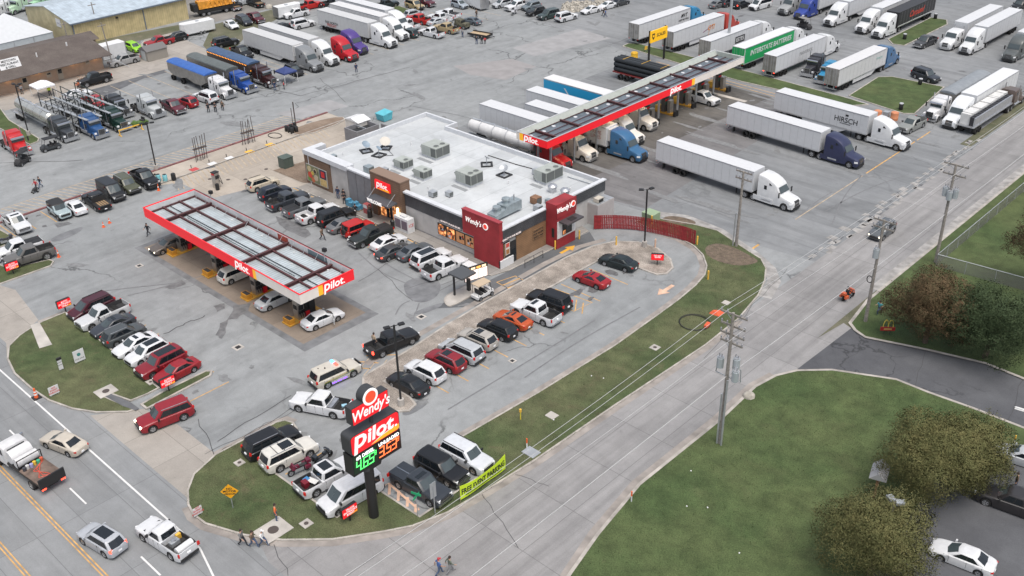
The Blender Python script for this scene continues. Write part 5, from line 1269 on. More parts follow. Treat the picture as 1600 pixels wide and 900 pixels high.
for nm,q in(('fascia',MB().box(-a,a-8.6,-b,-b+.12,zb,zt,FAS_R)),('fascia',MB().box(a-8.0,a,-b,-b+.12,zb,zt,FASW)),('fascia',MB().hexa([(a-8.6,-b,zb),(a-7.95,-b,zb),(a-7.95,-b+.12,zb),(a-8.6,-b+.12,zb),(a-8.6,-b,zt),(a-8.05,-b,zt),(a-8.05,-b+.12,zt),(a-8.6,-b+.12,zt)],B_YELL)),
 ('fascia',MB().box(a-.12,a,-b+.12,-b+2.4,zb,zt,FASW)),('fascia',MB().box(a-.12,a,-b+2.4,-b+3.0,zb,zt,B_YELL)),('fascia',MB().box(a-.12,a,-b+3.0,b,zb,zt,FAS_R)),('fascia',MB().box(-a,a-.12,b-.12,b,zb,zt,FAS_R)),('fascia',MB().box(-a,-a+.12,-b+.12,b-.12,zb,zt,FAS_R))):
    obj(nm,q,t)
obj('fascia_trim',MB().box(-a-.03,a+.03,-b-.03,-b+.1,zt,zt+.07,FAS_R).box(a-.1,a+.03,-b+.1,b+.03,zt,zt+.07,FAS_R).box(-a-.03,-a+.1,-b+.1,b+.03,zt,zt+.07,FAS_R).box(-a+.1,a-.1,b-.1,b+.03,zt,zt+.05,IBEAM),t)
q=MB();q.box(-a+.13,a-.13,b-.16,b-.125,zb+.3,zt-.02,FASB);q.box(-a+.125,-a+.16,-b+.13,b-.16,zb+.3,zt-.02,FASB)
for k in range(14):
    x=-a+1.2+k*2.25;q.cyl((x,b-.2,zt-.1),(x+.0,b-.9,zb+.35),.03,M_STEEL,5)
q.box(2.2,4.2,b-.18,b-.165,zb+.35,zt-.1,mat('rusty panel',(.3,.05,.03),.7,var=.3));q.box(8.0,11.5,b-.18,b-.165,zb+.4,zt-.1,mat('dark glass panel',(.08,.12,.14),.3))
obj('fascia_back',q,t)
for k in range(4):
    x=-a+4.05+k*8.1
    q=MB();q.box(x-.16,x+.16,-b+.14,b-.14,zb+.62,zb+.68,IBEAM);q.box(x-.03,x+.03,-b+.14,b-.14,zb+.30,zb+.62,IBEAM);q.box(x-.16,x+.16,-b+.14,b-.14,zb+.26,zb+.30,IBEAM);obj('main_beam',q,t)
q=MB()
for y in(-b+2.45,b-2.45):
    q.box(-a+.14,a-.14,y-.11,y+.11,zb+.5,zb+.55,IBEAM);q.box(-a+.14,a-.14,y-.03,y+.03,zb+.28,zb+.5,IBEAM)
for y in(-b+.22,b-.32):q.box(-a+.14,a-.14,y-.07,y+.07,zb+.3,zb+.5,IBEAM)
q.box(-a+.18,-a+.32,-b+.2,b-.2,zb+.3,zb+.5,IBEAM)
obj('purlin',q,t)
q=MB();q.path([(-a+.5,-.3,zb+.4),(a-.5,-.25,zb+.4)],.05,M_TRIM);q.path([(-a+5,-.6,zb+.36),(a-5,-.65,zb+.36)],.03,M_TRIM)
for k in range(15):q.cyl((-a+1.4+k*2.1,(-2.6,2.6,.8)[k%3],zb+.28),(-a+1.4+k*2.1,(-2.6,2.6,.8)[k%3],zb+.42),.14,FASB,8)
obj('conduit',q,t)
for i,x in enumerate((-108.0,-100.2,-91.9,-83.8)):
    q=MB();q.box(x+96.15-.2,x+96.15+.2,53.9-54.5-.2,53.9-54.5+.2,0,zb+.3,mat('dark column',(.035,.035,.037),.5));obj('column',q,t)
for k in range(8):
    q=MB();q.box(-a+2+k*4,-a+2.5+k*4,-1.6+(k%2)*2.6,-1.1+(k%2)*2.6,zb+.1,zb+.14,LIGHT);obj('downlight',q,t)
f=[c for c in t.children if c.name.startswith('fascia')]
lettering('Pilot',1.25,B_WHL,f[0],(a-10.7,-b-.02,(zb+zt)/2+.04),(1,0,0),depth=.015,shear=.15,bold=.022,sx=1.05)
lettering('Pilot',1.25,B_WHL,f[5],(a+.02,.9,(zb+zt)/2+.04),(0,1,0),depth=.015,shear=.15,bold=.022,sx=1.05)
for x,y,lb in((-108.15,58.0,'small floodlight on the back edge of the petrol canopy, near its left end'),(-85.0,57.9,'small floodlight on the back edge of the petrol canopy, near its right end')):
    w=thing('floodlight',lb,'floodlight',(x,y,4.7),0,'floodlights on the petrol canopy');obj('post',MB().cyl((0,0,0),(0,0,1.2),.05,M_STEEL),w);obj('head',MB().obox((0,.1,1.4),(.45,.35,.4),.3,M_BLACK),w)
t,a,b,zb=canopy('long diesel canopy with red fascia spanning the truck fuelling lanes',-93.3,-87.5,98.0,147.4,6.0,1.1,9,'Y',DECK2,True)
zt=6.0
for q in(MB().box(a-.12,a,-b,b-15,zb,zt,FAS_R),MB().box(a-.12,a,b-14.2,b,zb,zt,FASW),MB().box(a-.12,a,b-15,b-14.2,zb,zt,B_YELL),MB().box(-a+1.3,a-.12,-b,-b+.12,zb,zt,FAS_R),MB().box(-a+.6,-a+1.3,-b,-b+.12,zb,zt,B_YELL),MB().box(-a,-a+.6,-b,-b+.12,zb,zt,FASW),MB().box(-a,-a+.12,-b+.12,b,zb,zt,FASB),MB().box(-a+.12,a-.12,b-.12,b,zb,zt,FASB)):obj('fascia',q,t)
obj('fascia_trim',MB().box(a-.14,a+.03,-b-.03,b+.03,zt,zt+.06,mat('trim silver',(.5,.5,.52),.4,.3)).box(-a-.03,a-.14,-b-.03,-b+.14,zt,zt+.06,MATS['trim silver']).box(-a-.03,-a+.14,-b+.14,b+.03,zt,zt+.06,FASB),t)
q=MB();q.hexa([(-a+.14,-b+.14,zb+.3),(-a+.75,-b+.14,zb+.3),(-a+.75,b-.14,zb+.3),(-a+.14,b-.14,zb+.3),(-a+.14,-b+.14,zt-.02),(-a+.2,-b+.14,zt-.02),(-a+.2,b-.14,zt-.02),(-a+.14,b-.14,zt-.02)],mat('pale lining',(.36,.39,.36),.6,var=.08));q.box(-a+.75,a-.13,b-.3,b-.125,zb+.3,zt-.02,MATS['pale lining']);obj('fascia_back',q,t)
for k in range(9):
    y=-b+3.1+k*5.4
    q=MB();q.box(-a+.75,a-.14,y-.15,y+.15,zb+.6,zb+.66,IBEAM);q.box(-a+.75,a-.14,y-.04,y+.04,zb+.28,zb+.6,IBEAM);obj('main_beam',q,t)
q=MB()
for x in(-a+.85,-.4,.9,a-.9):q.box(x-.06,x+.06,-b+.2,b-.3,zb+.4,zb+.46,IBEAM)
obj('purlin',q,t)
q=MB()
for k in range(20):
    y=-b+1.6+k*2.42
    q.cyl((-1.6+(k%2)*.3,y,zb+.28),(-1.6+(k%2)*.3,y,zb+.36),.3,B_CAP,10)
    if k%2:q.cyl((2.1,y,zb+.28),(2.1,y,zb+.5),.14,B_CAP,8)
q.path([(a-.5,-b+.5,zb+.62),(a-.5,b-.5,zb+.62)],.05,B_CAP)
obj('light_housing',q,t)
for k in range(9):
    y=100.4+5.1*k+.0
    q=MB();
    for x in(-1.2,1.2):q.box(x-.12,x+.12,y+.25-122.7-.12,y+.25-122.7+.12,.15,zb+.2,M_STEEL)
    obj('column',q,t)
    q=MB();q.box(-.4,.4,y+2.4-122.7,y+3.2-122.7,zb+.1,zb+.14,LIGHT);q.box(1.6,2.2,y+2.4-122.7,y+3.2-122.7,zb+.1,zb+.14,LIGHT);obj('downlight',q,t)
f=[c for c in t.children if c.name.startswith('fascia')]
lettering('Pilot',1.2,B_WHL,f[0],(a+.02,b-19.3,(zb+zt)/2),(0,1,0),depth=.015,shear=.15,bold=.03,sx=1.15)
lettering('Pilot',1.15,B_WHL,f[3],(-.1,-b-.02,(zb+zt)/2),(1,0,0),depth=.015,shear=.15,bold=.03,sx=1.1)
q=MB();q.cyl((-90.0,98.3,0),(-90.0,98.3,5.2),.16,M_BLACK,10);tag(obj('post',q),'black steel post beneath the near end of the diesel canopy','post')
# ---- pump islands
STAIN=mat('pump steel',(.46,.44,.41),.3,.75,var=.15)
def fuel_pump(x,y,label,group,big=False):
    t=thing('fuel_pump',label,'fuel pump',(x,y,0),0,group)
    obj('island',MB().box(-.75,.75,-2.4,2.2,0,.16,mat('island orange',(.48,.26,.04),.6,var=.2)if not big else mat('island steel',(.45,.25,.04),.6,var=.2))if not big else MB().box(-1.7,1.7,-.55,.55,0,.3,MATS.get('island steel')or mat('island steel',(.50,.27,.04),.6,var=.2)),t)
    if not big:
        obj('bumper',MB().box(-.6,.6,-2.3,-1.6,.16,.75,mat('orange planter',(.50,.22,.02),.6,var=.2)).box(-.5,.5,-2.2,-1.7,.75,.78,M_LINER),t)
        obj('cabinet',MB().box(-.42,.42,-.95,-.1,.16,2.45,STAIN).box(-.46,.46,-1.0,-.05,2.45,2.6,M_TRIM),t)
        obj('cabinet',MB().box(-.4,.4,.6,1.4,.16,2.3,M_TRIM),t)
        obj('display',MB().box(-.3,.3,-1.0,-.95,1.4,1.9,M_TRIM).box(.42,.46,-.8,-.2,1.3,1.9,M_TRIM).box(-.44,.44,-.9,-.15,2.6,2.66,M_RED),t)
        q=MB()
        for k in range(3):q.box(.42,.56,-.85+k*.28,-.7+k*.28,.9,1.25,M_BLACK)
        for k in range(3):q.path([(.5,-.78+k*.28,1.0),(.75,-.75+k*.28,.5),(.52,-.72+k*.28,1.9)],.025,M_BLACK,5)
        obj('nozzle',q,t)
        obj('bin',MB().box(.15,.65,-.05,.45,.16,1.0,M_RED).box(.12,.68,-.08,.48,1.0,1.1,M_TRIM),t)
    else:
        obj('guard',MB().box(-1.8,-1.0,-.5,.5,.3,1.1,M_YELLOW),t)
        obj('cabinet',MB().box(-.6,.1,-.5,.5,.3,2.5,mat('dark pump',(.09,.085,.08),.5)).box(.55,1.1,-.45,.45,.3,2.35,STAIN),t)
        obj('display',MB().box(.1,.13,-.35,.35,1.5,2.0,mat('green screen',(.05,.2,.15),.3)).box(.1,.14,-.4,.4,2.1,2.4,M_RED).box(-.62,.14,-.55,.55,2.5,2.6,M_TRIM),t)
        obj('nozzle',MB().path([(.3,-.4,1.2),(.6,-.5,.6),(.3,-.3,2.0)],.04,M_BLACK).path([(.3,.4,1.2),(.6,.5,.6),(.3,.3,2.0)],.04,M_BLACK),t)
        for y_ in(-.3,.0):obj('bin',MB().cyl((2.1,y_*2+.1,0),(2.1,y_*2+.1,.9),.27,M_BLACK,10),t)
    return t
for i,(x,lb)in enumerate(((-108.0,'farthest left pump stand with red bin under the petrol canopy'),(-100.0,'pump stand left of the white SUV under the petrol canopy'),(-91.9,'pump stand left of the silver sedan under the petrol canopy'),(-83.8,'pump stand beside the white car with its door open'))):
    fuel_pump(x,53.4,lb,'pump stands under the petrol canopy')
for i,(y,lb)in enumerate(((125.7,'diesel pump island behind the hindmost white tractor nose'),(130.7,'diesel pump island two lanes nearer than the white pickup truck'),(135.7,'diesel pump island just nearer than the white pickup truck'),(140.8,'diesel pump island just beyond the white pickup truck'),(145.9,'last diesel pump island with black bins at the far canopy end'))):
    fuel_pump(-91.0,y,lb,'diesel pump islands',True)
for i,y in enumerate((105.2,109.8,114.4)):
    fuel_pump(-91.5,y,('diesel pump island between the red and the cream tractors','diesel pump island between the cream and the blue tractors','diesel pump island between the blue and the white tractors')[i],'diesel pump islands',True)
t=thing('fuel_pump','single grey pump standing on the concrete corner by the parked beige car','fuel pump',(-121.3,66.3,0),.15)
obj('cabinet',MB().box(-.35,.35,-.4,.4,0,2.3,STAIN).box(-.4,.4,-.45,.45,2.3,2.4,M_TRIM),t);obj('display',MB().box(.35,.38,-.3,.3,1.4,1.9,M_TRIM).box(-.3,.3,-.43,-.4,2.0,2.25,M_RED),t);obj('bin',MB().cyl((.7,-.5,0),(.7,-.5,.9),.28,M_BLACK,10),t);obj('nozzle',MB().path([(.4,.3,1.1),(.7,.5,.5),(.5,.3,1.9)],.04,M_BLACK),t)
# ------------------------------------------------------------------ far buildings
SH=ground_mat('asphalt shingles',(.105,.088,.08),(.085,.07,.064),(.13,.112,.10),big=.3,stain=1.0,stain_amt=.25,speck=.25)
TANW=mat('tan wall',(.42,.30,.22),.85,var=.1)
t=thing('roadhouse','low brown-shingled building with tan walls and a white roof sign','building',(-188,62,0))
def R0(name,mb):return obj(name,mb,t,loc=(188,-62,0))
mb=MB();mb.box(-200,-184.6,20,82.3,0,3.1,TANW);R0('wall',mb)
rf=MB();xe,xr_,xw=-182.4,-192.0,-201.5
rf.face([(xe,18,2.9),(xe,83.4,2.9),(xr_,83.4,4.9),(xr_,18,4.9)],SH);rf.face([(xw,18,2.9),(xr_,18,4.9),(xr_,83.4,4.9),(xw,83.4,2.9)],SH)
rf.face([(xe,18,2.78),(xe,83.4,2.78),(xe,83.4,2.9),(xe,18,2.9)],SH);rf.face([(xe,83.4,2.78),(xr_,83.4,4.78),(xr_,83.4,4.9),(xe,83.4,2.9)],SH);rf.face([(xw,83.4,2.78),(xr_,83.4,4.78),(xr_,83.4,4.9),(xw,83.4,2.9)],SH)
rf.face([(xe,18,2.78),(xe,83.4,2.78),(-184.6,83.4,3.08),(-184.6,18,3.08)],TANW)
rf.face([(-184.6,82.3,3.1),(-200,82.3,3.1),(-192,82.3,4.75)],TANW)
R0('roof',rf)
mb=MB();mb.box(-200,-195,83.4,86.5,0,2.9,TANW);R0('annexe',mb);rf=MB();rf.extr([(-200.6,2.85),(-194.2,2.85),(-197.4,3.8)],83.45,87,SH);R0('annexe_roof',rf)
def slope_z(x):return 2.9+(xe-x)/(xe-xr_)*2.0
so=R0('roof_sign',MB().hexa([(-186.2,64.6,3.5),(-186.1,64.6,3.5),(-186.1,68.3,3.5),(-186.2,68.3,3.5),(-187.0,64.6,5.3),(-186.9,64.6,5.3),(-186.9,68.3,5.3),(-187.0,68.3,5.3)],M_WHITE))
for k,(s_,mm)in enumerate((('MIDTOWN',M_TRIM),('RESTAURANT',M_TRIM),('& GRILL',M_TRIM))):lettering(s_,.52,mm,so,(-186.72+k*.22,66.45,4.95-k*.5),(0,1,0),(-.4,0,.9),depth=.01,bold=.01)
for y,z0,z1,w_ in((71.5,1.0,1.9,.9),(73.5,0.1,2.1,1.0),(67,.1,2.1,1.0),(79.0,1.6,2.2,.8)):
    q=MB();q.box(-184.62,-184.52,y,y+w_,z0,z1,mat('door pale',(.4,.34,.27),.6));q.box(-184.53,-184.5,y+.15,y+w_-.15,z0+(z1-z0)*.55,z1-.12,M_GLASS);R0('window',q)
for y in(64.3,69.6,76.4,80.7):
    q=MB();q.box(-184.62,-184.35,y,y+.9,2.5,2.65,mat('porch lamp',(1,.7,.4),.4,emit=(1,.55,.22),estr=9));R0('wall_lamp',q)
q=MB();q.cyl((-188,72,3.9),(-188,72,4.8),.12,M_WHITE);q.cyl((-189.4,78.4,4.2),(-189.4,78.4,5.0),.15,M_WHITE);R0('vent_pipe',q)
q=MB()
for k in range(7):q.path([(-183.6+.0,82.6+k*.25,0),(-183.6,82.6+k*.25,2.4)],.03,M_STEEL,4)
q.path([(-184.4,82.5,2.8),(-181.6,85.8,.1)],.05,M_STEEL);tag(obj('scaffold_rack',q),'grey metal rack leaning at the right end of the roadhouse','rack')
YW=stripes('yellow ribbed wall',(.52,.43,.235),(.40,.33,.175),'Y',.5,.86,.6,.05,.3)
YG=stripes('yellow ribbed gable',(.50,.44,.27),(.40,.345,.2),'X',.5,.86,.6,.05,.3)
RB=stripes('pale blue metal roof',(.46,.53,.585),(.38,.445,.5),'Y',.6,.9,.4,.2,.3)
t=thing('warehouse','yellow metal warehouse with a pale blue roof at the top left','warehouse',(-212,100,0))
mb=MB();mb.box(-223,-202.5,85.6,111.2,0,4.6,YW);mb.face([(-223,85.55,0),(-202.5,85.55,0),(-202.5,85.55,4.6),(-212.7,85.55,6.3),(-223,85.55,4.6)],YG);obj('wall',mb,t,loc=(212,-100,0),fix=False)
mb=MB()
for xa,xb in((-202.0,-212.7),(-223.5,-212.7)):mb.hexa([(xa,85.2,4.55),(xa,111.6,4.55),(xb,111.6,6.35),(xb,85.2,6.35),(xa,85.2,4.67),(xa,111.6,4.67),(xb,111.6,6.47),(xb,85.2,6.47)],RB)
mb.box(-202.1,-201.9,85.2,111.6,4.35,4.6,mat('blue grey trim',(.13,.16,.2),.5));obj('roof',mb,t,loc=(212,-100,0))
q=MB();q.box(-202.5,-202.38,85.7,85.95,0,4.5,MATS['blue grey trim']);q.box(-202.5,-202.38,101.0,101.2,0,4.5,MATS['blue grey trim']);obj('downpipe',q,t,loc=(212,-100,0))
q=MB();q.box(-208.9,-206.9,85.44,85.52,3.0,4.6,M_WHITE);q.box(-208.4,-207.4,85.42,85.44,3.6,3.9,mat('sign grey',(.4,.4,.45),.6));obj('sign_board',q,t,loc=(212,-100,0))
q=MB();q.box(-202.5,-202.2,95,95.4,3.6,3.9,M_TRIM);obj('wall_lamp',q,t,loc=(212,-100,0))
TENT=mat('marquee canvas',(.50,.52,.54),.7,var=.04)
t=thing('marquee_tent','big white marquee tent with a peaked roof at the top left','tent',(-212,70,0))
mb=MB();e=[(6.6,-15,3),(6.6,13,3),(-7,13,3),(-7,-15,3)];pk=[(1.5,6.5,7.2),(1.5,-8,7.2)];vl=[(6.6,-1,3),(-7,-1,3),(1.5,-1,5.0)]
mb.face([vl[0],e[1],pk[0],vl[2]],TENT);mb.face([e[1],e[2],pk[0]],TENT);mb.face([e[2],vl[1],vl[2],pk[0]],TENT);mb.face([e[0],vl[0],vl[2],pk[1]],TENT);mb.face([vl[1],e[3],pk[1],vl[2]],TENT);mb.face([e[3],e[0],pk[1]],TENT);obj('roof',mb,t)
W2=mat('marquee wall',(.44,.48,.505),.7,var=.05)
mb=MB();mb.box(-6.9,6.5,-14.9,12.9,0,2.98,W2)
for k in range(8):mb.box(6.5,6.58,-14.5+k*3.9,-14.4+k*3.9,0,2.9,M_STEEL)
obj('wall',mb,t)
t=thing('garden_shed','small grey-roofed storage shed beside the silver pickup truck','shed',(-182.9,91.8,0))
obj('wall',MB().box(-1.7,1.3,-2.0,2.2,0,2.0,mat('shed taupe',(.27,.25,.22),.8)),t);obj('roof',MB().extr([(-1.9,1.95),(1.5,1.95),(-.2,2.75)],-2.15,2.35,mat('shed roof',(.14,.135,.135),.8)),t);obj('door',MB().box(-.9,.5,-2.06,-2.0,.1,1.9,mat('shed door pale',(.42,.44,.44),.6)),t)
t=thing('storage_container','white storage box with a flat top beside the leaning utility pole','container',(-190.2,87.2,0))
obj('box',MB().box(-1.3,1.3,-2.8,2.2,.1,2.7,M_WHITE),t);obj('corner_post',MB().box(1.3,1.34,-2.8,-2.65,.1,2.72,M_STEEL).box(1.3,1.34,2.05,2.2,.1,2.72,M_STEEL),t)
def popup(loc,label,colour,s=1.5,rz=0):
    t=thing('popup_tent',label,'pop-up tent',loc,rz)
    c=mat('tent '+str(colour),colour,.7);h=2.1
    obj('canopy',MB().face([(-s,-s,h),(s,-s,h),(0,0,h+.8)],c).face([(s,-s,h),(s,s,h),(0,0,h+.8)],c).face([(s,s,h),(-s,s,h),(0,0,h+.8)],c).face([(-s,s,h),(-s,-s,h),(0,0,h+.8)],c).box(-s,s,-s-.01,-s+.01,h-.25,h,c).box(s-.01,s+.01,-s,s,h-.25,h,c),t)
    for x in(-s,s):
        for y in(-s,s):obj('leg',MB().cyl((x*.97,y*.97,0),(x*.97,y*.97,h),.04,M_WHITE,6),t)
popup((*(-178.23,67.87),0),'white pop-up tent in front of the tan roadhouse wall',(.72,.73,.75),1.6)
popup((*(-151.47,100.05),0),'navy blue pop-up tent beside the dark red show truck',(.03,.05,.16),1.4)

# ------------------------------------------------------------------ big roadside sign
SB=mat('sign steel dark',(.055,.058,.062),.5,.3)
t=thing('pylon_sign','tall roadside pylon sign with two red panels and a digital fuel price board','sign',(-53.4,38.0,0))
obj('pole',MB().cyl((0,0,0),(0,0,5.6),.42,M_BLACK,20),t,40);obj('mast',MB().cyl((0,.8,9.4),(0,.8,10.6),.16,SB,10).cyl((0,-.2,5.2),(0,-.2,8),.4,SB,14),t,40)
def rrect(y0,y1,z0,z1,r,n=5):
    pts=[]
    for cy,cz,a0 in((y1-r,z1-r,0),(y0+r,z1-r,pi/2),(y0+r,z0+r,pi),(y1-r,z0+r,1.5*pi)):
        for k in range(n+1):a=a0+pi/2*k/n;pts.append((cy+r*cos(a),cz+r*sin(a)))
    return pts
def slab(poly,x0,x1,m):
    q=MB();n=len(poly);q.face([(x1,y,z)for y,z in poly],m);q.face([(x0,y,z)for y,z in poly],m)
    for i in range(n):
        (y0,z0),(y1,z1)=poly[i],poly[(i+1)%n];q.face([(x0,y0,z0),(x1,y0,z0),(x1,y1,z1),(x0,y1,z1)],m)
    return q
wy=slab([(-1.3,10.35),(2.35,10.35),(2.35,11.98),(1.55,11.98),(-.25,11.98),(-1.3,11.98)],-.35,.45,SB);wo=obj('restaurant_panel',wy,t)
obj('face',slab([(-1.24,10.42),(2.29,10.42),(2.29,11.92),(-1.24,11.92)],.44,.48,B_REDL),wo)
obj('face',slab([(-1.24,10.42),(2.29,10.42),(2.29,11.92),(-1.24,11.92)],-.38,-.34,B_REDL),wo)
obj('medallion',slab([(.62+.77*cos(a*pi/14),12.2+.77*sin(a*pi/14))for a in range(28)],-.36,.455,SB),wo)
obj('medallion_face',slab([(.62+.74*cos(a*pi/14),12.2+.74*sin(a*pi/14))for a in range(28)],.45,.49,B_WHL),wo)
obj('medallion_centre',slab([(.62+.52*cos(a*pi/14),12.2+.52*sin(a*pi/14))for a in range(28)],.488,.50,mat('medallion orange red',(.58,.07,.03),.4,emit=(1,.08,.03),estr=.3)),wo)
lettering("Wendy's",1.28,B_WHL,wo,(.50,.5,11.1),(0,1,0),depth=.015,shear=.22,bold=.015,sx=.84)
pp=obj('fuel_brand_panel',slab(rrect(-1.75,3.25,7.55,9.45,.32),-.75,.42,SB),t)
obj('face',slab(rrect(-1.66,3.16,7.63,9.37,.28),.41,.47,B_REDL),pp);obj('face',slab(rrect(-1.66,3.16,7.63,9.37,.28),-.80,-.74,B_REDL),pp)
lettering('Pilot',1.75,B_WHL,pp,(.49,.72,8.72),(0,1,0),depth=.012,shear=.15,bold=.045,sx=1.16)
q=MB();ps=[(.15,7.72),(1.2,7.98),(2.3,8.12),(3.14,8.18),(3.14,7.78),(2.9,7.70),(.6,7.69)];q.face([(.476,y,z)for y,z in ps],B_YELL)
q.face([(.478,y,z)for y,z in((.15,7.72),(1.2,7.98),(2.3,8.12),(2.3,8.18),(1.15,8.05))],B_WHL);obj('swoosh',q,pp,fix=False)
pb=obj('price_board',slab([(-1.75,5.55),(-.2,5.55),(-.1,5.25),(1.0,5.25),(1.1,5.55),(3.25,5.55),(3.25,7.5),(-1.75,7.5)],-.7,.40,M_BLACK),t)
obj('face',slab([(-1.68,5.75),(.72,5.75),(.72,7.42),(-1.68,7.42)],.395,.43,mat('board green black',(.008,.03,.012),.4)),pb);obj('face',slab([(.78,5.75),(3.18,5.75),(3.18,7.42),(.78,7.42)],.395,.43,mat('board red black',(.03,.008,.008),.4)),pb)
LG=mat('green digits',(.1,.8,.2),.4,emit=(.10,1,.16),estr=1.1);LR=mat('red digits',(.9,.25,.08),.4,emit=(1,.13,.035),estr=1.3);LW=mat('small lit letters',(.8,.8,.8),.4,emit=(.95,1,.97),estr=.8)
def seg(parent,ch,y,z,w,h,m):
    S={'4':'bfgc','6':'afgedc','5':'afgcd','3':'abgcd','9':'abfgcd','.':'.'}[ch];th=w*.17;q=MB();sl=.12
    def bar(y0,z0,y1,z1):q.hexa([(.43,y0+z0*sl,z0),(.45,y0+z0*sl,z0),(.45,y1+z0*sl,z0),(.43,y1+z0*sl,z0),(.43,y0+z1*sl,z1),(.45,y0+z1*sl,z1),(.45,y1+z1*sl,z1),(.43,y1+z1*sl,z1)],m)
    for s_ in S:
        if s_=='a':bar(0,h-th,w,h)
        if s_=='d':bar(0,0,w,th)
        if s_=='g':bar(0,h/2-th/2,w,h/2+th/2)
        if s_=='f':bar(0,h/2,th,h)
        if s_=='e':bar(0,0,th,h/2)
        if s_=='b':bar(w-th,h/2,w,h)
        if s_=='c':bar(w-th,0,w,h/2)
        if s_=='.':bar(0,0,th,th)
    obj('digit',q,parent,loc=(0,y,z))
for base,txt,m in((-1.52,'4.65',LG),(.88,'3.53',LR)):
    y=base
    for c in txt:
        if c=='.':seg(pb,'.',y-.06,5.92,.55,.95,m);y+=.12
        else:seg(pb,c,y,5.92,.5,.98,m);y+=.6
    seg(pb,'9',y-.02,6.5,.22,.42,m)
lettering('#2 DIESEL',.46,LW,pb,(.44,-.45,7.16),(0,1,0),depth=.01,sx=.92,bold=.005);lettering('UNLEADED',.46,LW,pb,(.44,2.0,7.16),(0,1,0),depth=.01,sx=.92,bold=.005)
# ------------------------------------------------------------------ small signs
def kiosk(xy,lines,label,rz=0,swoosh=True,w=1.55,h=.95):
    t=thing('directional_sign',label,'sign',(*xy,.1),rz,'small red directional signs')
    obj('post',MB().box(-.06,.06,-.06,.06,0,.75,M_BLACK),t)
    c=obj('cabinet',slab(rrect(-w/2,w/2,.65,.65+h,.06,2),-.22,.1,M_BLACK),t)
    obj('face',slab(rrect(-w/2+.03,w/2-.03,.68,.62+h,.05,2),.095,.125,B_REDL),c)
    for k,s_ in enumerate(lines):lettering(s_,h*.30,B_WHL,c,(.13,.03,.65+h*.76-k*h*.27),(0,1,0),depth=.004,bold=.004,sx=.95,shear=.1)
    if swoosh:q=MB();q.face([(.128,y,z)for y,z in((-.1,.72),(w/2-.06,.88),(w/2-.06,.72))],B_YELL);obj('swoosh',q,c,fix=False)
kiosk((-118.0,36.0),('AUTO','ENTRANCE','ONLY'),'red directional sign in front of the grey pickup truck at the left edge')
kiosk((-104.7,36.1),('AUTO','ENTRANCE','ONLY'),'red directional sign beside the maroon minivan')
kiosk((-82.3,35.9),('AUTO','ENTRANCE','ONLY'),'red directional sign beside the red sedan at the end of the left row')
kiosk((-54.4,36.3),('TRUCK','ENTRANCE','RIGHT'),'red directional sign beside the white passenger van')
kiosk((-61.6,88.5),('DO NOT','ENTER'),'red do not enter sign on the gravel island by the drive-through loop',-pi/3.2,False,1.5,.8)
def yard(name,xy,label,draw,rz=0,w=1.2,h=1.4,z=.15,m=None):
    t=thing(name,label,'sign',(*xy,.1),rz)
    obj('stake',MB().cyl((0,-w*.35,0),(0,-w*.35,z+.1),.02,M_STEEL,5).cyl((0,w*.35,0),(0,w*.35,z+.1),.02,M_STEEL,5),t)
    b=obj('board',MB().box(-.02,.02,-w/2,w/2,z,z+h,m or M_WHITE),t);draw(b,w,h,z);return t
RT=mat('red print',(.55,.06,.06),.6);GT=mat('green print',(.05,.22,.2),.6)
def d1(b,w,h,z):
    q=MB();q.cyl((.021,0,z+h*.6),(.028,0,z+h*.6),.2,GT,10);obj('emblem',q,b);lettering('FOR SALE',.22,M_TRIM,b,(.024,0,z+.3),(0,1,0),depth=.003)
yard('yard_sign',(-93.8,32.4),'white board with a green emblem standing on the left grass island',d1,0,1.15,1.35)
def d2(b,w,h,z):
    for k,s_ in enumerate(('NO','EVENT','PARKING')):lettering(s_,.26,RT,b,(.024,0,z+.75-k*.26),(0,1,0),depth=.003,bold=.006)
yard('yard_sign',(-90.1,27.9),'white sign with red lettering near the kerb of the left grass island',d2,0,1.0,.95)
yard('yard_sign',(-64.3,28.1),'white sign with red lettering at the left tip of the pylon sign grass',d2,0,.8,.8)
t=thing('panel_sign','narrow white post panel with dark top on the left grass island','post',(-93.9,30.4,.1));obj('panel',MB().box(-.05,.05,-.22,.22,.1,1.25,M_WHITE),t);obj('cap',MB().box(-.08,.08,-.25,.25,1.25,1.5,M_TRIM),t)
for k,s_ in enumerate(('EVENT','ENTRY')):lettering(s_,.17,M_TRIM,t,(.055,0,.95-k*.3),(0,1,0),depth=.003)
t=thing('warning_sign','yellow diamond warning sign leaning on its post on the grass by the highway','sign',(-63.0,30.6,.1),-.75)
obj('post',MB().cyl((0,0,0),(0,0,2.0),.04,M_STEEL,6),t);s_=1.05
b=obj('plate',slab([(0,1.1),(.76,1.86),(0,2.62),(-.76,1.86)],.04,.07,mat('warning yellow',(.78,.36,.01),.45)),t)
for k,w_ in enumerate(('NO','MOTOR','VEHICLES')):lettering(w_,.30 if k<2 else.22,M_TRIM,b,(.075,0,2.15-k*.28),(0,1,0),depth=.003,bold=.008)
t=thing('banner','lime green banner reading FREE EVENT PARKING on the roadside grass','banner',(-49.2,46.7,.1))
LIM=mat('lime banner',(.50,.68,.02),.6);rows=[]
for k in range(13):
    u=k/12;y=lerp(-2.75,2.75,u);zt=1.75-.28*sin(pi*u)+.12*u;x=.18*sin(pi*u)+.04*sin(9*u);zb=.25+.12*sin(pi*u)+.0
    rows.append([(x,y,zb),(x+.03*sin(7*u),y,(zb+zt)/2),(x,y,zt),(x-.02,y,zt),(x-.02,y,zb)])
cl=obj('cloth',MB().loft(rows,lambda i,j:LIM,True,LIM),t,40)
me=text_mesh('FREE EVENT PARKING',.78,.004,mat('banner black',(.015,.018,.015),.6),bold=.022,sx=.68)
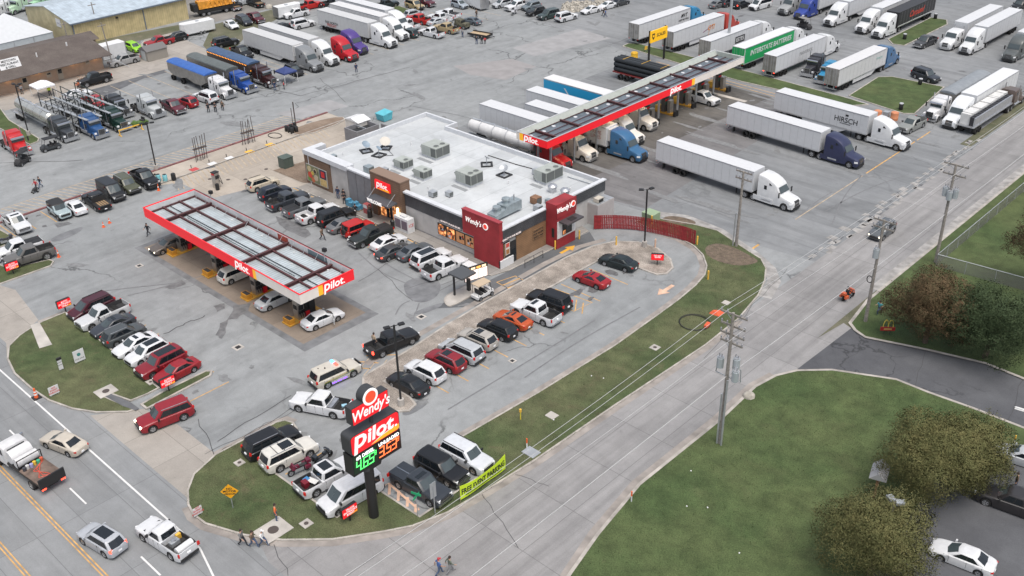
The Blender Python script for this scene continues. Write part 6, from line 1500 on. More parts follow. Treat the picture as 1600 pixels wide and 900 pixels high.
for v in me.vertices:
    u=(v.co.x+2.75)/5.5;yy=v.co.x;zz=v.co.y;v.co=(.18*sin(pi*u)+.04*sin(9*u)+.025+v.co.z,yy,zz+1.02-.08*sin(pi*u)+.06*u)
obj('lettering',me,cl)
q=MB();pr=[]
for k in range(11):
    u=lerp(.1,.9,k/10);pr.append((.18*sin(pi*u)+.04*sin(9*u)+.03,lerp(-2.75,2.75,u),.52+.0*u))
for a,b2 in zip(pr[:-1],pr[1:]):q.hexa([(a[0],a[1],a[2]),(b2[0],b2[1],b2[2]),(b2[0]+.004,b2[1],b2[2]),(a[0]+.004,a[1],a[2]),(a[0],a[1],a[2]+.07),(b2[0],b2[1],b2[2]+.07),(b2[0]+.004,b2[1],b2[2]+.07),(a[0]+.004,a[1],a[2]+.07)],MATS['banner black'])
obj('underline',q,cl)
for y in(-2.75,2.75):obj('stake',MB().cyl((-.01,y,0),(-.01,y,2.0),.03,M_WOOD,6),t)
t=thing('street_sign','green street name sign on a post at the corner of the hatched stall','sign',(-50.6,40.4,.1));obj('post',MB().cyl((0,0,0),(0,0,2.1),.035,M_STEEL,6),t);GS=mat('street green',(.02,.32,.14),.5);obj('blade',MB().obox((0,0,2.18),(.03,.95,.24),.3,GS),t);obj('blade',MB().obox((0,0,2.44),(.95,.03,.24),.3,GS),t)
t=thing('road_sign_back','bare grey back of a road sign in front of the dark pickup truck','sign',(-49.8,41.6,.1));obj('post',MB().box(-.03,.03,-.03,.03,0,3.0,M_STEEL),t);obj('plate',MB().box(-.06,-.03,-.32,.32,1.7,3.3,M_STEEL),t)
t=thing('scale_sign','yellow truck scale sign on two black posts at the grass island','sign',(-107.9,151.0,0))
for y in(-2.35,2.35):obj('post',MB().box(-.14,.14,y-.14,y+.14,0,6.3,M_BLACK),t)
YS=mat('scale yellow',(.75,.42,.01),.4,emit=(1,.52,.02),estr=.2);b=obj('board',slab([(-2.5,4.15),(2.5,4.15),(2.5,6.25),(-2.5,6.25)],.14,.4,YS),t)
obj('emblem',slab([(-2.15,5.75),(-2.15,5.1),(-1.75,4.6),(-1.35,5.1),(-1.35,5.75)],.4,.42,M_BLACK),b);q=MB();q.box(.42,.43,-2.0,-1.5,5.1,5.5,YS);obj('emblem',q,b)
lettering('SCALES',.82,M_BLACK,b,(.41,.55,5.2),(0,1,0),depth=.01,bold=.015,sx=.98)
t=thing('arches_sign','small red sign with yellow arches on the grass under the rusty tree','sign',(-34.5,92.0,.1),-.9)
for y in(-.3,.3):obj('post',MB().cyl((0,y,0),(0,y,.55),.04,M_TRIM,6),t)
obj('board',slab([(-.75,.5),(.75,.5),(.75,.95),(-.75,.95)],-.05,.05,mat('dull red board',(.32,.02,.02),.5)),t);q=MB();AY=mat('arch yellow',(.62,.48,.08),.5)
for s_ in(-.25,.25):
    pts=[(0,s_+.26*cos(a*pi/8),.95+.85*sin(a*pi/8))for a in range(9)];q.path(pts,.05,AY,6)
obj('arches',q,t);q=MB();q.box(.05,.06,-.4,.4,.62,.82,mat('dull yellow strip',(.5,.3,.1),.5));obj('strip',q,t)
# ------------------------------------------------------------------ poles and wires
WIRE=mat('weathered wire',(.52,.52,.52),.5,.3)
INS=mat('insulator',(.3,.3,.32),.3)
def upole(x,y,h,label,arms,lean=0.0,extra=()):
    t=thing('utility_pole',label,'utility pole',(x,y,0),0,'wooden utility poles')
    obj('pole',MB().cyl((0,0,0),(lean,0,h),.2,M_POLE,10,.13),t,40)
    for z,ln in arms:
        q=MB();q.box(-ln/2+lean*z/h,ln/2+lean*z/h,.12,.24,z-.08,z+.08,M_POLE)
        q.path([(-ln*.3+lean,.18,z),(lean,.18,z-.7)],.03,M_STEEL,4);q.path([(ln*.3+lean,.18,z),(lean,.18,z-.7)],.03,M_STEEL,4)
        for s_ in(-.47,-.25,.25,.47):q.cyl((ln*s_,.18,z+.08),(ln*s_,.18,z+.32),.07,INS,6)
        obj('crossarm',q,t)
    for e in extra:
        if e[0]=='can':
            q=MB();_,ex,ey,ez=e;q.cyl((ex,ey,ez),(ex,ey,ez+1.0),.32,mat('transformer grey',(.42,.46,.49),.4,.3),12);q.cyl((ex,ey,ez+1.0),(ex,ey,ez+1.12),.26,M_STEEL,12)
            for a in(-.12,.12):q.cyl((ex+a,ey,ez+1.1),(ex+a,ey,ez+1.45),.05,INS,6)
            obj('transformer',q,t,40)
        if e[0]=='bracket':q=MB();q.path([(-1.15,.2,e[1]+1.3),(-1.25,.2,e[1]),(1.25,.2,e[1]),(1.15,.2,e[1]+1.3)],.05,M_STEEL,6);obj('bracket',q,t)
        if e[0]=='conduit':q=MB();q.cyl((e[1],-.2,0),(e[1]+lean*e[2]/h,-.2,e[2]),.09,M_STEEL,8);obj('conduit',q,t)
        if e[0]=='ring':q=MB();q.path([(-.3+.3*cos(a*pi/6),-.1,e[1]+.4*sin(a*pi/6))for a in range(13)],.05,M_TRIM,5);obj('cable_loop',q,t)
    return t
upole(-37.4,65.2,13.9,'big utility pole with three transformers on the near lawn edge',[(13.6,2.6),(12.5,2.4),(11.6,2.4),(10.8,2.2)],0,[('can',-.85,.1,8.0),('can',.55,.4,8.3),('can',.85,-.1,7.4),('bracket',7.3),('conduit',.22,7.2),('conduit',-.22,5.6)])
upole(-37.4,93.0,12.2,'utility pole with one transformer beside the rusty tree',[(12.0,2.4),(11.2,2.2)],.1,[('can',0,-.38,8.0),('ring',5.2)])
upole(-37.4,110.5,12.6,'utility pole with paired transformers at the chain-link fence corner',[(12.4,2.8),(11.2,2.6)],0,[('can',-.55,0,8.6),('can',.1,-.4,8.4),('can',.6,0,8.6)])
upole(-57.2,98.7,10.0,'utility pole on the grass in front of the white truck cab',[(9.8,2.2),(8.9,2.2)],0,[('conduit',-.35,4.5)])
upole(-37.4,147.0,12.6,'utility pole standing beyond the top right corner of the picture',[(12.4,2.8),(11.2,2.6)])
upole(-37.4,21.5,13.4,'utility pole standing beside the highway below the picture',[(13.2,2.6),(12.2,2.4)])
def wire(a,b,sag,label,r=.018):
    n=16;pts=[]
    for k in range(n+1):
        u=k/n;pts.append((lerp(a[0],b[0],u),lerp(a[1],b[1],u),lerp(a[2],b[2],u)-sag*4*u*(1-u)))
    tag(obj('power_line',MB().path(pts,r,WIRE,5),fix=False),label,'power line','overhead wires beside the road')
for dx,nm in((-1.2,'left'),(-.6,'second'),(1.2,'right')):
    wire((-37.4+dx,65.4,13.9),(-37.4+dx,110.7,12.8),.35,'overhead wire from the three-transformer pole to the fence corner pole, %s strand'%nm)
    wire((-37.4+dx,21.7,13.5),(-37.4+dx,65.4,13.9 if dx<1 else 12.8),.5,'overhead wire running past the lime banner to the three-transformer pole, %s strand'%nm)
    wire((-37.4+dx,110.7,12.8),(-37.4+dx,147.2,12.7),.3,'overhead wire leaving the fence corner pole for the top right, %s strand'%nm)
wire((-37.4,65,7.5),(-37.4,110.5,6.4),.2,'low cable from the three-transformer pole to the fence corner pole',.03)
wire((-37.4,21.5,7.3),(-37.4,65,7.5),.15,'low cable running above the side road to the three-transformer pole',.03)
wire((-37.4,110.5,6.4),(-37.4,147,6.3),.2,'low cable leaving the fence corner pole for the top right',.03)
def farpole(xy,h,label,lean=(0,0)):
    t=thing('utility_pole',label,'utility pole',(*xy,0),0,'wooden utility poles');obj('pole',MB().cyl((0,0,0),(*lean,h),.14,M_POLE,8,.1),t);obj('crossarm',MB().box(lean[0]-.1,lean[0]+.1,lean[1]-.8,lean[1]+.8,h-.6,h-.48,M_POLE),t)
farpole((-204.0,91.6),7.4,'thin utility pole in front of the yellow warehouse wall',(0,-.3));farpole((-184.8,84.2),8.3,'leaning utility pole at the right end of the roadhouse roof',(0,-.5));farpole((-201.9,84.0),5.5,'short pole against the gable of the yellow warehouse')
def lamp(xy,h,label,heads,base='conc',z0=0.0):
    t=thing('street_lamp',label,'lamp post',(*xy,z0),0,'parking lot lamp posts')
    obj('base',MB().cyl((0,0,0),(0,0,.75),.32,M_CONC,14),t,40);obj('pole',MB().box(-.075,.075,-.075,.075,.7,h,M_BLACK),t)
    for a in heads:
        q=MB();q.box(.05,.5,-.03,.03,h-.12,h-.06,M_BLACK);q.box(.42,1.0,-.2,.2,h-.15,h+.0,M_BLACK);o=obj('lamp_head',q,t,rz=a)
    return t
lamp((-63.3,49.7),9.1,'black twin-headed lamp post on the gravel tip beside the black sedan',(radians(70),radians(250)),z0=.1)
lamp((-65.5,91.2),7.7,'black lamp post on the gravel island inside the drive-through loop',(radians(80),radians(215)),z0=.1)
lamp((-133.6,63.9),7.3,'black lamp post beside the black lifted pickup truck',(radians(60),radians(240)))
lamp((-161.7,57.6),8.3,'black twin-headed lamp post on the grass strip beside the silver tanker',(0,pi,pi/2),z0=.1)
lamp((-164.6,144.2),8.5,'lamp post on the small grass island among parked pickup trucks',(0,pi),z0=.1)
t=thing('street_lamp','tall grey steel mast rising behind the far end of the diesel canopy','lamp post',(-100.4,163.0,0),0,'parking lot lamp posts');obj('pole',MB().cyl((0,0,0),(0,0,24),.28,M_STEEL,12,.2),t,40);obj('lamp_head',MB().cyl((0,0,24),(0,0,24.5),.7,M_STEEL,12),t)
t=thing('street_lamp','lamp post with two grey floodlights among the olive trees','lamp post',(-19.8,60.6,.1),0,'parking lot lamp posts')
obj('pole',MB().cyl((0,0,0),(0,0,6.6),.1,M_POLE,8),t);
for a in(.6,2.6):obj('lamp_head',MB().box(.1,.75,-.25,.25,6.5,6.75,M_STEEL),t,rz=a)
# ------------------------------------------------------------------ fences
t=thing('red_fence','curved red slatted fence along the outside of the drive-through loop','fence',(-67.5,93.8,.12))
fp_=chaikin([(-73.2,90.8),(-71.3,92.7),(-68.6,94.4),(-65.2,95.3),(-62.7,95.75),(-61.2,95.7)],2,False);FR=mat('red slats',(.24,.018,.022),.7,var=.25,scale=3)
tot=0;q=MB()
for a,b in zip(fp_[:-1],fp_[1:]):
    L_=math.hypot(b[0]-a[0],b[1]-a[1]);ang=math.atan2(b[1]-a[1],b[0]-a[0]);n=max(1,int(round(L_/.2)))
    for k in range(n):
        u=(k+.5)/n;q.obox((lerp(a[0],b[0],u)+67.5,lerp(a[1],b[1],u)-93.8,.95),(.165,.03,1.9),ang,FR)
obj('slats',q,t);q=MB()
for z in(.5,1.5):ribbon_pts=[(x+67.5-.05,y-93.8+.06,z)for x,y in fp_];q.path(ribbon_pts,.05,FR,4)
obj('rail',q,t)
MESH,nt_,p_=_nodes('chain link mesh')
tr_=nt_.nodes.new('ShaderNodeBsdfTransparent');ms_=nt_.nodes.new('ShaderNodeMixShader');ms_.inputs[0].default_value=.5
p_.inputs['Base Color'].default_value=(.22,.215,.205,1);nt_.links.new(tr_.outputs[0],ms_.inputs[1]);nt_.links.new(p_.outputs[0],ms_.inputs[2])
nt_.links.new(ms_.outputs[0],nt_.nodes['Material Output'].inputs['Surface'])
t=thing('chain_link_fence','grey chain-link fence beside the road and across the lawn at the right','fence',(-37.0,109.6,.1))
q=MB();q2=MB();C_=[(0,88),(0,0),(9.8,1.0),(27,2.6)]
for a,b in zip(C_[:-1],C_[1:]):
    q.face([(*a,0),(*b,0),(*b,1.55),(*a,1.55)],MESH);q2.path([(*a,1.57),(*b,1.57)],.045,M_STEEL,6)
    L_=math.hypot(b[0]-a[0],b[1]-a[1]);n=int(L_/3)
    for k in range(n+1):u=k/n;q2.cyl((lerp(a[0],b[0],u),lerp(a[1],b[1],u),0),(lerp(a[0],b[0],u),lerp(a[1],b[1],u),1.6),.04,M_STEEL,6)
obj('mesh',q,t,fix=False);obj('posts_and_rail',q2,t)
t=thing('guard_rail','grey pedestrian railing in front of the side door','railing',(-72.9,79.2,.12));q=MB()
for y in(-1.6,0,1.6):q.cyl((0,y,0),(0,y,1.0),.03,M_TRIM,6)
for z in(.5,1.0):q.path([(0,-1.6,z),(0,1.6,z)],.025,M_TRIM,5)
obj('rail',q,t)
t=thing('show_barrier','low yellow barrier in front of the dark green car hauler','barrier',(-150.2,69.0,0));q=MB();q.box(-.06,.06,-2.0,2.0,.85,1.0,M_YELLOW)
for y in(-1.9,1.9):q.box(-.06,.06,y-.06,y+.06,0,.9,M_YELLOW);q.box(-.5,.5,y-.06,y+.06,0,.1,M_YELLOW)
obj('frame',q,t)
# ------------------------------------------------------------------ drive-through order point
t=thing('order_canopy','dark canopy on one post over the drive-through order point','canopy',(-74.0,68.4,.12));DKC=mat('order canopy',(.07,.075,.08),.45)
obj('post',MB().box(-.6,-.42,-.9,-.72,0,2.6,M_TRIM),t);obj('roof',MB().box(-1.15,1.15,-1.1,1.1,2.6,2.82,DKC),t);obj('speaker',MB().box(-.3,.1,.9,1.2,0,1.5,M_TRIM),t)
t=thing('menu_board','lit drive-through menu board with five bright panels','menu board',(-74.4,71.0,.12),-.25);obj('frame',MB().box(-.15,.05,-1.55,1.55,.7,2.45,M_TRIM).box(-.1,0,-1.0,-.85,0,.7,M_TRIM).box(-.1,0,.85,1.0,0,.7,M_TRIM),t)
MBL=mat('lit menu panel',(.9,.75,.68),.4,emit=(1,.80,.72),estr=.6)
for k in range(5):obj('panel',MB().box(.05,.07,-1.5+k*.6,-.95+k*.6,.78,1.98,MBL),t)
q=MB()
for k in range(4):q.box(.05,.075,-1.4+k*.72,-.85+k*.72,2.08,2.34,(mat('lit food strip',(.8,.4,.1),.4,emit=(1,.45,.1),estr=.7),mat('lit food strip pale',(.9,.7,.5),.4,emit=(1,.7,.4),estr=.6))[k%2])
obj('food_strip',q,t)
t=thing('folding_table','white folding table beside the white pickup truck near the menu board','table',(-77.0,72.7,.0));obj('top',MB().box(-.95,.95,-.6,.6,.98,1.05,M_WHITE),t)
for x in(-.8,.8):
    for y in(-.5,.5):obj('leg',MB().cyl((x,y,0),(x,y,1.0),.03,M_STEEL,5),t)
def cart(loc,rz,label,top,body,name='golf_cart',cat='golf cart',rows_=2,sc=1.0,topy=True):
    t=thing(name,label,cat,loc,rz)
    obj('body',MB().hexa([(-1.3*sc,-.58,.3),(1.3*sc,-.5,.3),(1.3*sc,.5,.3),(-1.3*sc,.58,.3),(-1.3*sc,-.6,.62),(1.2*sc,-.5,.75),(1.2*sc,.5,.75),(-1.3*sc,.6,.62)],body).hexa([(.7*sc,-.55,.6),(1.3*sc,-.45,.6),(1.3*sc,.45,.6),(.7*sc,.55,.6),(.6*sc,-.5,1.0),(.9*sc,-.45,.95),(.9*sc,.45,.95),(.6*sc,.5,1.0)],body),t)
    for k in range(rows_):obj('seat',MB().box(-.75*sc+k*.65,-.35*sc+k*.65,-.5,.5,.62,.85,M_LINER).box(-.8*sc+k*.65,-.7*sc+k*.65,-.5,.5,.85,1.25,M_LINER),t)
    if topy:
        obj('roof',MB().box(-1.15*sc,.75*sc,-.62,.62,1.9,1.98,top),t);q=MB()
        for x,x2 in((-1.1,-1.0),(.95,.65)):
            for y in(-.52,.52):q.cyl((x*sc,y,.7),(x2*sc,y,1.9),.03,M_TRIM,5)
        obj('roof_post',q,t)
    for x in(-.85*sc,.9*sc):
        for y in(-.55,.55):add_wheel(t,x,y,.26*(1.15 if sc>1 else 1),.2)
    return t
cart((-72.0,69.6,0),radians(88),'white golf cart with tan roof waiting at the drive-through menu',mat('cart roof tan',(.45,.36,.26),.7),M_WHITE)
cart((*(-153.14,57.19),0),radians(-94),'black side-by-side utility buggy crossing in front of the show trucks',M_TRIM,mat('buggy dark',(.04,.045,.05),.5),'utility_buggy','buggy',2,1.15)
cart((*(-151.00,51.84),0),radians(-60),'black open buggy nearest the red show truck',M_TRIM,M_LINER,'utility_buggy','buggy',1,1.0)
cart((*(-152.05,71.56),0),radians(-85),'green utility buggy beside the yellow barrier',M_TRIM,mat('buggy green',(.08,.14,.03),.5),'utility_buggy','buggy',1,1.0,False)
cart((*(-98.20,187.50),0),radians(-20),'long black side-by-side buggy crossing the truck aisle at the upper right',mat('buggy grey top',(.2,.19,.18),.6),M_LINER,'utility_buggy','buggy',3,1.3)
cart((*(-233.08,90.21),0),radians(-10),'green farm utility buggy behind the white marquee',M_TRIM,mat('buggy dark green',(.01,.06,.03),.5),'utility_buggy','buggy',2,1.2)
# ------------------------------------------------------------------ motorbikes
def bike(loc,rz,label,col,person_on=False):
    t=thing('motorcycle',label,'motorcycle',loc,rz,'motorcycles');c=mat('bike '+label[:12],col,.35,coat=.4)
    for x in(-.75,.8):
        w=obj('wheel',wheel_meshes(.33,.15)[0],t,loc=(x,0,.33));obj('rim',wheel_meshes(.33,.15)[1],w)
    obj('frame',MB().box(-.4,.45,-.14,.14,.3,.62,M_CHROME).path([(.45,0,.6),(.8,0,.33)],.05,M_CHROME).path([(-.3,0,.5),(-.75,0,.33)],.05,M_TRIM),t)
    obj('tank',MB().hexa([(-.05,-.16,.68),(.5,-.12,.72),(.5,.12,.72),(-.05,.16,.68),(0,-.12,.92),(.42,-.1,.95),(.42,.1,.95),(0,.12,.92)],c),t)
    obj('seat',MB().box(-.75,-.05,-.17,.17,.66,.8,M_LINER),t);obj('fairing',MB().hexa([(.5,-.4,.75),(.75,-.3,.75),(.75,.3,.75),(.5,.4,.75),(.45,-.35,1.15),(.6,-.25,1.15),(.6,.25,1.15),(.45,.35,1.15)],c),t)
    obj('handlebar',MB().path([(.35,-.45,1.05),(.5,0,1.05),(.35,.45,1.05)],.025,M_CHROME,5),t)
    for s in(1,-1):obj('saddlebag',MB().box(-1.0,-.45,s*.33-.12,s*.33+.12,.45,.75,c),t)
    obj('top_case',MB().box(-1.1,-.7,-.25,.25,.85,1.15,c),t)
bike((-62.6,37.2,0),radians(-100),'maroon touring motorcycle parked nearest the grass beside the white SUV',(.12,.012,.03));bike((-62.3,39.6,0),radians(95),'black touring motorcycle parked behind the maroon one',(.02,.025,.03))
bike((-41.1,96.2,0),radians(80),'orange motorcycle ridden along the side road',(.55,.10,.03))
bike((*(-150.40,157.95),0),radians(-70),'white and black motorcycle at the front of the upper parked row',(.5,.5,.52))
bike((*(-126.73,38.69),0),radians(-100),'dark motorcycle at the left edge beside the white pickup truck',(.05,.05,.06))
# ------------------------------------------------------------------ people
SKIN=mat('skin',(.42,.25,.18),.6);HAIR=mat('dark hair',(.03,.02,.015),.7)
POSES={
 'stand':dict(hipL=(0,.10,.92),kneeL=(.02,.12,.50),footL=(0,.13,.07),kneeR=(.02,-.12,.50),footR=(-.02,-.13,.07),elL=(-.03,.27,1.13),haL=(.06,.28,.87),elR=(-.03,-.27,1.13),haR=(.06,-.28,.87)),
 'walk':dict(kneeL=(.20,.10,.52),footL=(.28,.10,.08),kneeR=(-.05,-.10,.50),footR=(-.34,-.10,.14),elL=(-.18,.26,1.14),haL=(-.16,.28,.90),elR=(.10,-.26,1.14),haR=(.30,-.25,.98)),
 'arms':dict(kneeL=(.02,.12,.50),footL=(0,.14,.07),kneeR=(.03,-.12,.50),footR=(.02,-.14,.07),elL=(.02,.30,1.15),haL=(.22,.08,1.14),elR=(.02,-.30,1.15),haR=(.24,-.06,1.10)),
 'run':dict(kneeL=(.34,.10,.60),footL=(.22,.10,.22),kneeR=(-.14,-.10,.50),footR=(-.52,-.10,.36),elL=(-.24,.24,1.16),haL=(-.05,.25,1.02),elR=(.16,-.24,1.14),haR=(.34,-.20,1.22)),
 'ride':dict(kneeL=(.36,.28,.62),footL=(.24,.26,.30),kneeR=(.36,-.28,.62),footR=(.24,-.26,.30),elL=(.30,.30,1.02),haL=(.50,.32,1.05),elR=(.30,-.30,1.02),haR=(.50,-.32,1.05)),
}
BODY={}
def body_mesh(pose,shirt,trous,hat,sleeve):
    k=(pose,shirt,trous,hat,sleeve)
    if k in BODY:return BODY[k]
    P=POSES[pose];dz=-.10 if pose=='ride' else 0
    V=[(0,0,.95),(0,0,1.12),(0,0,1.34),(.01,0,1.50),(.02,0,1.60),(.03,0,1.70)]
    Rd=[.15,.135,.165,.062,.085,.095];E=[(0,1),(1,2),(2,3),(3,4),(4,5)];Tg=['t','s','s','k','k','k']
    for s,n in((1,'L'),(-1,'R')):
        b=len(V);V+=[(0,s*.10,.88),P['knee'+n],P['foot'+n],(P['foot'+n][0]+.16,P['foot'+n][1],P['foot'+n][2]-.03)]
        Rd+=[.105,.068,.048,.038];E+=[(0,b),(b,b+1),(b+1,b+2),(b+2,b+3)];Tg+=['t','t','t','b']
        b=len(V);h=Vector(P['ha'+n]);e=Vector(P['el'+n]);d=(h-e).normalized()
        V+=[(0,s*.20,1.40),tuple(e),tuple(h)];Rd+=[.07,.045,.032];E+=[(2,b),(b,b+1),(b+1,b+2)];Tg+=['s','s' if sleeve else 'k','k']
        sd=d.orthogonal().normalized();p=h+d*.07;pb=len(V);V.append(tuple(p));Rd.append(.03);E.append((b+2,pb));Tg.append('k')
        side=Vector((0,s,0));ac=d.cross(side);ac=ac.normalized()if ac.length>.1 else Vector((1,0,0))
        for f in range(4):
            o=len(V);q=p+ac*((f-1.5)*.022)+d*.03;V+=[tuple(q),tuple(q+d*(.05-abs(f-1.2)*.008)-side*.012)];Rd+=[.0095,.008];E+=[(pb,o),(o,o+1)];Tg+=['k','k']
        o=len(V);q=h+d*.03+ac*.04;V+=[tuple(q),tuple(q+d*.03+ac*.018)];Rd+=[.011,.009];E+=[(b+2,o),(o,o+1)];Tg+=['k','k']
    me=bpy.data.meshes.new('person');me.from_pydata(V,E,[]);o=bpy.data.objects.new('person',me);COL.objects.link(o)
    m=o.modifiers.new('skin','SKIN');m.use_smooth_shade=True
    for i,sv in enumerate(me.skin_vertices[0].data):sv.radius=(Rd[i],Rd[i]);sv.use_root=(i==0)
    for i in(0,1,2):me.skin_vertices[0].data[i].radius=(Rd[i]*.8,Rd[i]*1.15)
    o.modifiers.new('sub','SUBSURF').levels=1
    dg=bpy.context.evaluated_depsgraph_get();dg.update()
    r=bpy.data.meshes.new_from_object(o.evaluated_get(dg));bpy.data.objects.remove(o);bpy.data.meshes.remove(me)
    r.materials.clear()
    for mm in(SKIN,shirt,trous,HAIR if not hat else hat,M_TRIM):r.materials.append(mm)
    VV=[Vector(v)for v in V]
    for pl in r.polygons:
        c=pl.center;i=min(range(len(VV)),key=lambda j:(VV[j]-c).length-Rd[j]*.5);tg=Tg[i]
        pl.material_index={'k':0,'s':1,'t':2,'b':4}[tg];pl.use_smooth=True
        if tg=='k' and c.z>1.66:pl.material_index=3
        if tg=='k' and 1.58<c.z<=1.66 and c.x<.02:pl.material_index=3
        if tg=='k' and 1.38<c.z<1.44:pl.material_index=1
    BODY[k]=r;return r
def cloth(n,c):return mat('cloth '+n,c,.85)
CL=dict(dark=(.02,.022,.028),navy=(.02,.03,.07),white=(.62,.62,.62),red=(.40,.04,.05),orange=(.62,.14,.04),brown=(.12,.085,.06),teal=(.07,.32,.38),blue=(.06,.12,.30),denim=(.06,.09,.16),grey=(.22,.22,.23),camo=(.12,.14,.11),lime=(.55,.7,.05),purple=(.2,.08,.28),plaid=(.16,.16,.16),tan=(.35,.28,.2))
def person(xy,deg,pose,shirt,trous,label,hat=None,sleeve=True,h=1.75,z=0.0,group='people about the truck stop'):
    me=body_mesh(pose,cloth(shirt,CL[shirt]),cloth(trous,CL[trous]),cloth('hat '+hat,CL[hat])if hat else None,sleeve)
    o=obj('person',me);o.location=(xy[0],xy[1],z);o.rotation_euler=(0,0,radians(deg));s_=h/1.80;o.scale=(s_*1.18,s_*1.18,s_)
    tag(o,label,'person',group)
    hd=MB()
    hm=cloth('hat '+hat,CL[hat])if hat else HAIR
    hd.lathe([(.098,1.69),(.10,1.74),(.08,1.79),(.02,1.81)],hm,10,(.03,0,0))
    if hat:hd.box(.08,.2,-.08,.08,1.695,1.71,hm)
    obj('cap' if hat else 'hair',hd,o,40)
    f=MB();f.box(.118,.128,-.045,-.02,1.655,1.665,M_TRIM);f.box(.118,.128,.02,.045,1.655,1.665,M_TRIM);f.obox((.13,0,1.63),(.03,.02,.035),0,SKIN);f.box(.112,.122,-.025,.025,1.585,1.592,mat('lips',(.3,.1,.09),.6));obj('face',f,o)
    return o
for a in(
 ((-115.1,52.2),-80,'walk','dark','dark','person in dark jacket walking near the left end of the petrol canopy'),
 ((-59.0,32.2),60,'stand','orange','denim','person in orange shirt and jeans standing on the grass by the highway',None,True,1.8,.1),
 ((-57.4,29.8),30,'walk','white','denim','person in white shirt and pale cap beside the concrete inlet cover','white'),
 ((-57.9,29.2),20,'walk','brown','denim','person in brown jacket walking between two companions at the kerb'),
 ((-58.7,28.7),20,'walk','plaid','dark','person in long black and white checked coat at the kerb'),
 ((-37.0,95.2),-110,'run','teal','denim','person in turquoise shirt running on the grass beside the rusty tree',None,False,1.75,.1),
 ((-97.1,66.2),10,'walk','brown','dark','person walking between the petrol canopy and the store parking row'),
 ((-139.9,48.9),-90,'walk','red','dark','person in red top pushing a pushchair across the left aisle'),
 ((-140.4,49.7),-90,'walk','dark','denim','person in dark top beside the pushchair in the left aisle'),
 ((-146.1,111.5),-20,'stand','navy','navy','person in navy clothes in front of the red tractor unit'),
 ((-141.4,137.8),160,'stand','dark','denim','person in dark jacket beside the wooden flat trailer, left of three'),
 ((-140.7,138.5),160,'stand','dark','dark','person in black beside the wooden flat trailer, middle of three'),
 ((-140.2,138.9),160,'stand','red','dark','short person in red top beside the wooden flat trailer',None,True,1.45),
 ((-147.0,139.4),90,'stand','grey','denim','person in pale grey top behind the tan pickup truck'),
 ((-155.2,151.5),0,'stand','brown','dark','person in brown standing alone behind the dark parked car at the top'),
 ((-135.0,169.2),200,'walk','dark','dark','person in black walking by the two white sedans'),
 ((-134.1,168.7),200,'walk','blue','denim','person in blue walking by the two white sedans'),
 ((-148.7,82.2),-30,'stand','dark','dark','person with hands at chest beside the white show truck, leftmost',None,False),
 ((-148.0,83.1),-30,'arms','dark','dark','person in black with arms folded in front of the white show truck'),
 ((-147.7,84.3),-60,'stand','brown','dark','person in brown top at the right of the group by the white show truck'),
 ((-149.3,95.9),-30,'stand','navy','denim','person in navy by the blue pop-up tent'),
 ((-148.6,97.3),60,'arms','red','dark','person in red bending by the dark red show truck',None,True,1.5),
 ((-182.3,65.7),-30,'stand','grey','dark','person in grey shirt standing by the tan roadhouse wall'),
 ((-177.6,68.6),-20,'stand','lime','dark','person in bright yellow vest among the show trucks'),
 ((-176.3,73.2),-20,'stand','orange','dark','person in orange vest behind the white parked car among the show trucks'),
 ((-44.6,37.2),70,'walk','blue','denim','person in blue shirt with red and white cap at the bottom edge','red',False),
 ((-44.1,37.9),70,'walk','camo','grey','person in grey-green patterned shirt at the bottom edge'),
 ((-97.6,74.4),-90,'stand','brown','dark','person with fair hair by the store entrance door',None,True,1.75,.12),
 ((-99.4,73.4),120,'walk','dark','dark','person in black walking in front of the blue bottle stacks'),
 ((-103.2,74.6),-60,'arms','dark','dark','person in black at the foot of the grey store wall',None,True,1.75,.12),
 ((-104.2,75.3),-80,'stand','dark','denim','person with long hair against the white end of the store',None,True,1.7,.12),
 ((-105.2,75.1),-70,'stand','navy','denim','person in blue at the white end of the store, farthest left',None,True,1.8,.12),
 ((-105.0,60.4),-90,'stand','lime','dark','person in lime vest behind the petrol canopy'),
 ((-104.2,60.6),-90,'stand','purple','dark','person in purple top behind the petrol canopy',None,True,1.35),
 ((-15.60,76.59),200,'stand','brown','denim','person in dark red top and jeans beside the pickup truck at the right edge',None,True,1.75,.11)):
    person(*a)
person((-72.3,54.0),90,'stand','tan','dark','person standing up in the bed of the black pickup truck',None,True,1.75,.74)
person((-41.15,95.95),80,'ride','dark','dark','person in black riding the orange motorcycle','dark',True,1.75,-.08)
t=thing('pushchair','dark pushchair in the left aisle in front of two people','pushchair',(-139.4,48.4,0),-pi/2)
obj('seat',MB().hexa([(-.3,-.25,.35),(.35,-.25,.35),(.35,.25,.35),(-.3,.25,.35),(-.4,-.25,.8),(.1,-.25,.6),(.1,.25,.6),(-.4,.25,.8)],M_LINER),t);obj('handle',MB().path([(-.3,-.22,.5),(-.65,-.22,1.0),(-.65,.22,1.0),(-.3,.22,.5)],.02,M_STEEL,5),t)
for x in(-.3,.35):
    for y in(-.25,.25):obj('wheel',MB().cyl((x,y-.03,.12),(x,y+.03,.12),.12,M_TYRE,10),t)
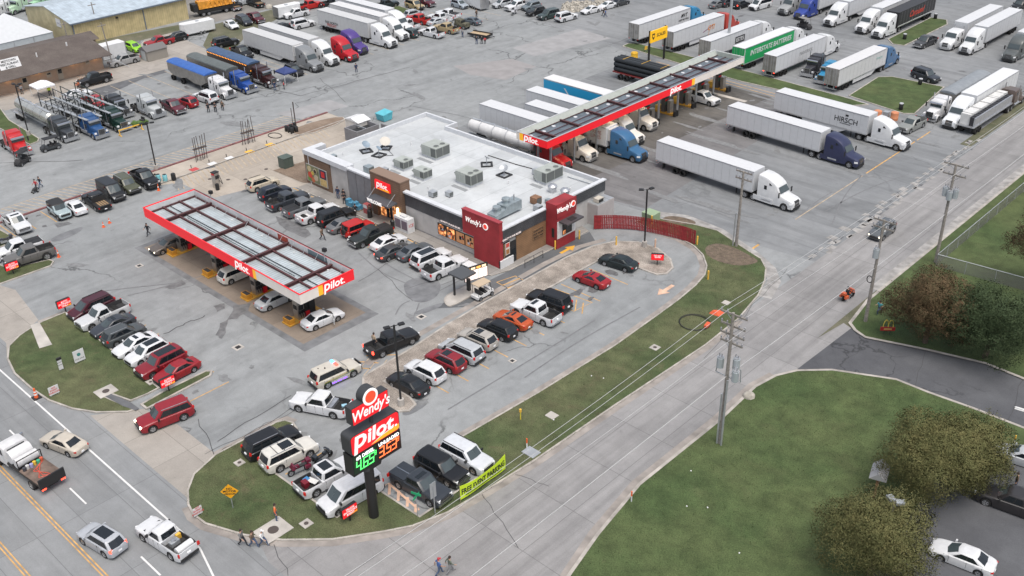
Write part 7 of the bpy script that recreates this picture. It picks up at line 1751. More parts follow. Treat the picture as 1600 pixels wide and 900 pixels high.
# ------------------------------------------------------------------ cones, bollards, covers and odds and ends
ORG=mat('cone orange',(.72,.12,.03),.6);WB=mat('cone white',(.7,.7,.7),.5)
def cone(xy,label,h=.75,tall=False):
    t=thing('traffic_cone',label,'cone',(*xy,0),0,'orange traffic cones');obj('foot',MB().box(-.2,.2,-.2,.2,0,.05,M_TRIM if tall else ORG),t);obj('cone',MB().cyl((0,0,.05),(0,0,h),.15,ORG,10,.03),t,40);obj('band',MB().cyl((0,0,h*.5),(0,0,h*.65),.105,WB,10,.085,False),t)
cone((-121.8,49.5),'orange cone left of a pair in front of the dark flatbed pickup');cone((-122.3,50.6),'orange cone right of a pair in front of the dark flatbed pickup');cone((-118.2,41.7),'tall orange cone at the tail of the grey pickup truck',1.1);cone((-126.7,60.3),'orange cone at the nose of the black lifted pickup',1.0)
t=thing('traffic_drum','orange and white channelizer post with black foot on the highway edge line','traffic drum',(-91.2,26.5,0));obj('foot',MB().box(-.4,.4,-.4,.4,0,.1,M_TRIM),t);obj('post',MB().cyl((0,0,.1),(0,0,1.15),.2,ORG,12,.09),t,40);obj('band',MB().cyl((0,0,.4),(0,0,.55),.172,WB,12,.155,False).cyl((0,0,.7),(0,0,.85),.14,WB,12,.122,False),t)
for k,(xy,m_,lb)in enumerate((((-68.4,89.3),M_YELLOW,'yellow bollard at the left end of the loop gravel'),((-61.0,95.9),M_YELLOW,'yellow bollard at the right end of the red fence'),((-55.1,89.5),M_YELLOW,'yellow bollard on the grass outside the loop kerb'),((-64.4,91.9),G_PINK,'faded bollard beside the loop lamp post'),((-73.3,83.5),M_YELLOW,'yellow bollard at the near corner of the pickup window tower'),((-72.9,87.6),M_YELLOW,'yellow bollard at the far corner of the pickup window tower'),((-68.6,96.8),M_YELLOW,'yellow bollard behind the red fence'))):
    t=thing('bollard',lb,'bollard',(*xy,.05),0,'steel bollards');obj('post',MB().cyl((0,0,0),(0,0,1.15),.1,m_,10),t,40);obj('cap',MB().lathe([(.1,1.15),(.08,1.2),(.02,1.23)],m_,10),t,40)
t=thing('pipe_marker','slim yellow pipeline marker on the long grass verge','marker',(-53.2,55.7,.1));obj('post',MB().cyl((0,0,0),(0,0,.9),.05,mat('marker yellow',(.7,.55,.05),.5),8),t);obj('head',MB().cyl((0,0,.9),(0,0,1.2),.12,M_YELLOW,10),t)
for xy,lb in(((-49.9,53.0),'white and red marker post by the grid cover on the verge'),((-38.6,53.7),'white and red marker post on the lawn beside the road'),((-17.86,82.34),'white and yellow marker post near the silver car at the right edge')):
    t=thing('marker_post',lb,'marker',(*xy,.1),0,'white marker posts');obj('post',MB().cyl((0,0,0),(0,0,.6),.06,M_WHITE,8),t);obj('tip',MB().cyl((0,0,.6),(0,0,1.1),.065,ORG if 'red' in lb else M_YELLOW,8),t)
def cover(xy,label,s=(1,1),m=M_CONC,hole=True,rz=0,z=.12):
    t=thing('access_cover',label,'manhole cover',(*xy,z),rz,'concrete access covers');obj('slab',MB().box(-s[0]/2,s[0]/2,-s[1]/2,s[1]/2,0,.05,m),t)
    if hole:obj('lid',MB().cyl((0,0,.05),(0,0,.065),min(s)*.22,mat('iron lid',(.07,.055,.05),.7),14),t)
cover((-58.2,31.3),'large concrete inlet slab with iron lid beside the person in orange',(2.1,2.6));cover((-56.8,33.6),'small square concrete cover on the grass left of the pylon pole',(.9,.9));cover((-67.6,34.3),'small concrete cover near the black SUV tail',(.8,.8));cover((-86.9,31.6),'concrete inlet slab with lid on the left grass island',(1.6,1.9));cover((-85.0,35.4),'small concrete cover beside the red sedan nose',(.9,.7));cover((-51.4,58.1),'pale square cover on the middle of the long verge',(1,.9),hole=False);cover((-51.1,73.9),'pale cover with hole on the verge towards the loop',(.9,.9));cover((-49.2,52.8),'steel grid cover on the verge by the marker post',(1.4,1.1),M_STEEL,False);cover((-50.6,86.4),'pale square cover on the verge near the orange cable reel',(.8,.8),hole=False)
for k,(x,y,m_,lb)in enumerate(((-129.4,67.6,mat('red lid',(.45,.06,.06),.6),'red painted tank lid on the concrete strip'),(-129.2,70.5,M_WHITE,'white tank lid on the concrete strip, nearer the red one'),(-129.1,73.4,M_WHITE,'white tank lid on the concrete strip, nearer the yellow ones'),(-128.9,76.8,M_YELLOW,'yellow tank lid on the concrete strip, nearer the white ones'),(-128.9,80.5,M_YELLOW,'yellow tank lid on the concrete strip, farthest along'))):
    t=thing('tank_lid',lb,'tank lid',(x,y,.015),0,'painted tank lids');obj('plate',MB().box(-.55,.55,-.6,.6,0,.04,m_),t);obj('spout',MB().cyl((-.8,0,0),(-.8,0,.45),.06,M_TRIM,6),t)
for xy in((-120.6,70.5),(-122.4,68.8),(-124.6,67.2),(-121.4,74.6)):cover(xy,'round brown manhole lid set in the tank field concrete',(1.3,1.3),G_TANK,True,0,-.02)
for k,(x,y,lb)in enumerate(((-131.7,70.3,'cluster of thin tank vent pipes, nearer the parked trucks'),(-131.8,78.7,'cluster of thin tank vent pipes, nearer the store'))):
    t=thing('vent_pipes',lb,'vent pipes',(x,y,.0),0,'tank vent pipe clusters');rnd=random.Random(k)
    for j in range(6):obj('pipe',MB().cyl((rnd.uniform(-.3,.3),-1.0+j*.4,0),(rnd.uniform(-.3,.3),-1.0+j*.4,3.6+rnd.random()*.5),.05,mat('rusty pipe',(.06,.045,.04),.8),6),t)
    obj('strap',MB().box(-.3,.3,-1.1,1.1,1.9,1.96,MATS['rusty pipe']),t)
t=thing('vent_pipes','tall pipe pair rising from black drums at the end of the tank strip','vent pipes',(-131.0,87.0,0),0,'tank vent pipe clusters');obj('pipe',MB().cyl((0,0,0),(0,0,4.6),.09,MATS['rusty pipe'],8),t);obj('pipe',MB().cyl((-.3,-.3,0),(-.3,-.3,3.6),.05,MATS['rusty pipe'],6),t)
for k in range(7):
    t=thing('black_drum','black plastic drum in the cluster at the end of the tank strip','drum',(-131.6+(k%3)*.75,85.6+(k//3)*.8,.02),0,'black drums');obj('shell',MB().lathe([(.27,0),(.3,.05),(.3,.85),(.26,.92)],M_BLACK,12),t,40);obj('lid',MB().cyl((0,0,.92),(0,0,.95),.22,M_TRIM,12),t)
t=thing('hose_coil','black hose coil lying on the concrete strip','hose',(-131.4,83.2,.02));obj('hose',MB().path([(1.3*cos(a*pi/12),.9*sin(a*pi/12),.06)for a in range(25)],.06,M_BLACK,6),t)
t=thing('utility_cabinet','dark green steel utility cabinet on the concrete left of the store','cabinet',(-119.9,77.1,0));CG=mat('cabinet green',(.075,.10,.085),.55,var=.1);obj('body',MB().box(-.75,.75,-.8,.8,0,1.55,CG),t);obj('lid',MB().box(-.8,.8,-.85,.85,1.55,1.65,CG),t);obj('door',MB().box(.75,.78,-.7,-.02,.1,1.45,CG).box(.75,.78,.02,.7,.1,1.45,CG),t)
t=thing('transformer_box','pale green transformer box behind the red fence','transformer',(-69.4,97.8,0));GB=mat('transformer green',(.26,.34,.22),.6);obj('body',MB().box(-.9,.9,-.7,.7,0,1.2,GB),t);obj('door',MB().hexa([(-.9,-.72,.1),(.9,-.72,.1),(.9,-.7,.1),(-.9,-.7,.1),(-.9,-.9,1.2),(.9,-.9,1.2),(.9,-.7,1.3),(-.9,-.7,1.3)],GB),t)
t=thing('ice_chest','white ice merchandiser cabinet beside the store entrance','ice chest',(-91.2,74.8,.12));obj('body',MB().box(-1.3,1.3,-.55,.55,0,1.9,M_WHITE),t);obj('door',MB().box(-1.15,-.1,-.58,-.55,.4,1.6,mat('ice door',(.16,.13,.16),.3)).box(.1,1.15,-.58,-.55,.4,1.6,MATS['ice door']),t);obj('top_vent',MB().box(-.5,.5,-.3,.3,1.9,2.1,M_WHITE),t);lettering('ICE',.6,mat('ice red',(.5,.05,.05),.5),t,(1.31,0,1.0),(0,1,0),depth=.01)
WTR=mat('blue bottles',(.08,.24,.36),.4,var=.35,scale=6)
for k,(x,lb)in enumerate(((-101.9,'stack of blue water packs by the grey store wall, left one'),(-100.4,'stack of blue water packs by the grey store wall, right one'))):
    t=thing('water_stack',lb,'water bottles',(x,74.8,.12),0,'stacks of water packs');obj('pallet',MB().box(-.6,.6,-.6,.6,0,.14,M_WOOD),t)
    for j in range(5):obj('pack',MB().box(-.55+(j%2)*.56,-.02+(j%2)*.56,-.55,.5-.1*j,.14+(j//2)*.32,.44+(j//2)*.32,WTR),t)
t=thing('display_rack','red and white propane exchange rack beside the blue water stacks','rack',(-98.7,74.9,.12));obj('frame',MB().box(-.45,.45,-.35,.35,0,1.3,mat('rack red',(.35,.08,.08),.5)),t);obj('sign',MB().box(-.4,.4,-.38,-.36,.8,1.25,M_WHITE),t)
for k,x in enumerate((-97.4,-92.8)):
    t=thing('litter_bin',('black litter bin left of the entrance door','black litter bin right of the entrance door')[k],'litter bin',(x,74.2,.12),0,'black litter bins');obj('shell',MB().lathe([(.3,0),(.33,.1),(.33,.9),(.3,1.0)],M_BLACK,12),t,40);obj('hood',MB().lathe([(.33,1.0),(.2,1.15),(.05,1.2)],M_BLACK,12),t,40)
t=thing('folding_sign','white folding advert board behind the black SUV in the store row','sign',(-93.4,67.9,0),.5);obj('board',MB().hexa([(-.35,-.3,0),(.35,-.3,0),(.35,-.26,0),(-.35,-.26,0),(-.35,-.04,1.1),(.35,-.04,1.1),(.35,0,1.1),(-.35,0,1.1)],M_WHITE),t);obj('board',MB().hexa([(-.35,.26,0),(.35,.26,0),(.35,.3,0),(-.35,.3,0),(-.35,0,1.1),(.35,0,1.1),(.35,.04,1.1),(-.35,.04,1.1)],M_WHITE),t)
for k,(xy,lb)in enumerate((((-63.15,155.94),'black park grill on the grass near the gap between the two islands'),((-66.05,169.35),'black litter drum at the upper edge of the large grass island'),((-79.64,192.51),'black litter drum at the near end of the small grass island'),((-81.18,209.76),'black litter drum at the far end of the small grass island'))):
    t=thing('litter_drum',lb,'litter bin',(*xy,.1),0,'black litter drums');obj('shell',MB().lathe([(.3,0),(.34,.1),(.34,.95),(.3,1.0)],M_BLACK,12),t,40);obj('bag',MB().cyl((0,0,.95),(0,0,1.08),.33,mat('bin liner',(.45,.46,.48),.5),12),t)
for k,(xy,lb)in enumerate((((-64.3,150.2),'orange barrier bin left of the grey box by the lane exit'),((-62.0,151.2),'orange barrier bin right of the grey box by the lane exit'))):
    t=thing('barrel',lb,'barrel',(*xy,.0),0,'orange barrels');bo=mat('barrel orange',(.55,.22,.11),.6);obj('shell',MB().lathe([(.6,0),(.62,.4),(.58,.45),(.6,1.2),(.55,1.25)],bo,16),t,40);obj('lid',MB().cyl((0,0,1.25),(0,0,1.28),.5,bo,16),t)
t=thing('cable_box','grey steel box between the two orange barrels','cabinet',(-63.2,150.8,0));obj('body',MB().box(-.4,.4,-.4,.4,0,1.2,M_STEEL),t);obj('door',MB().box(.4,.42,-.3,.3,.1,1.1,M_STEEL),t)
t=thing('barrel','yellow barrel at the scale lane beside the load of black pipes','barrel',(*(-111.92,149.68),0),0,'orange barrels');obj('shell',MB().lathe([(.65,0),(.68,.5),(.64,.55),(.66,1.3),(.6,1.35)],mat('barrel yellow',(.62,.36,.02),.6),16),t,40);obj('lid',MB().cyl((0,0,1.35),(0,0,1.4),.55,MATS['barrel yellow'],16),t)
t=thing('caution_sign','small yellow caution board on the scale island','sign',(*(-112.88,154.48),.1));obj('stake',MB().cyl((0,0,0),(0,0,.5),.03,M_STEEL,6),t);obj('plate',MB().box(-.02,.02,-.4,.4,.45,1.1,M_YELLOW),t)
t=thing('cable_coil','coil of dark cable with orange netting lying on the verge','cable',(-50.9,80.6,.1));q=MB()
for k in range(3):q.path([((1.5+.1*k)*cos(a*pi/14)+.05*k,(1.5+.08*k)*sin(a*pi/14),0.05+.04*k)for a in range(29)],.024,M_BLACK,5)
obj('cable',q,t);obj('netting',MB().obox((1.5,.3,.2),(.4,.9,.3),.2,mat('orange netting',(.6,.1,.04),.8)),t)
t=thing('netting_heap','small heap of orange netting beside the utility cover on the verge','netting',(-50.2,83.9,.1));obj('net',MB().hexa([(-.6,-.6,0),(.6,-.5,0),(.7,.6,0),(-.5,.5,0),(-.3,-.3,.4),(.2,-.3,.3),(.3,.3,.35),(-.2,.2,.25)],MATS['orange netting']),t);obj('stake',MB().cyl((0,0,0),(.1,0,.9),.03,M_WOOD,5),t)
for k in range(3,10):
    rnd=random.Random(40+k);xy=((-31.5+rnd.uniform(-6,4),52+rnd.uniform(-5,14))if k<7 else(-51+rnd.uniform(-2,2),58+rnd.uniform(-4,24)))
    t=tag(obj('litter',MB().obox((0,0,.06),(.11,.09,.06),rnd.random()*3,mat('litter paper',(.75,.75,.75),.7)),loc=(*xy,.1)),'scrap of white litter lying on the grass','litter','scraps of litter on the grass')
tag(obj('boulder',MB().lathe([(.1,0),(.6,.05),(.55,.3),(.3,.45),(.05,.48)],RK,9),smooth=60,loc=(*(-39.29,73.01),.08)),'pale boulder at the lawn edge right of the big utility pole','boulder')
tag(obj('boulder',MB().lathe([(.1,0),(.8,.1),(.7,.6),(.4,.9),(.05,.95)],RK,9),smooth=60,loc=(*(-196.20,127.54),0)),'pale boulder on the grass near the white cargo trailer at the top','boulder')
# blue bottles and drums by the left lamp
for k,(xy,m_,lb)in enumerate((((-128.8,62.6),mat('aqua drum',(.2,.5,.55),.5),'aqua drum beside the black bin near the left lamp post'),((-128.2,63.6),M_BLACK,'black drum at the start of the tank strip'),((-129.6,62.0),MATS['aqua drum'],'aqua drum nearest the left lamp post'))):
    t=thing('drum',lb,'drum',(*xy,0),0,'drums near the left lamp post');obj('shell',MB().lathe([(.3,0),(.33,.1),(.33,.95),(.28,1.05)],m_,12),t,40);obj('lid',MB().cyl((0,0,1.05),(0,0,1.08),.26,M_TRIM,12),t)
# ------------------------------------------------------------------ trees
def leafmat(n,c1,c2,c3):
    m,nt,p=_nodes(n);g=nt.nodes.new('ShaderNodeNewGeometry');r=nt.nodes.new('ShaderNodeValToRGB');z=nt.nodes.new('ShaderNodeTexNoise')
    z.inputs['Scale'].default_value=1.1;z.inputs['Detail'].default_value=4;nt.links.new(g.outputs['Position'],z.inputs['Vector'])
    a=nt.nodes.new('ShaderNodeMath');a.operation='MULTIPLY_ADD';a.inputs[1].default_value=.45;nt.links.new(g.outputs['Random Per Island'],a.inputs[0])
    k=nt.nodes.new('ShaderNodeMapRange');k.inputs['From Min'].default_value=.3;k.inputs['From Max'].default_value=.72;k.inputs['To Max'].default_value=.55
    nt.links.new(z.outputs['Fac'],k.inputs['Value']);nt.links.new(k.outputs[0],a.inputs[2])
    e=r.color_ramp.elements;e[0].color=(*c1,1);e[1].color=(*c3,1);x=e.new(.5);x.color=(*c2,1)
    nt.links.new(a.outputs[0],r.inputs[0]);nt.links.new(r.outputs[0],p.inputs['Base Color']);p.inputs['Roughness'].default_value=.75;p.inputs['Specular IOR Level'].default_value=.2
    MATS[n]=m;return m
BARK=mat('bark',(.10,.075,.055),.9,var=.3,scale=5)
def tree(loc,H,R,label,leaves,n,seed,trunk=1.6,lobes=14,flat=.8,ls=.07):
    rnd=random.Random(seed);t=thing('tree',label,'tree',loc)
    q=MB();q.cyl((0,0,0),(.1,.05,H*.45),R*.055+.08,BARK,8,R*.035+.04);L=[]
    for k in range(lobes):
        a=2.4*k+rnd.random();u=(k+.5)/lobes;rr=R*(.25+.55*math.sqrt(rnd.random()))*(1.0 if u<.75 else.6)
        z=trunk+(H-trunk)*(.22+.62*u);rad=R*rnd.uniform(.36,.55)
        c=Vector((rr*cos(a),rr*sin(a),min(z,H-rad*.6)));L.append((c,rad));q.cyl((.05,.02,H*(.2+.25*rnd.random())),tuple(c*.92),R*.018+.02,BARK,5,.015)
    L.append((Vector((0,0,H*.6)),R*.55));obj('trunk',q,t)
    mb=MB();NR=[];W=sum(r*r for _,r in L);cc=Vector((0,0,H*.45))
    for c,rad in L:
        cnt=int(n*rad*rad/W)
        tw=[]
        for _ in range(max(6,cnt//14)):
            d=Vector((rnd.gauss(0,1),rnd.gauss(0,1),rnd.gauss(0,.8))).normalized();tw.append(c+d*rad*(rnd.random()**.33)*1.02)
        for k in range(cnt):
            b=tw[k%len(tw)];p=b+Vector((rnd.gauss(0,.12),rnd.gauss(0,.12),rnd.gauss(0,.10)))*(1+rad*.25)
            u=Vector((rnd.gauss(0,1),rnd.gauss(0,1),rnd.gauss(0,.7))).normalized();v=u.orthogonal().normalized();s1=ls*rnd.uniform(.6,1.25);s2=s1*.5
            if p.z<trunk*.6:continue
            nn=((p-c).normalized()*.8+(p-cc).normalized()*.5+Vector((rnd.gauss(0,.28),rnd.gauss(0,.28),rnd.gauss(0,.28)))).normalized();NR+=[nn]*4;q4=[p-u*s1,p-v*s2,p+u*s1,p+v*s2];mb.face(q4 if u.cross(v).dot(nn)>0 else q4[::-1],leaves)
    o=obj('crown',mb,t,fix=False);o.data.polygons.foreach_set('use_smooth',[True]*len(o.data.polygons));o.data.normals_split_custom_set_from_vertices(NR)
    return t
LF_R=leafmat('rusty leaves',(.066,.064,.031),(.108,.078,.042),(.150,.088,.05));LF_G=leafmat('dark leaves',(.032,.050,.024),(.048,.072,.033),(.07,.096,.046));LF_O=leafmat('olive autumn leaves',(.088,.100,.038),(.132,.132,.054),(.195,.168,.07));LF_B=leafmat('mixed scrub leaves',(.05,.05,.022),(.09,.085,.04),(.16,.10,.05))
tree((-30.9,93.2,.1),7.8,3.9,'rusty brown autumn tree behind the small arches sign',LF_R,62000,1,1.3,16)
tree((-25.2,94.4,.1),7.6,4.5,'dark green leafy tree beside the rusty one',LF_G,62000,2,1.0,16)
tree((-19.2,74.2,.1),6.4,3.3,'olive tree farthest back of the three, overhanging the silver car stalls',LF_O,60000,14,1.2,16,ls=.058)
tree((-20.9,71.4,.1),6.8,4.1,'spreading olive tree with yellow tips beside the gabled post sign',LF_O,100000,3,1.2,18,ls=.058)
tree((-20.0,59.4,.1),7.2,4.1,'olive yellow tree nearest the bottom edge around the floodlights',LF_O,92000,4,1.2,18,ls=.058)
tree((-26.2,111.6,.1),9.0,4.2,'brownish tree with bare trunk cut by the right edge',LF_R,34000,5,3.2,12)
tree((-30.2,131,.1),4.2,3.0,'orange and green scrubby tree behind the fence at the far right',LF_B,9000,6,.4,10)
tree((-27.5,124,.1),5.2,3.2,'taller green scrub tree behind the fence at the right edge',LF_B,10000,7,.4,10)
tree((-32.5,140,.1),3.2,2.6,'low orange shrub behind the far end of the fence',LF_B,6000,8,.2,8)
t=thing('gabled_sign','brown post sign with a small grey gable roof half hidden by the olive tree','sign',(*(-24.04,68.43),.1),.3);obj('post',MB().box(-.1,.1,-.9,-.7,0,2.2,mat('sign brown',(.2,.1,.06),.7)).box(-.1,.1,.7,.9,0,2.2,MATS['sign brown']),t);obj('panel',MB().box(-.06,.06,-.7,.7,.5,1.9,MATS['sign brown']).box(.06,.08,-.6,.6,.7,.8,M_WHITE).box(.06,.08,-.6,.6,1.5,1.6,M_WHITE),t);obj('roof',MB().hexa([(-.7,-1.1,2.1),(.7,-1.1,2.1),(.7,1.1,2.1),(-.7,1.1,2.1),(-.05,-1.1,2.7),(.05,-1.1,2.7),(.05,1.1,2.7),(-.05,1.1,2.7)],mat('grey shingle',(.33,.33,.34),.8)),t)
# grass blades along the verge and lawn
def tufts(name,label,polys,n,seed,m,hh=.10):
    rnd=random.Random(seed);mb=MB()
    from mathutils import geometry
    for poly in polys:
        xs=[p[0]for p in poly];ys=[p[1]for p in poly];k=0;tries=0
        while k<n and tries<n*6:
            tries+=1;x=rnd.uniform(min(xs),max(xs));y=rnd.uniform(min(ys),max(ys));ins=False;j=len(poly)-1
            for i in range(len(poly)):
                if(poly[i][1]>y)!=(poly[j][1]>y)and x<(poly[j][0]-poly[i][0])*(y-poly[i][1])/(poly[j][1]-poly[i][1]+1e-9)+poly[i][0]:ins=not ins
                j=i
            if not ins:continue
            k+=1;a=rnd.random()*pi;s_=rnd.uniform(.02,.05);h=hh*rnd.uniform(.5,1.4)
            mb.face([(x-s_*cos(a),y-s_*sin(a),.09),(x+s_*cos(a),y+s_*sin(a),.09),(x+rnd.uniform(-.1,.1),y+rnd.uniform(-.1,.1),.09+h)],m)
    tag(obj(name,mb,fix=False),label,'grass',kind='stuff')
TUFT=leafmat('grass tuft',(.07,.09,.04),(.09,.115,.05),(.17,.155,.09))
tufts('grass_tufts','rough tufts of grass on the verge by the pylon sign',[verge],9000,1,TUFT)
tufts('grass_tufts','grass tufts on the near lawn',[[(-36.78,44.37),(-37.96,48.46),(-39.16,55.55),(-39.06,67.71),(-39.45,74.41),(-37.89,79.58),(-35.36,81.98),(-29.93,84.62),(-22.55,84.99),(-22,76),(-25,58),(-30,48)]],9000,2,leafmat('lawn tuft',(.055,.085,.035),(.07,.105,.042),(.10,.12,.06)))

# ------------------------------------------------------------------ cars and pickups, row by row
LOT='vehicles parked round the store'
# store front row, noses to the walk
car('crossover','darkrails','beige',(-116.31,70.55),84,'beige wagon at the left end of the store front row','car',LOT)
car('crossover','','navy',(-112.50,69.90),86,'dark navy crossover second from the left end of the store front row','car',LOT)
car('pickup','',(.038,.044,.054),(-108.91,69.46),86,'dark blue-grey pickup with an empty open bed in the store front row','pickup',LOT)
car('pickup','tonneau',(.13,.14,.15),(-105.56,69.72),86,'grey pickup with a flat bed cover in the store front row','pickup',LOT)
car('pickup','whitebed','white',(-102.62,69.70),86,'white pickup with a white bed between the grey pickup and the black SUV','pickup',LOT)
car('suv','norails','black',(-100.07,70.66),86,'long black SUV between the white pickup and the grey sedan at the entrance','SUV',LOT)
car('sedan','',(.13,.135,.14),(-97.59,70.14),86,'dark grey sedan squeezed between the black SUV and the red off-roader','car',LOT)
car('jeep','','brightred',(-95.08,70.34),86,'red boxy off-roader with a spare wheel on its back','SUV',LOT)
car('pickup','tonneau',(.02,.025,.024),(-92.32,70.14),-94,'very dark green pickup facing away from the ice cabinet','pickup',LOT)
car('sedan','','white',(-89.47,70.61),86,'white sedan in the store front row below the front windows','car',LOT)
car('sedan','brake','charcoal',(-87.18,69.47),86,'charcoal sedan with lit tail lamps in the store front row','car',LOT)
car('sedan','','slate',(-85.23,71.17),86,'slate blue sedan left of the white SUV with a roof window','car',LOT)
car('suv','bigsunroof','white',(-82.26,71.10),86,'white SUV with a dark roof window beside the crew cab pickup','SUV',LOT)
car('pickup','','white',(-79.36,70.68),86,'white pickup with black bed beside the folding table','pickup',LOT)
# median row, noses to the gravel
car('sedan','','black',(-64.96,52.06),183,'black sedan at the left end of the gravel median row','car',LOT)
car('crossover','norails','white',(-65.22,54.59),184,'white crossover between the black sedan and the red crossover','car',LOT)
car('crossover','sunroof',(.22,.012,.02),(-65.09,57.29),184,'red crossover between the white crossover and the silver minivan','car',LOT)
car('minivan','darkrails','silver',(-65.17,59.64),184,'silver minivan in the gravel median row','minivan',LOT)
car('crossover','sunroof darkrails',(.36,.34,.31),(-65.54,62.33),184,'champagne silver crossover beside the silver minivan','car',LOT)
car('crossover','norails','black',(-65.29,65.06),184,'glossy black crossover beside the orange coupe','car',LOT)
car('coupe','sunroof','orange',(-65.48,67.63),184,'orange coupe in the gravel median row','car',LOT)
car('pickup','sunroof','white',(-64.50,70.26),184,'white pickup with black bed between the orange coupe and the black SUV','pickup',LOT)
car('suv','norails','black',(-65.03,73.07),186,'big black SUV beside the orange hatched bay','SUV',LOT)
car('coupe','sunroof','red',(-64.73,80.05),184,'red coupe parked alone in the gravel median row','car',LOT)
car('sedan','',(.012,.02,.022),(-64.93,85.28),188,'black sedan at the far right end beside the loop gravel','car',LOT)
# left row, noses to the grass
car('minivan','darkrails',(.055,.010,.018),(-102.47,38.11),-88,'maroon minivan at the left end of the left row','minivan',LOT)
car('ext_pickup','',(.50,.51,.52),(-99.84,38.13),-88,'silver white pickup beside the maroon minivan','pickup',LOT)
car('sedan','sunroof',(.035,.04,.05),(-97.19,37.90),-90,'dark blue-grey sedan with a roof window in the left row','car',LOT)
car('crossover','',(.06,.068,.072),(-94.56,37.78),90,'dark grey-green wagon backed into the left row','car',LOT)
car('sedan','sunroof','white',(-91.81,37.59),-88,'white sedan with a roof window in the left row','car',LOT)
car('crossover','bigsunroof norails','white',(-89.34,37.63),-88,'white crossover with a large glass roof in the left row','car',LOT)
car('suv','bigsunroof norails',(.20,.012,.02),(-86.42,37.51),-88,'dark red SUV with a glass roof in the left row','SUV',LOT)
car('sedan','',(.26,.012,.018),(-84.13,37.94),-88,'red sedan at the right end of the left row behind the red sign','car',LOT)
# far left rows
car('pickup','sunroof','white',(-130.29,41.90),-3,'white pickup nearest the left edge, nose to the forecourt','pickup',LOT)
car('jeep','blackroof','paleblue',(-129.55,47.36),-3,'pale blue off-roader with a black roof','SUV',LOT)
car('sedan','','white',(-129.31,49.43),176,'white sedan between the pale blue off-roader and the dark flatbed','car',LOT)
car('flatbed','','black',(-128.61,52.14),177,'black flatbed pickup with timber boards on its deck','pickup',LOT)
car('cargo_van','',(.012,.013,.015),(-129.79,54.94),-3,'black cargo van in the left aisle row','van',LOT)
car('suv','','olive',(-130.32,57.60),-3,'olive green SUV beside the black lifted pickup','SUV',LOT)
car('pickup','lift blackbumper','black',(-129.97,60.21),-3,'black lifted pickup at the lamp post','pickup',LOT)
car('pickup','tonneau','white',(-122.77,38.74),-96,'white pickup with grey bed cover at the left edge','pickup',LOT)
car('pickup','lift',(.12,.115,.11),(-119.61,38.81),-98,'grey pickup behind the red sign at the left edge','pickup',LOT)
# under the petrol canopy
car('sedan','lights',(.11,.095,.085),(-109.67,52.05),-92,'grey-brown sedan at the left end of the petrol canopy','car',LOT)
car('crossover','norails','pearl',(-96.86,53.50),88,'cream white crossover under the petrol canopy','car',LOT)
car('sedan','','silver',(-88.44,53.06),88,'silver sedan under the near end of the petrol canopy','car',LOT)
car('sedan','opendoor','white',(-81.14,54.03),84,'white sedan with its door open at the near pump','car',LOT)
# moving
car('suv','police norails',(.50,.47,.41),(-71.63,48.29),84,'beige patrol SUV with a red and blue light bar','police car',LOT)
car('pickup','bluebit','white',(-68.52,44.14),205,'white pickup crossing the lot behind the pylon sign','pickup',LOT)
car('suv','lights',(.24,.012,.02),(-78.12,33.12),-100,'red SUV with lit headlamps leaving the lot','SUV',LOT)
car('pickup','brake blackbumper','black',(-71.71,55.83),82,'black pickup driving along the gravel median','pickup',LOT)
car('sedan','','gold',(-81.61,24.79),196,'champagne gold sedan on the highway','car',LOT)
car('crossover','brake bigsunroof norails',(.38,.40,.43),(-67.20,21.05),190,'silver crossover with glass roof and lit tail lamps on the highway','car',LOT)
car('ext_pickup','tank blackbumper','white',(-63.32,24.62),187,'white pickup carrying a tank and pump on the highway','pickup',LOT)
# lower lot beside the pylon sign
car('suv','blackbumper','black',(-67.26,37.62),84,'long black SUV at the kerb tip behind the pylon sign','SUV',LOT)
car('suv','sunroof tworoof chrome','pearl',(-64.66,37.64),84,'white SUV with roof bars beside the motorcycles','SUV',LOT)
car('pickup','bigsunroof load blackbumper','white',(-59.72,38.11),86,'white pickup with cases in its bed beside the pylon pole','pickup',LOT)
car('van','','white',(-56.36,37.96),-96,'white passenger van behind the pylon pole','van',LOT)
car('pickup','paintcover sunroof chrome',(.03,.036,.045),(-52.76,42.71),4,'dark blue-grey pickup with a painted bed cover beside the hatched stall','pickup',LOT)
car('suv','norails chrome',(.008,.009,.011),(-53.11,45.44),4,'black SUV between the dark pickup and the white SUV','SUV',LOT)
car('suv','darkrails',(.55,.57,.60),(-52.61,48.07),4,'silver white SUV above the lime banner','SUV',LOT)
car('sedan','','white',(-15.49,65.39),188,'white sedan in the marked stalls at the lower right','car',LOT)
car('pickup','blackbumper tonneau',(.03,.028,.03),(-14.86,74.08),188,'black and silver pickup cut by the right edge','pickup',LOT)
car('sedan','','silver',(-16.54,80.59),190,'silver car at the right edge beyond the pickup','car',LOT)
car('crossover','lights',(.10,.11,.12),(-45.41,113.15),-90,'grey wagon driving down the side road','car',LOT)
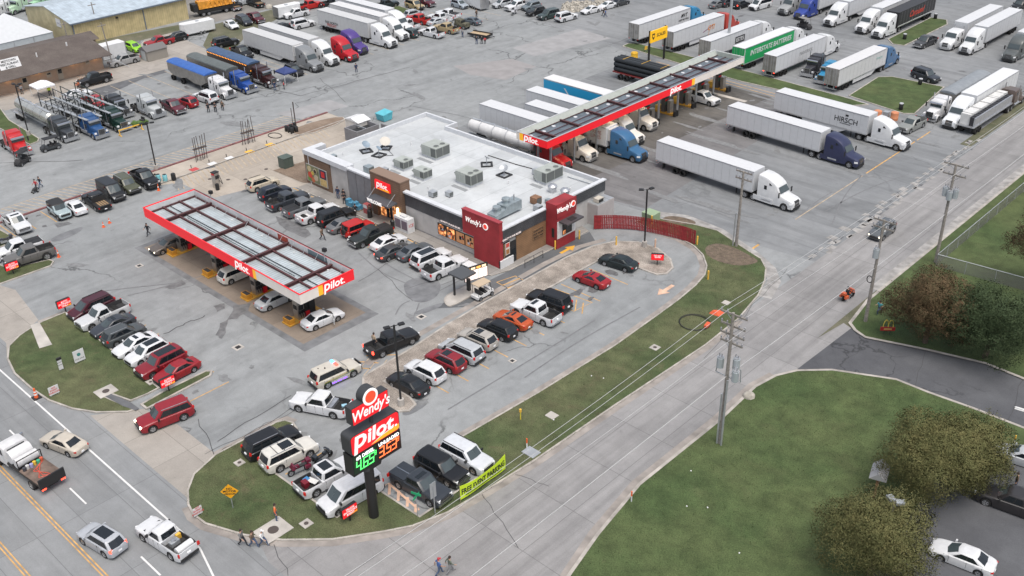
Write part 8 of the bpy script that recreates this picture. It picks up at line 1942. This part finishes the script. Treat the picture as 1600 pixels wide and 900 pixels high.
# ------------------------------------------------------------------ farther vehicles
FARG='vehicles parked in the truck yard'
car('pickup','','white',(-89.29,138.75),-3,'white pickup at the diesel pumps','pickup',FARG)
car('suv','darkrails',(.03,.035,.045),(-66.51,172.50),-18,'dark SUV passing above the large grass island','SUV',FARG)
car('pickup','',(.05,.052,.056),(-75.06,191.27),-95,'dark pickup beside the small grass island at the upper right','pickup',FARG)
car('pickup','',(.23,.24,.23),(-58.27,149.19),-95,'grey-green pickup at the lane exit beside the orange barrels','pickup',FARG)
car('pickup','lift blackbumper','black',(-177.40,76.87),-92,'black lifted pickup in front of the roadhouse','pickup',FARG)
car('pickup','',(.30,.30,.30),(-184.08,86.15),-92,'silver-grey pickup beside the small shed','pickup',FARG)
car('pickup','','red',(-189.88,96.87),-95,'red pickup with black bed behind the small shed','pickup',FARG)
car('crossover','','black',(-189.89,100.71),-95,'black crossover hitched near the white cargo trailer','car',FARG)
car('crossover','norails','lime',(-190.52,91.78),0,'lime green car between the white box and the shed','car',FARG)
car('suv','','black',(-179.05,105.22),84,'black SUV on the gravel behind the blue-tarped trailers','SUV',FARG)
car('pickup','blackbumper','black',(-171.00,103.71),-5,'black pickup tucked beside the nearest white trailer','pickup',FARG)
car('sedan','','white',(-189.53,113.37),-10,'white sedan on the grass at the top left','car',FARG)
car('minivan','',(.03,.035,.045),(-189.87,116.77),-8,'dark minivan between the white sedan and the maroon pickup','minivan',FARG)
car('pickup','','maroon',(-189.48,119.40),-8,'maroon pickup on the grass at the top left','pickup',FARG)
car('pickup','','white',(-185.64,127.05),-96,'white pickup in front of the white cargo trailer at the top','pickup',FARG)
car('pickup','','brightred',(-188.86,133.20),84,'bright red pickup at the top behind the white pickup','pickup',FARG)
car('suv','','white',(-177.90,123.16),84,'white SUV behind the second white trailer','SUV',FARG)
car('sedan','','black',(-179.57,119.66),84,'black car hidden behind the second white trailer roof','car',FARG)
car('crossover','','black',(-154.15,103.54),-5,'black car parked under the nose of the silver-grey tractor','car',FARG)
car('pickup','tonneau',(.10,.015,.025),(-153.88,78.86),-5,'maroon pickup in the show row beside the silver tractor','pickup',FARG)
car('crossover','sunroof','red',(-154.36,81.67),184,'red crossover in the show row','car',FARG)
car('suv','','white',(-153.91,85.00),184,'white SUV beside the white show tractor','SUV',FARG)
car('sedan','','white',(-172.96,71.43),84,'white car half hidden by the car hauler frames','car',FARG)
car('pickup','load',(.30,.02,.025),(-165.90,71.17),0,'red wrecker pickup among the show trucks','pickup',FARG)
for px,py,z,k,o,c,d,lb in(
 (-157.56,142.51,0,'sedan','','silver',84,'pale blue-silver sedan beside the small grass island'),
 (-161.58,140.80,0,'pickup','','brightred',184,'red pickup between two white pickups at the top middle'),
 (-160.56,136.68,0,'pickup','','white',184,'white pickup left of the red pickup, behind the white tractor noses'),
 (-158.85,144.28,0,'pickup','whitebed','white',184,'white pickup with white bed beside the silver sedan'),
 (-159.66,147.45,0,'pickup','whitebed tonneau','white',184,'white pickup farther back with a covered bed, behind another white pickup'),
 (-152.20,135.77,0,'ext_pickup','','white',184,'white pickup with black bed at the near end of the middle row'),
 (-152.23,139.86,0,'pickup','','tan',184,'tan pickup in the middle row'),
 (-155.74,132.75,0,'crossover','',(.03,.05,.05),184,'dark green crossover beside the white tractor noses'),
 (-152.51,147.24,0,'sedan','',(.09,.11,.13),184,'dark slate car at the right end of the middle row'),
 (-170.66,147.87,0,'suv','','tan',-5,'tan SUV behind the small grass island'),
 (-163.65,154.70,0,'crossover','',(.30,.34,.38),-5,'pale blue-grey car behind the small grass island'),
 (-176.51,140.05,0,'sedan','',(.10,.12,.14),84,'slate sedan behind the far white trailers'),
 (-176.04,144.22,0,'pickup','',(.02,.03,.035),84,'dark pickup at the top beside the small grass island'),
 (-156.81,160.91,0,'crossover','','silver',-98,'silver crossover at the left end of the upper parked row'),
 (-156.67,162.39,0,'crossover','','charcoal',-98,'charcoal crossover second in the upper parked row'),
 (-152.83,161.57,0,'pickup','','white',-98,'white pickup in the upper parked row behind a motorcycle'),
 (-150.36,163.38,0,'crossover','',(.14,.17,.19),-98,'blue-grey crossover in the upper parked row'),
 (-146.83,160.93,0,'crossover','','black',-98,'black car in the upper parked row beside the dark green SUV'),
 (-142.79,160.49,0,'suv','',(.04,.06,.06),-98,'dark green SUV at the right end of the upper parked row'),
 (-138.91,161.73,0,'suv','darkrails','white',84,'white SUV parked below the rock bed'),
 (-138.64,169.34,0,'sedan','','white',-98,'white sedan beside the rock bed, nearer the white SUV'),
 (-138.17,174.38,0,'sedan','','white',-98,'white sedan beside the rock bed, nearer the top edge'),
 (-137.67,178.19,0,'sedan','','charcoal',84,'dark car at the top edge right of the rock bed'),
 (-116.40,192.79,0,'crossover','brake','black',84,'black crossover with lit red tail lamps at the top'),
 (-112.86,194.66,0,'van','','white',-98,'white van at the top beside the blue tractor'),
 (-119.37,192.43,0,'crossover','','charcoal',84,'dark car at the top left of the black crossover'),
 (-71.14,227.97,0,'suv','','black',-95,'black SUV at the top right corner'),
 (-203.64,125.50,0,'pickup','','silver',84,'silver pickup at the top edge behind the grass'),
 (-202.11,121.82,0,'flatbed','','white',176,'white flatbed truck with yellow tail marks at the top left'),
 (-200.40,126.69,0,'flatbed','','black',176,'black flatbed truck at the top left behind the grass'),
 (-186.59,137.81,0,'pickup','','black',84,'black pickup at the top edge behind the bright red pickup'),
 (-185.32,140.03,0,'crossover','','grey',84,'grey crossover at the top edge right of the black pickup'),
 (-170.91,151.13,0,'pickup','','maroon',-5,'maroon pickup at the top edge behind the tan SUV'),
 (-161.45,159.24,0,'crossover','','white',-98,'white crossover at the top edge right of the box trailer'),
 (-160.72,132.64,0,'sedan','','charcoal',184,'charcoal car squeezed beside the farthest white tractor'),
 (-165.59,143.13,0,'crossover','','silver',84,'silver crossover on the near side of the small grass island'),
 (-120.40,190.07,0,'sedan','','grey',84,'grey sedan at the top left of the tall mast'),):
    if k:car(k,o,c,(px,py),d,lb,{'pickup':'pickup','ext_pickup':'pickup','suv':'SUV','van':'van'}.get(k,'car'),FARG)
# ------------------------------------------------------------------ trailers without a truck
def cargo_trailer(xy,rz,label,L=6.2,h=2.5,col=None):
    t=thing('cargo_trailer',label,'trailer',(*xy,0),rz,'small trailers');m=M_WHITE
    obj('box',MB().box(-L/2,L/2,-1.15,1.15,.5,h,m).hexa([(L/2,-1.1,.5),(L/2+.5,-.3,.5),(L/2+.5,.3,.5),(L/2,1.1,.5),(L/2,-1.1,h),(L/2+.5,-.3,h),(L/2+.5,.3,h),(L/2,1.1,h)],m),t)
    obj('door',MB().box(L*.2,L*.2+.7,-1.18,-1.15,.6,2.2,mat('trailer door',(.5,.5,.5),.5)),t);obj('trim',MB().box(-L/2-.01,L/2+.01,-1.17,1.17,.45,.58,M_ALU).box(-L/2,-L/2+.08,-1.17,1.17,.5,h,M_ALU),t);obj('roof_vent',MB().box(-.3,.3,-.3,.3,h,h+.12,M_STEEL),t)
    for x in(-.8,0):
        for y in(-1.1,1.1):add_wheel(t,x,y,.33,.22)
    obj('drawbar',MB().path([(L/2,-.5,.5),(L/2+1.5,0,.5),(L/2,.5,.5)],.05,M_BLACK),t)
cargo_trailer((-191.35,106.70),radians(-96),'white cargo trailer with two axles on the verge near the yellow warehouse',6.6)
cargo_trailer((-187.16,125.88),radians(84),'white cargo trailer behind the white pickup at the top',5.4,2.6)
cargo_trailer((-160.45,156.87),radians(170),'white box trailer cut by the top edge near the middle',6.0,2.8)
t=thing('flat_trailer','small open trailer with a bare timber deck beside three people','trailer',(*(-144.42,141.76),0),radians(10),'small trailers')
obj('deck',MB().box(-2.3,2.3,-1.0,1.0,.5,.6,mat('bare timber',(.40,.30,.19),.8,var=.2,scale=4)),t);obj('rail',MB().box(-2.35,2.35,-1.06,-1.0,.45,.85,M_BLACK).box(-2.35,2.35,1.0,1.06,.45,.85,M_BLACK).box(2.3,2.36,-1.0,1.0,.45,.85,M_BLACK),t)
for x in(-.5,.4):
    for y in(-1.2,1.2):add_wheel(t,x,y,.33,.2)
obj('drawbar',MB().path([(2.3,-.6,.5),(3.6,0,.5),(2.3,.6,.5)],.05,M_BLACK),t)
t=thing('army_truck','small camouflage jeep on the middle row beside the tan pickup','vehicle',(*(-151.64,143.80),0),radians(5));CM=mat('camouflage',(.10,.095,.065),.8,var=.6,scale=2.5)
obj('body',MB().box(-1.6,1.6,-.75,.75,.5,1.0,CM).box(.4,1.55,-.7,.7,1.0,1.2,CM).hexa([(-1.5,-.7,1.0),(.3,-.7,1.0),(.3,.7,1.0),(-1.5,.7,1.0),(-1.4,-.6,1.8),(.1,-.6,1.8),(.1,.6,1.8),(-1.4,.6,1.8)],CM),t)
obj('windscreen',MB().box(.32,.36,-.6,.6,1.2,1.7,M_GLASS),t)
for x in(-1.0,1.05):
    for y in(-.7,.7):add_wheel(t,x,y,.42,.24)
# heavy plant behind the warehouse
t=thing('mobile_crane','orange lattice crane on a black carrier behind the yellow warehouse','crane',(-202,118.5,0),radians(80));OC=mat('crane orange',(.62,.27,.03),.5,var=.3,scale=1.5)
obj('carrier',MB().box(-5,5,-1.2,1.2,.8,1.4,M_BLACK),t);obj('boom',MB().hexa([(-4.8,-1,1.6),(3,-.8,1.6),(3,.8,1.6),(-4.8,1,1.6),(-4.8,-.9,3.2),(3,-.5,2.6),(3,.5,2.6),(-4.8,.9,3.2)],OC),t)
q=MB()
for k in range(8):q.path([(-4.6+k,-.95,1.6),(-4.1+k,-.8,3.0),(-3.6+k,-.95,1.6)],.08,OC,5);q.path([(-4.6+k,.95,3.1),(-4.1+k,0,3.5),(-3.6+k,-.8,2.9)],.07,OC,5)
obj('lattice',q,t);obj('cab',MB().box(-1.5,0,.2,1.2,1.5,3.4,OC),t);obj('counterweight',MB().box(-6,-5,-1.1,1.1,1.2,2.8,M_TRIM),t)
for x in(-4,-2.8,1.2,2.6,4.2):
    for y in(-1,1):add_wheel(t,x,y,.52,.4)
# crane truck on the highway
t=thing('service_truck','white service truck with a tank, hoses and a black tail board on the highway','truck',(*(-80.66,21.08),0),radians(186),'vehicles on the highway')
WT=mat('truck white',(.58,.58,.585),.45,var=.1)
obj('chassis',MB().box(-4.0,3.9,-.5,.5,.6,.95,M_UNDER).box(-3.9,1.3,-1.15,1.15,.95,1.15,M_TRIM),t)
obj('cab',MB().loft([station(x,w,zb,z,r_)for x,w,zb,z,r_ in((1.35,1.1,.7,2.55,.25),(2.5,1.12,.7,2.6,.3),(2.75,1.12,.7,2.45,.3),(3.1,1.08,.7,1.75,.25),(4.1,.95,.6,1.5,.25),(4.25,.85,.6,1.2,.2))],lambda i,j:WT,True,WT),t,38)
obj('rear_window',MB().box(1.30,1.34,-.8,.8,1.75,2.35,M_GLASS),t);obj('windscreen',MB().face([(2.82,-.85,2.35),(2.82,.85,2.35),(3.1,.9,1.82),(3.1,-.9,1.82)],M_GLASS),t)
for s in(1,-1):obj('side_window',MB().box(1.8,2.6,s*1.12-.02,s*1.12+.02,1.7,2.3,M_GLASS),t);obj('wing_mirror',MB().box(2.9,3.05,s*1.4-.15,s*1.4+.15,1.7,2.1,M_CHROME),t)
obj('tank',MB().cyl((.95,-1.0,1.75),(.95,1.0,1.75),.62,WT,16).cyl((-.1,-1.0,1.6),(-.1,1.0,1.6),.45,WT,14),t,40)
obj('deck',MB().box(-3.9,-.7,-1.15,1.15,1.15,1.22,mat('dirty deck',(.14,.10,.08),.85,var=.4)),t);obj('tail_board',MB().box(-4.1,-3.95,-1.2,1.2,.75,1.75,M_BLACK),t)
q=MB()
for k in range(3):q.path([(-.8-k*.2,-.8,1.25),(-1.8,-.2+k*.3,1.26),(-3.0,.6-k*.4,1.26),(-3.5,-.3,1.26)],.04,mat('red hose',(.5,.08,.05),.5),6)
obj('hose',q,t);q=MB()
for k,c in enumerate(((.5,.1,.05),(.05,.35,.2),(.6,.4,.05),(.3,.3,.5),(.5,.5,.5),(.05,.05,.06))):q.cyl((-1.0-.1*(k%2),-.85+k*.33,1.2),(-1.0-.1*(k%2),-.85+k*.33,1.55),.16,mat('canister %d'%k,c,.5),10)
obj('canister',q,t,40);obj('frame',MB().path([(-.7,-1.1,1.2),(-.7,-1.1,2.2),(-.7,1.1,2.2),(-.7,1.1,1.2)],.05,M_BLACK),t)
for y in(-1,1):add_wheel(t,3.2,y*1.0,.48,.3);add_wheel(t,-2.4,y*.95,.48,.5)
for s in(1,-1):obj('tail_light',MB().box(-4.13,-4.09,s*.9-.2,s*.9+.2,.62,.74,M_BRAKE),t)
# ------------------------------------------------------------------ highway trucks
W_=(.62,.63,.64);TW=(.56,.57,.585);TGR=(.50,.505,.51)
DKT=M_TRIM
rig('aero',W_,'box','slid lit',TW,(-56.8,112.3),-2,'white semi truck with plain trailer nearest the grass, driving out past the utility pole')
rig('aero',(.025,.03,.075),'box','slid lit',TW,(-57.0,130.3),-3,'navy semi truck with lit amber lamps and white trailer in the yard exit lane')
rig('aero',W_,'box','skirt',TW,(-54.9,140.6),-3,'white semi truck with a dark crest on its trailer in the farthest exit lane',letters=[side_text('HIRSCH',1.15,M_TRIM,.22,2.55,bold=.01),side_block(M_TRIM,.17,.28,1.95,2.05,-1,.018),side_block(M_TRIM,.20,.23,3.2,3.5,-1,.018)])
rig('aero',(.40,.010,.014),'tank',mat('tank white',(.60,.60,.60),.4,var=.08),TW,(-87.6,102.6),0,'red semi truck with a white cylindrical tanker behind the store roof',13.6)
rig('mid',(.62,.58,.52),'box','',TW,(-87.0,107.6),0,'cream white semi truck with flat sleeper under the near end of the diesel canopy')
rig('aero',(.035,.12,.24),'box','reefer',TW,(-81.4,112.2),0,'blue semi truck with white refrigerated trailer under the diesel canopy',letters=[side_text('PRIME',.8,mat('dim red letter',(.3,.12,.1),.5),.12,3.1),side_text('LINES',.8,MATS['dim red letter'],.12,2.4)])
rig('aero',(.66,.64,.60),'box','',TW,(-85.6,117.0),0,'white semi truck beyond the blue one under the diesel canopy')
rig('mid',(.66,.63,.58),'box','doors',(.62,.62,.62),(-87.6,123.1),0,'white semi truck with a sky blue trailer side under the diesel canopy',letters=[side_block(mat('sky blue livery',(.02,.30,.55),.4),.01,.99,1.35,3.95,-1,.014),lambda tr,x1,L:obj('livery_stripe',MB().hexa([(x1-L*.62,-1.315,1.6),(x1-L*.60,-1.315,1.6),(x1-L*.60,-1.312,1.6),(x1-L*.62,-1.312,1.6),(x1-L*.72,-1.315,3.4),(x1-L*.70,-1.315,3.4),(x1-L*.70,-1.312,3.4),(x1-L*.72,-1.312,3.4)],M_WHITE),tr)])
# upper left group
rig('aero',(.20,.21,.22),'box','skirt reefer',TGR,(-151.2,107.2),0,'silver-grey semi truck with white trailer, nearest of the upper left group')
rig('aero',W_,'box','skirt',TGR,(-151.8,111.3),0,'white semi truck with white trailer between the silver-grey and red tractors')
rig('aero',(.42,.012,.02),None,'',None,(-151.0,115.2),0,'red tractor unit without trailer in the upper left group')
rig('aero',(.07,.04,.20),None,'',None,(-153.0,119.2),0,'purple tractor unit without trailer beside the red one')
rig('aero',W_,'box','',TGR,(-151.8,125.6),0,'white semi truck whose trailer carries dark and red lettering near its tail',letters=[side_text('FAR NORTH',.75,M_TRIM,.72,2.1,bold=.01),side_text('FREIGHT',.8,mat('dim red letter 2',(.35,.05,.04),.5),.72,1.45+.1,bold=.015)])
rig('aero',W_,'box','skirt',(.58,.58,.585),(-153.6,130.2),0,'white semi truck at the back of the upper left group, second from the middle row')
rig('aero',W_,'box','',TW,(-156.5,134.0),0,'white semi truck mostly hidden behind the upper left group')
# tarped trailers
TB=mat('bright blue tarp',(.035,.11,.36),.5,var=.12);TG=mat('grey green tarp',(.10,.115,.115),.6,var=.15);TN=mat('slate blue tarp',(.05,.09,.17),.55,var=.15);HS=mat('polished hopper side',(.30,.29,.275),.3,.6,var=.15)
def neon(tr,x1,L):
    q=MB()
    for k in range(26):q.box(x1-L+.3+k*L/27,x1-L+.42+k*L/27,-1.32,-1.28,3.0,3.12,M_AMBER)
    for k in range(3):q.box(x1+.0,x1+.03,-.9+k*.9,-.78+k*.9,2.0+k*.2,2.1+k*.2,M_AMBER)
    obj('marker_lamp',q,tr)
rig('classic',(.60,.60,.61),'hopper',(TB,HS),None,(-151.3,88.4),0,'white long-nose show truck with a bright blue tarped hopper trailer',12.4)
rig('classic',(.015,.06,.26),'hopper',(TG,HS),None,(-150.9,92.4),0,'royal blue long-nose show truck with a grey-green tarped trailer',12.8)
rig('classic',(.035,.012,.012),'hopper',(TN,mat('dark hopper side',(.09,.07,.065),.4,.3)),None,(-150.6,96.8),0,'dark red long-nose show truck with lit amber lamps and a slate blue tarp',13.4,letters=[neon])
# show trucks at the left
rig('classic',(.03,.035,.042),'tank',mat('polished tank',(.52,.52,.49),.25,.65,var=.1),None,(-153.6,60.9),0,'black show truck with a polished dry bulk tanker beside the grass strip',12.2)
rig('classic',(.02,.07,.19),'carrier',mat('carrier frame black',(.035,.038,.042),.5),None,(-151.0,64.7),0,'blue show truck with an empty black car hauler',14.0)
rig('classic',(.008,.028,.022),'carrier',mat('carrier frame green',(.02,.035,.03),.5),None,(-151.2,68.6),0,'dark green show truck with an empty car hauler',14.0)
rig('classic',(.45,.015,.018),None,'',None,(-153.2,53.3),-4,'red long-nose tractor unit at the left edge behind the buggies')
rig('classic',(.40,.42,.43),None,'',None,(-152.4,75.4),0,'silver long-nose tractor unit in the show row beside the maroon pickup')
rig('classic',(.02,.022,.025),None,'',None,(-156.5,71.9),0,'black tractor unit with yellow frame between the green hauler and the silver tractor')
# upper right, noses towards us
NE=[(-106.4,192.4,'aero',(.30,.31,.31),(.035,.035,.037),'','grey tractor with a dark trailer at the left end of the upper right row'),(-102.2,191.6,'aero',(.03,.055,.26),TW,'','blue semi truck with red visor lamps in the upper right row'),(-95.1,190.8,'aero',W_,TW,'skirt','white semi truck standing alone beside the blue one in the upper right row'),(-87.9,190.2,'aero',W_,TW,'','white semi truck with plain white trailer left of the black trailer'),(-84.0,189.2,'aero',W_,(.03,.03,.033),'black','white semi truck with a black trailer bearing red script'),(-71.0,190.4,'mid',W_,TW,'','white semi truck right of the small grass island, left of two'),(-67.2,190.0,'aero',W_,TW,'','white semi truck right of the small grass island, right of two'),(-59.6,190.6,'aero',(.09,.10,.10),TW,'','dark grey semi truck at the right edge of the upper right row')]
for x,y,st_,c,b,o,lb in NE:
    rig(st_,c,'box',o,b,(x,y),-91,lb,letters=[side_text('Carousel',1.7,mat('red script',(.5,.05,.03),.5),.48,2.75,1,shear=.35,bold=.03),side_block(M_WHITE,.02,.98,1.2,1.42,1,.016)]if o=='black' else None)
# backs towards us
def back(x,y,st_,c,b,o,lb,letters=None):rig(st_,c,'box',o,b,(x,y+22.2),88,lb,letters=letters)
back(-117.0,157.0,'aero',(.03,.20,.38),TW,'doors skirt','blue tractor and white trailer with a small black emblem behind the scale sign',[side_text('MVT',1.0,M_TRIM,.13,3.0,shear=.3,bold=.03),side_text('KEEP MOVING',.5,M_TRIM,.13,2.2,bold=.01)])
back(-109.0,157.0,'aero',(.42,.05,.035),TW,'doors skirt','red tractor and white trailer with an orange swoosh emblem',[side_text('QTI',1.3,mat('orange logo',(.65,.24,.03),.5),.27,2.5,shear=.3,bold=.03),lambda tr,x1,L:obj('livery_stripe',MB().extr([(x1-L*.42,2.0),(x1-L*.20,2.9),(x1-L*.20,3.0),(x1-L*.43,2.1)],-1.316,-1.30,mat('purple stripe',(.2,.04,.12),.5)),tr)])
back(-100.4,156.4,'aero',W_,TW,'doors','white semi truck with a boxed black logo beyond the canopy end',[side_block(M_TRIM,.33,.52,1.9,3.2,-1,.014),side_text('ESTES',1.0,M_WHITE,.425,2.55,bold=.02)])
back(-93.4,156.6,'aero',W_,W_,'doors','semi truck with a bright green trailer reading INTERSTATE BATTERIES',[side_block(mat('bright green livery',(.015,.33,.10),.4),.01,.99,1.2,4.0,-1,.014),side_text('INTERSTATE BATTERIES',1.28,M_WHITE,.48,2.85,shear=.2,bold=.03,sx=.98),lambda tr,x1,L:obj('livery_panel',MB().box(x1-L-.075,x1-L-.05,-1.28,1.28,1.2,4.0,MATS['bright green livery']),tr)])
back(-86.8,156.2,'aero',W_,TW,'doors lit','white semi truck with faint grey lettering next to the green trailer',[side_text('MAVERICK',.9,mat('faint letter',(.25,.25,.26),.5),.40,2.8)])
back(-75.2,156.6,'aero',(.06,.14,.27),(.58,.58,.585),'doors skirt','blue tractor and white trailer with a pale green emblem beside the large grass island',[side_text('Freeze',.8,mat('pale green logo',(.25,.42,.4),.5),.16,3.0,shear=.2)])
rig('classic',(.03,.22,.40),None,'',None,(-79.0,158.6),-88,'bright blue long-nose tractor unit facing the grass strip')
rig('classic',(.03,.03,.035),None,'',None,(-82.6,160.5),-85,'black stripped tow tractor beside the bright blue tractor')
# right edge group
rig('classic',(.62,.62,.63),'hopper',(mat('silver tarp',(.22,.24,.26),.55,var=.1),HS),None,(-57.6,153.6),-91,'white long-nose truck with a silver tarped hopper trailer beside the large grass island',13.4)
rig('aero',(.68,.70,.72),'box','lights',W_,(-54.0,152.4),-91,'white semi truck with plain white trailer next to the pipe trailer')
# pipe trailers
def pipe_load(xy,rz,label,style,colour,dark):
    t=thing('flatbed_truck',label,'truck',(*xy,0),rz,'flatbed trucks');rear=build_tractor(t,style);x1=rear-.6;L=14.6;x0=x1-L
    tr=obj('trailer',MB().box(x0,x1,-1.25,1.25,1.25,1.42,M_ALU if not dark else M_TRIM).box(x0,x1,-.5,.5,.95,1.25,M_UNDER),t);wheelset(tr,[x0+1.3,x0+2.6])
    q=MB();PM=mat('black plastic pipe',(.02,.024,.028),.45)if dark else mat('pale panel load',(.58,.58,.57),.5,var=.08)
    if dark:
        for r_,n in((1.85,3),(2.55,3),(3.2,3)):
            for k in range(n):q.cyl((x0+.6,-.85+k*.85,r_+.05),(x1-.6,-.85+k*.85,r_+.05),.42,PM,14)
    else:
        for k in range(4):q.box(x0+.4+k*3.5,x0+3.75+k*3.5,-.2,1.2,1.44,3.1,PM)
        for k in range(16):q.box(x0+.4+k*.86,x0+1.02+k*.86,-.85,-.26,1.44,2.75,mat('dark slot',(.03,.03,.035),.6));
        q.box(x0+.3,x1-.3,-1.1,-.9,1.44,2.75,M_ALU);q.box(x0+.3,x1-.3,-.26,-.2,1.44,2.85,M_ALU)
    obj('load',q,tr,40);q=MB()
    for k in range(5):q.box(x0+1+k*3,x0+1.06+k*3,-1.28,1.28,3.72 if dark else 3.1,3.76 if dark else 3.13,M_TRIM)
    obj('strap',q,tr)
    for ch in t.children:
        ch.color=(*colour,1)
t=thing('pipe_trailer','red-framed trailer loaded with fat black plastic pipes behind the diesel canopy','trailer',(-101.2,140.0,0),0,'small trailers')
obj('bed',MB().box(-7.2,7.0,-1.25,1.25,1.15,1.35,mat('trailer red',(.2,.03,.03),.6)),t);PM=mat('black plastic pipe',(.02,.024,.028),.45)
for z in(1.8,2.62,3.44):
    for y in(-.84,0,.84):obj('pipe',MB().cyl((-7.0,y,z),(6.6,y,z),.41,PM,14),t,40)
for x in(-5,-1,3):obj('strap',MB().box(x,x+.07,-1.28,1.28,3.84,3.88,M_YELLOW),t)
for x in(-5.6,-4.3):
    for y in(-1.0,1.0):add_wheel(t,x,y,.5,.5,False)
pipe_load((-50.9,172.2),radians(89),'brown tractor with a flatbed of pale boxes and dark slots along the right edge','classic',(.10,.075,.065),False)
# green tractors at the top left corner
for k,(x,y,c,lb)in enumerate(((-240,87.0,(.40,.55,.40),'pale green and white show tractor at the top left corner, left of two'),(-240,92.2,(.30,.52,.34),'pale green and white show tractor at the top left corner, right of two'))):
    rig('classic',c,None,'',None,(x+3,y),-70,lb)
rig('classic',(.55,.56,.56),None,'',None,(-236,83.2),-60,'white show tractor cut by the top left corner')

# ------------------------------------------------------------------ camera, sky, sun
for o in bpy.data.objects:
    if 'x1' in o:del o['x1']
cam=bpy.data.cameras.new('camera');cam.sensor_width=36;cam.lens=36.0;cam.clip_start=.5;cam.clip_end=5000
co=bpy.data.objects.new('camera',cam);COL.objects.link(co)
co.matrix_world=Matrix(((0.726596,-0.331384,0.601865,0.000000),(0.686758,0.376454,-0.621809,0.000000),(-0.020517,0.865140,0.501111,59.000000),(0.000000,0.000000,0.000000,1.000000)))
SC.camera=co
w=bpy.data.worlds.new('World');SC.world=w;w.use_nodes=True
nt=w.node_tree;bg=nt.nodes['Background'];sky=nt.nodes.new('ShaderNodeTexSky');sky.sky_type='NISHITA';sky.sun_disc=False
SUN_EL,SUN_AZ=radians(68),radians(-25)
sky.sun_elevation=SUN_EL;sky.sun_rotation=pi/2-SUN_AZ
sky.air_density=1.0;sky.dust_density=4.0;sky.ozone_density=1.0
hs=nt.nodes.new('ShaderNodeHueSaturation');hs.inputs['Saturation'].default_value=.5;nt.links.new(sky.outputs[0],hs.inputs['Color']);nt.links.new(hs.outputs[0],bg.inputs['Color']);bg.inputs['Strength'].default_value=.13
sl=bpy.data.lights.new('sun','SUN');sl.energy=1.4;sl.angle=radians(38);sl.color=(1,.94,.85)
so_=bpy.data.objects.new('sun',sl);COL.objects.link(so_);so_.location=(-60,60,90)
d=Vector((cos(SUN_AZ)*cos(SUN_EL),sin(SUN_AZ)*cos(SUN_EL),sin(SUN_EL)))
so_.rotation_euler=d.to_track_quat('Z','Y').to_euler()
SC.view_settings.view_transform='Standard';SC.view_settings.look='None';SC.view_settings.gamma=1;SC.view_settings.exposure=.60
SC.cycles.max_bounces=5;SC.cycles.diffuse_bounces=2;SC.cycles.glossy_bounces=3;SC.cycles.transparent_max_bounces=8
SC.cycles.use_denoising=True
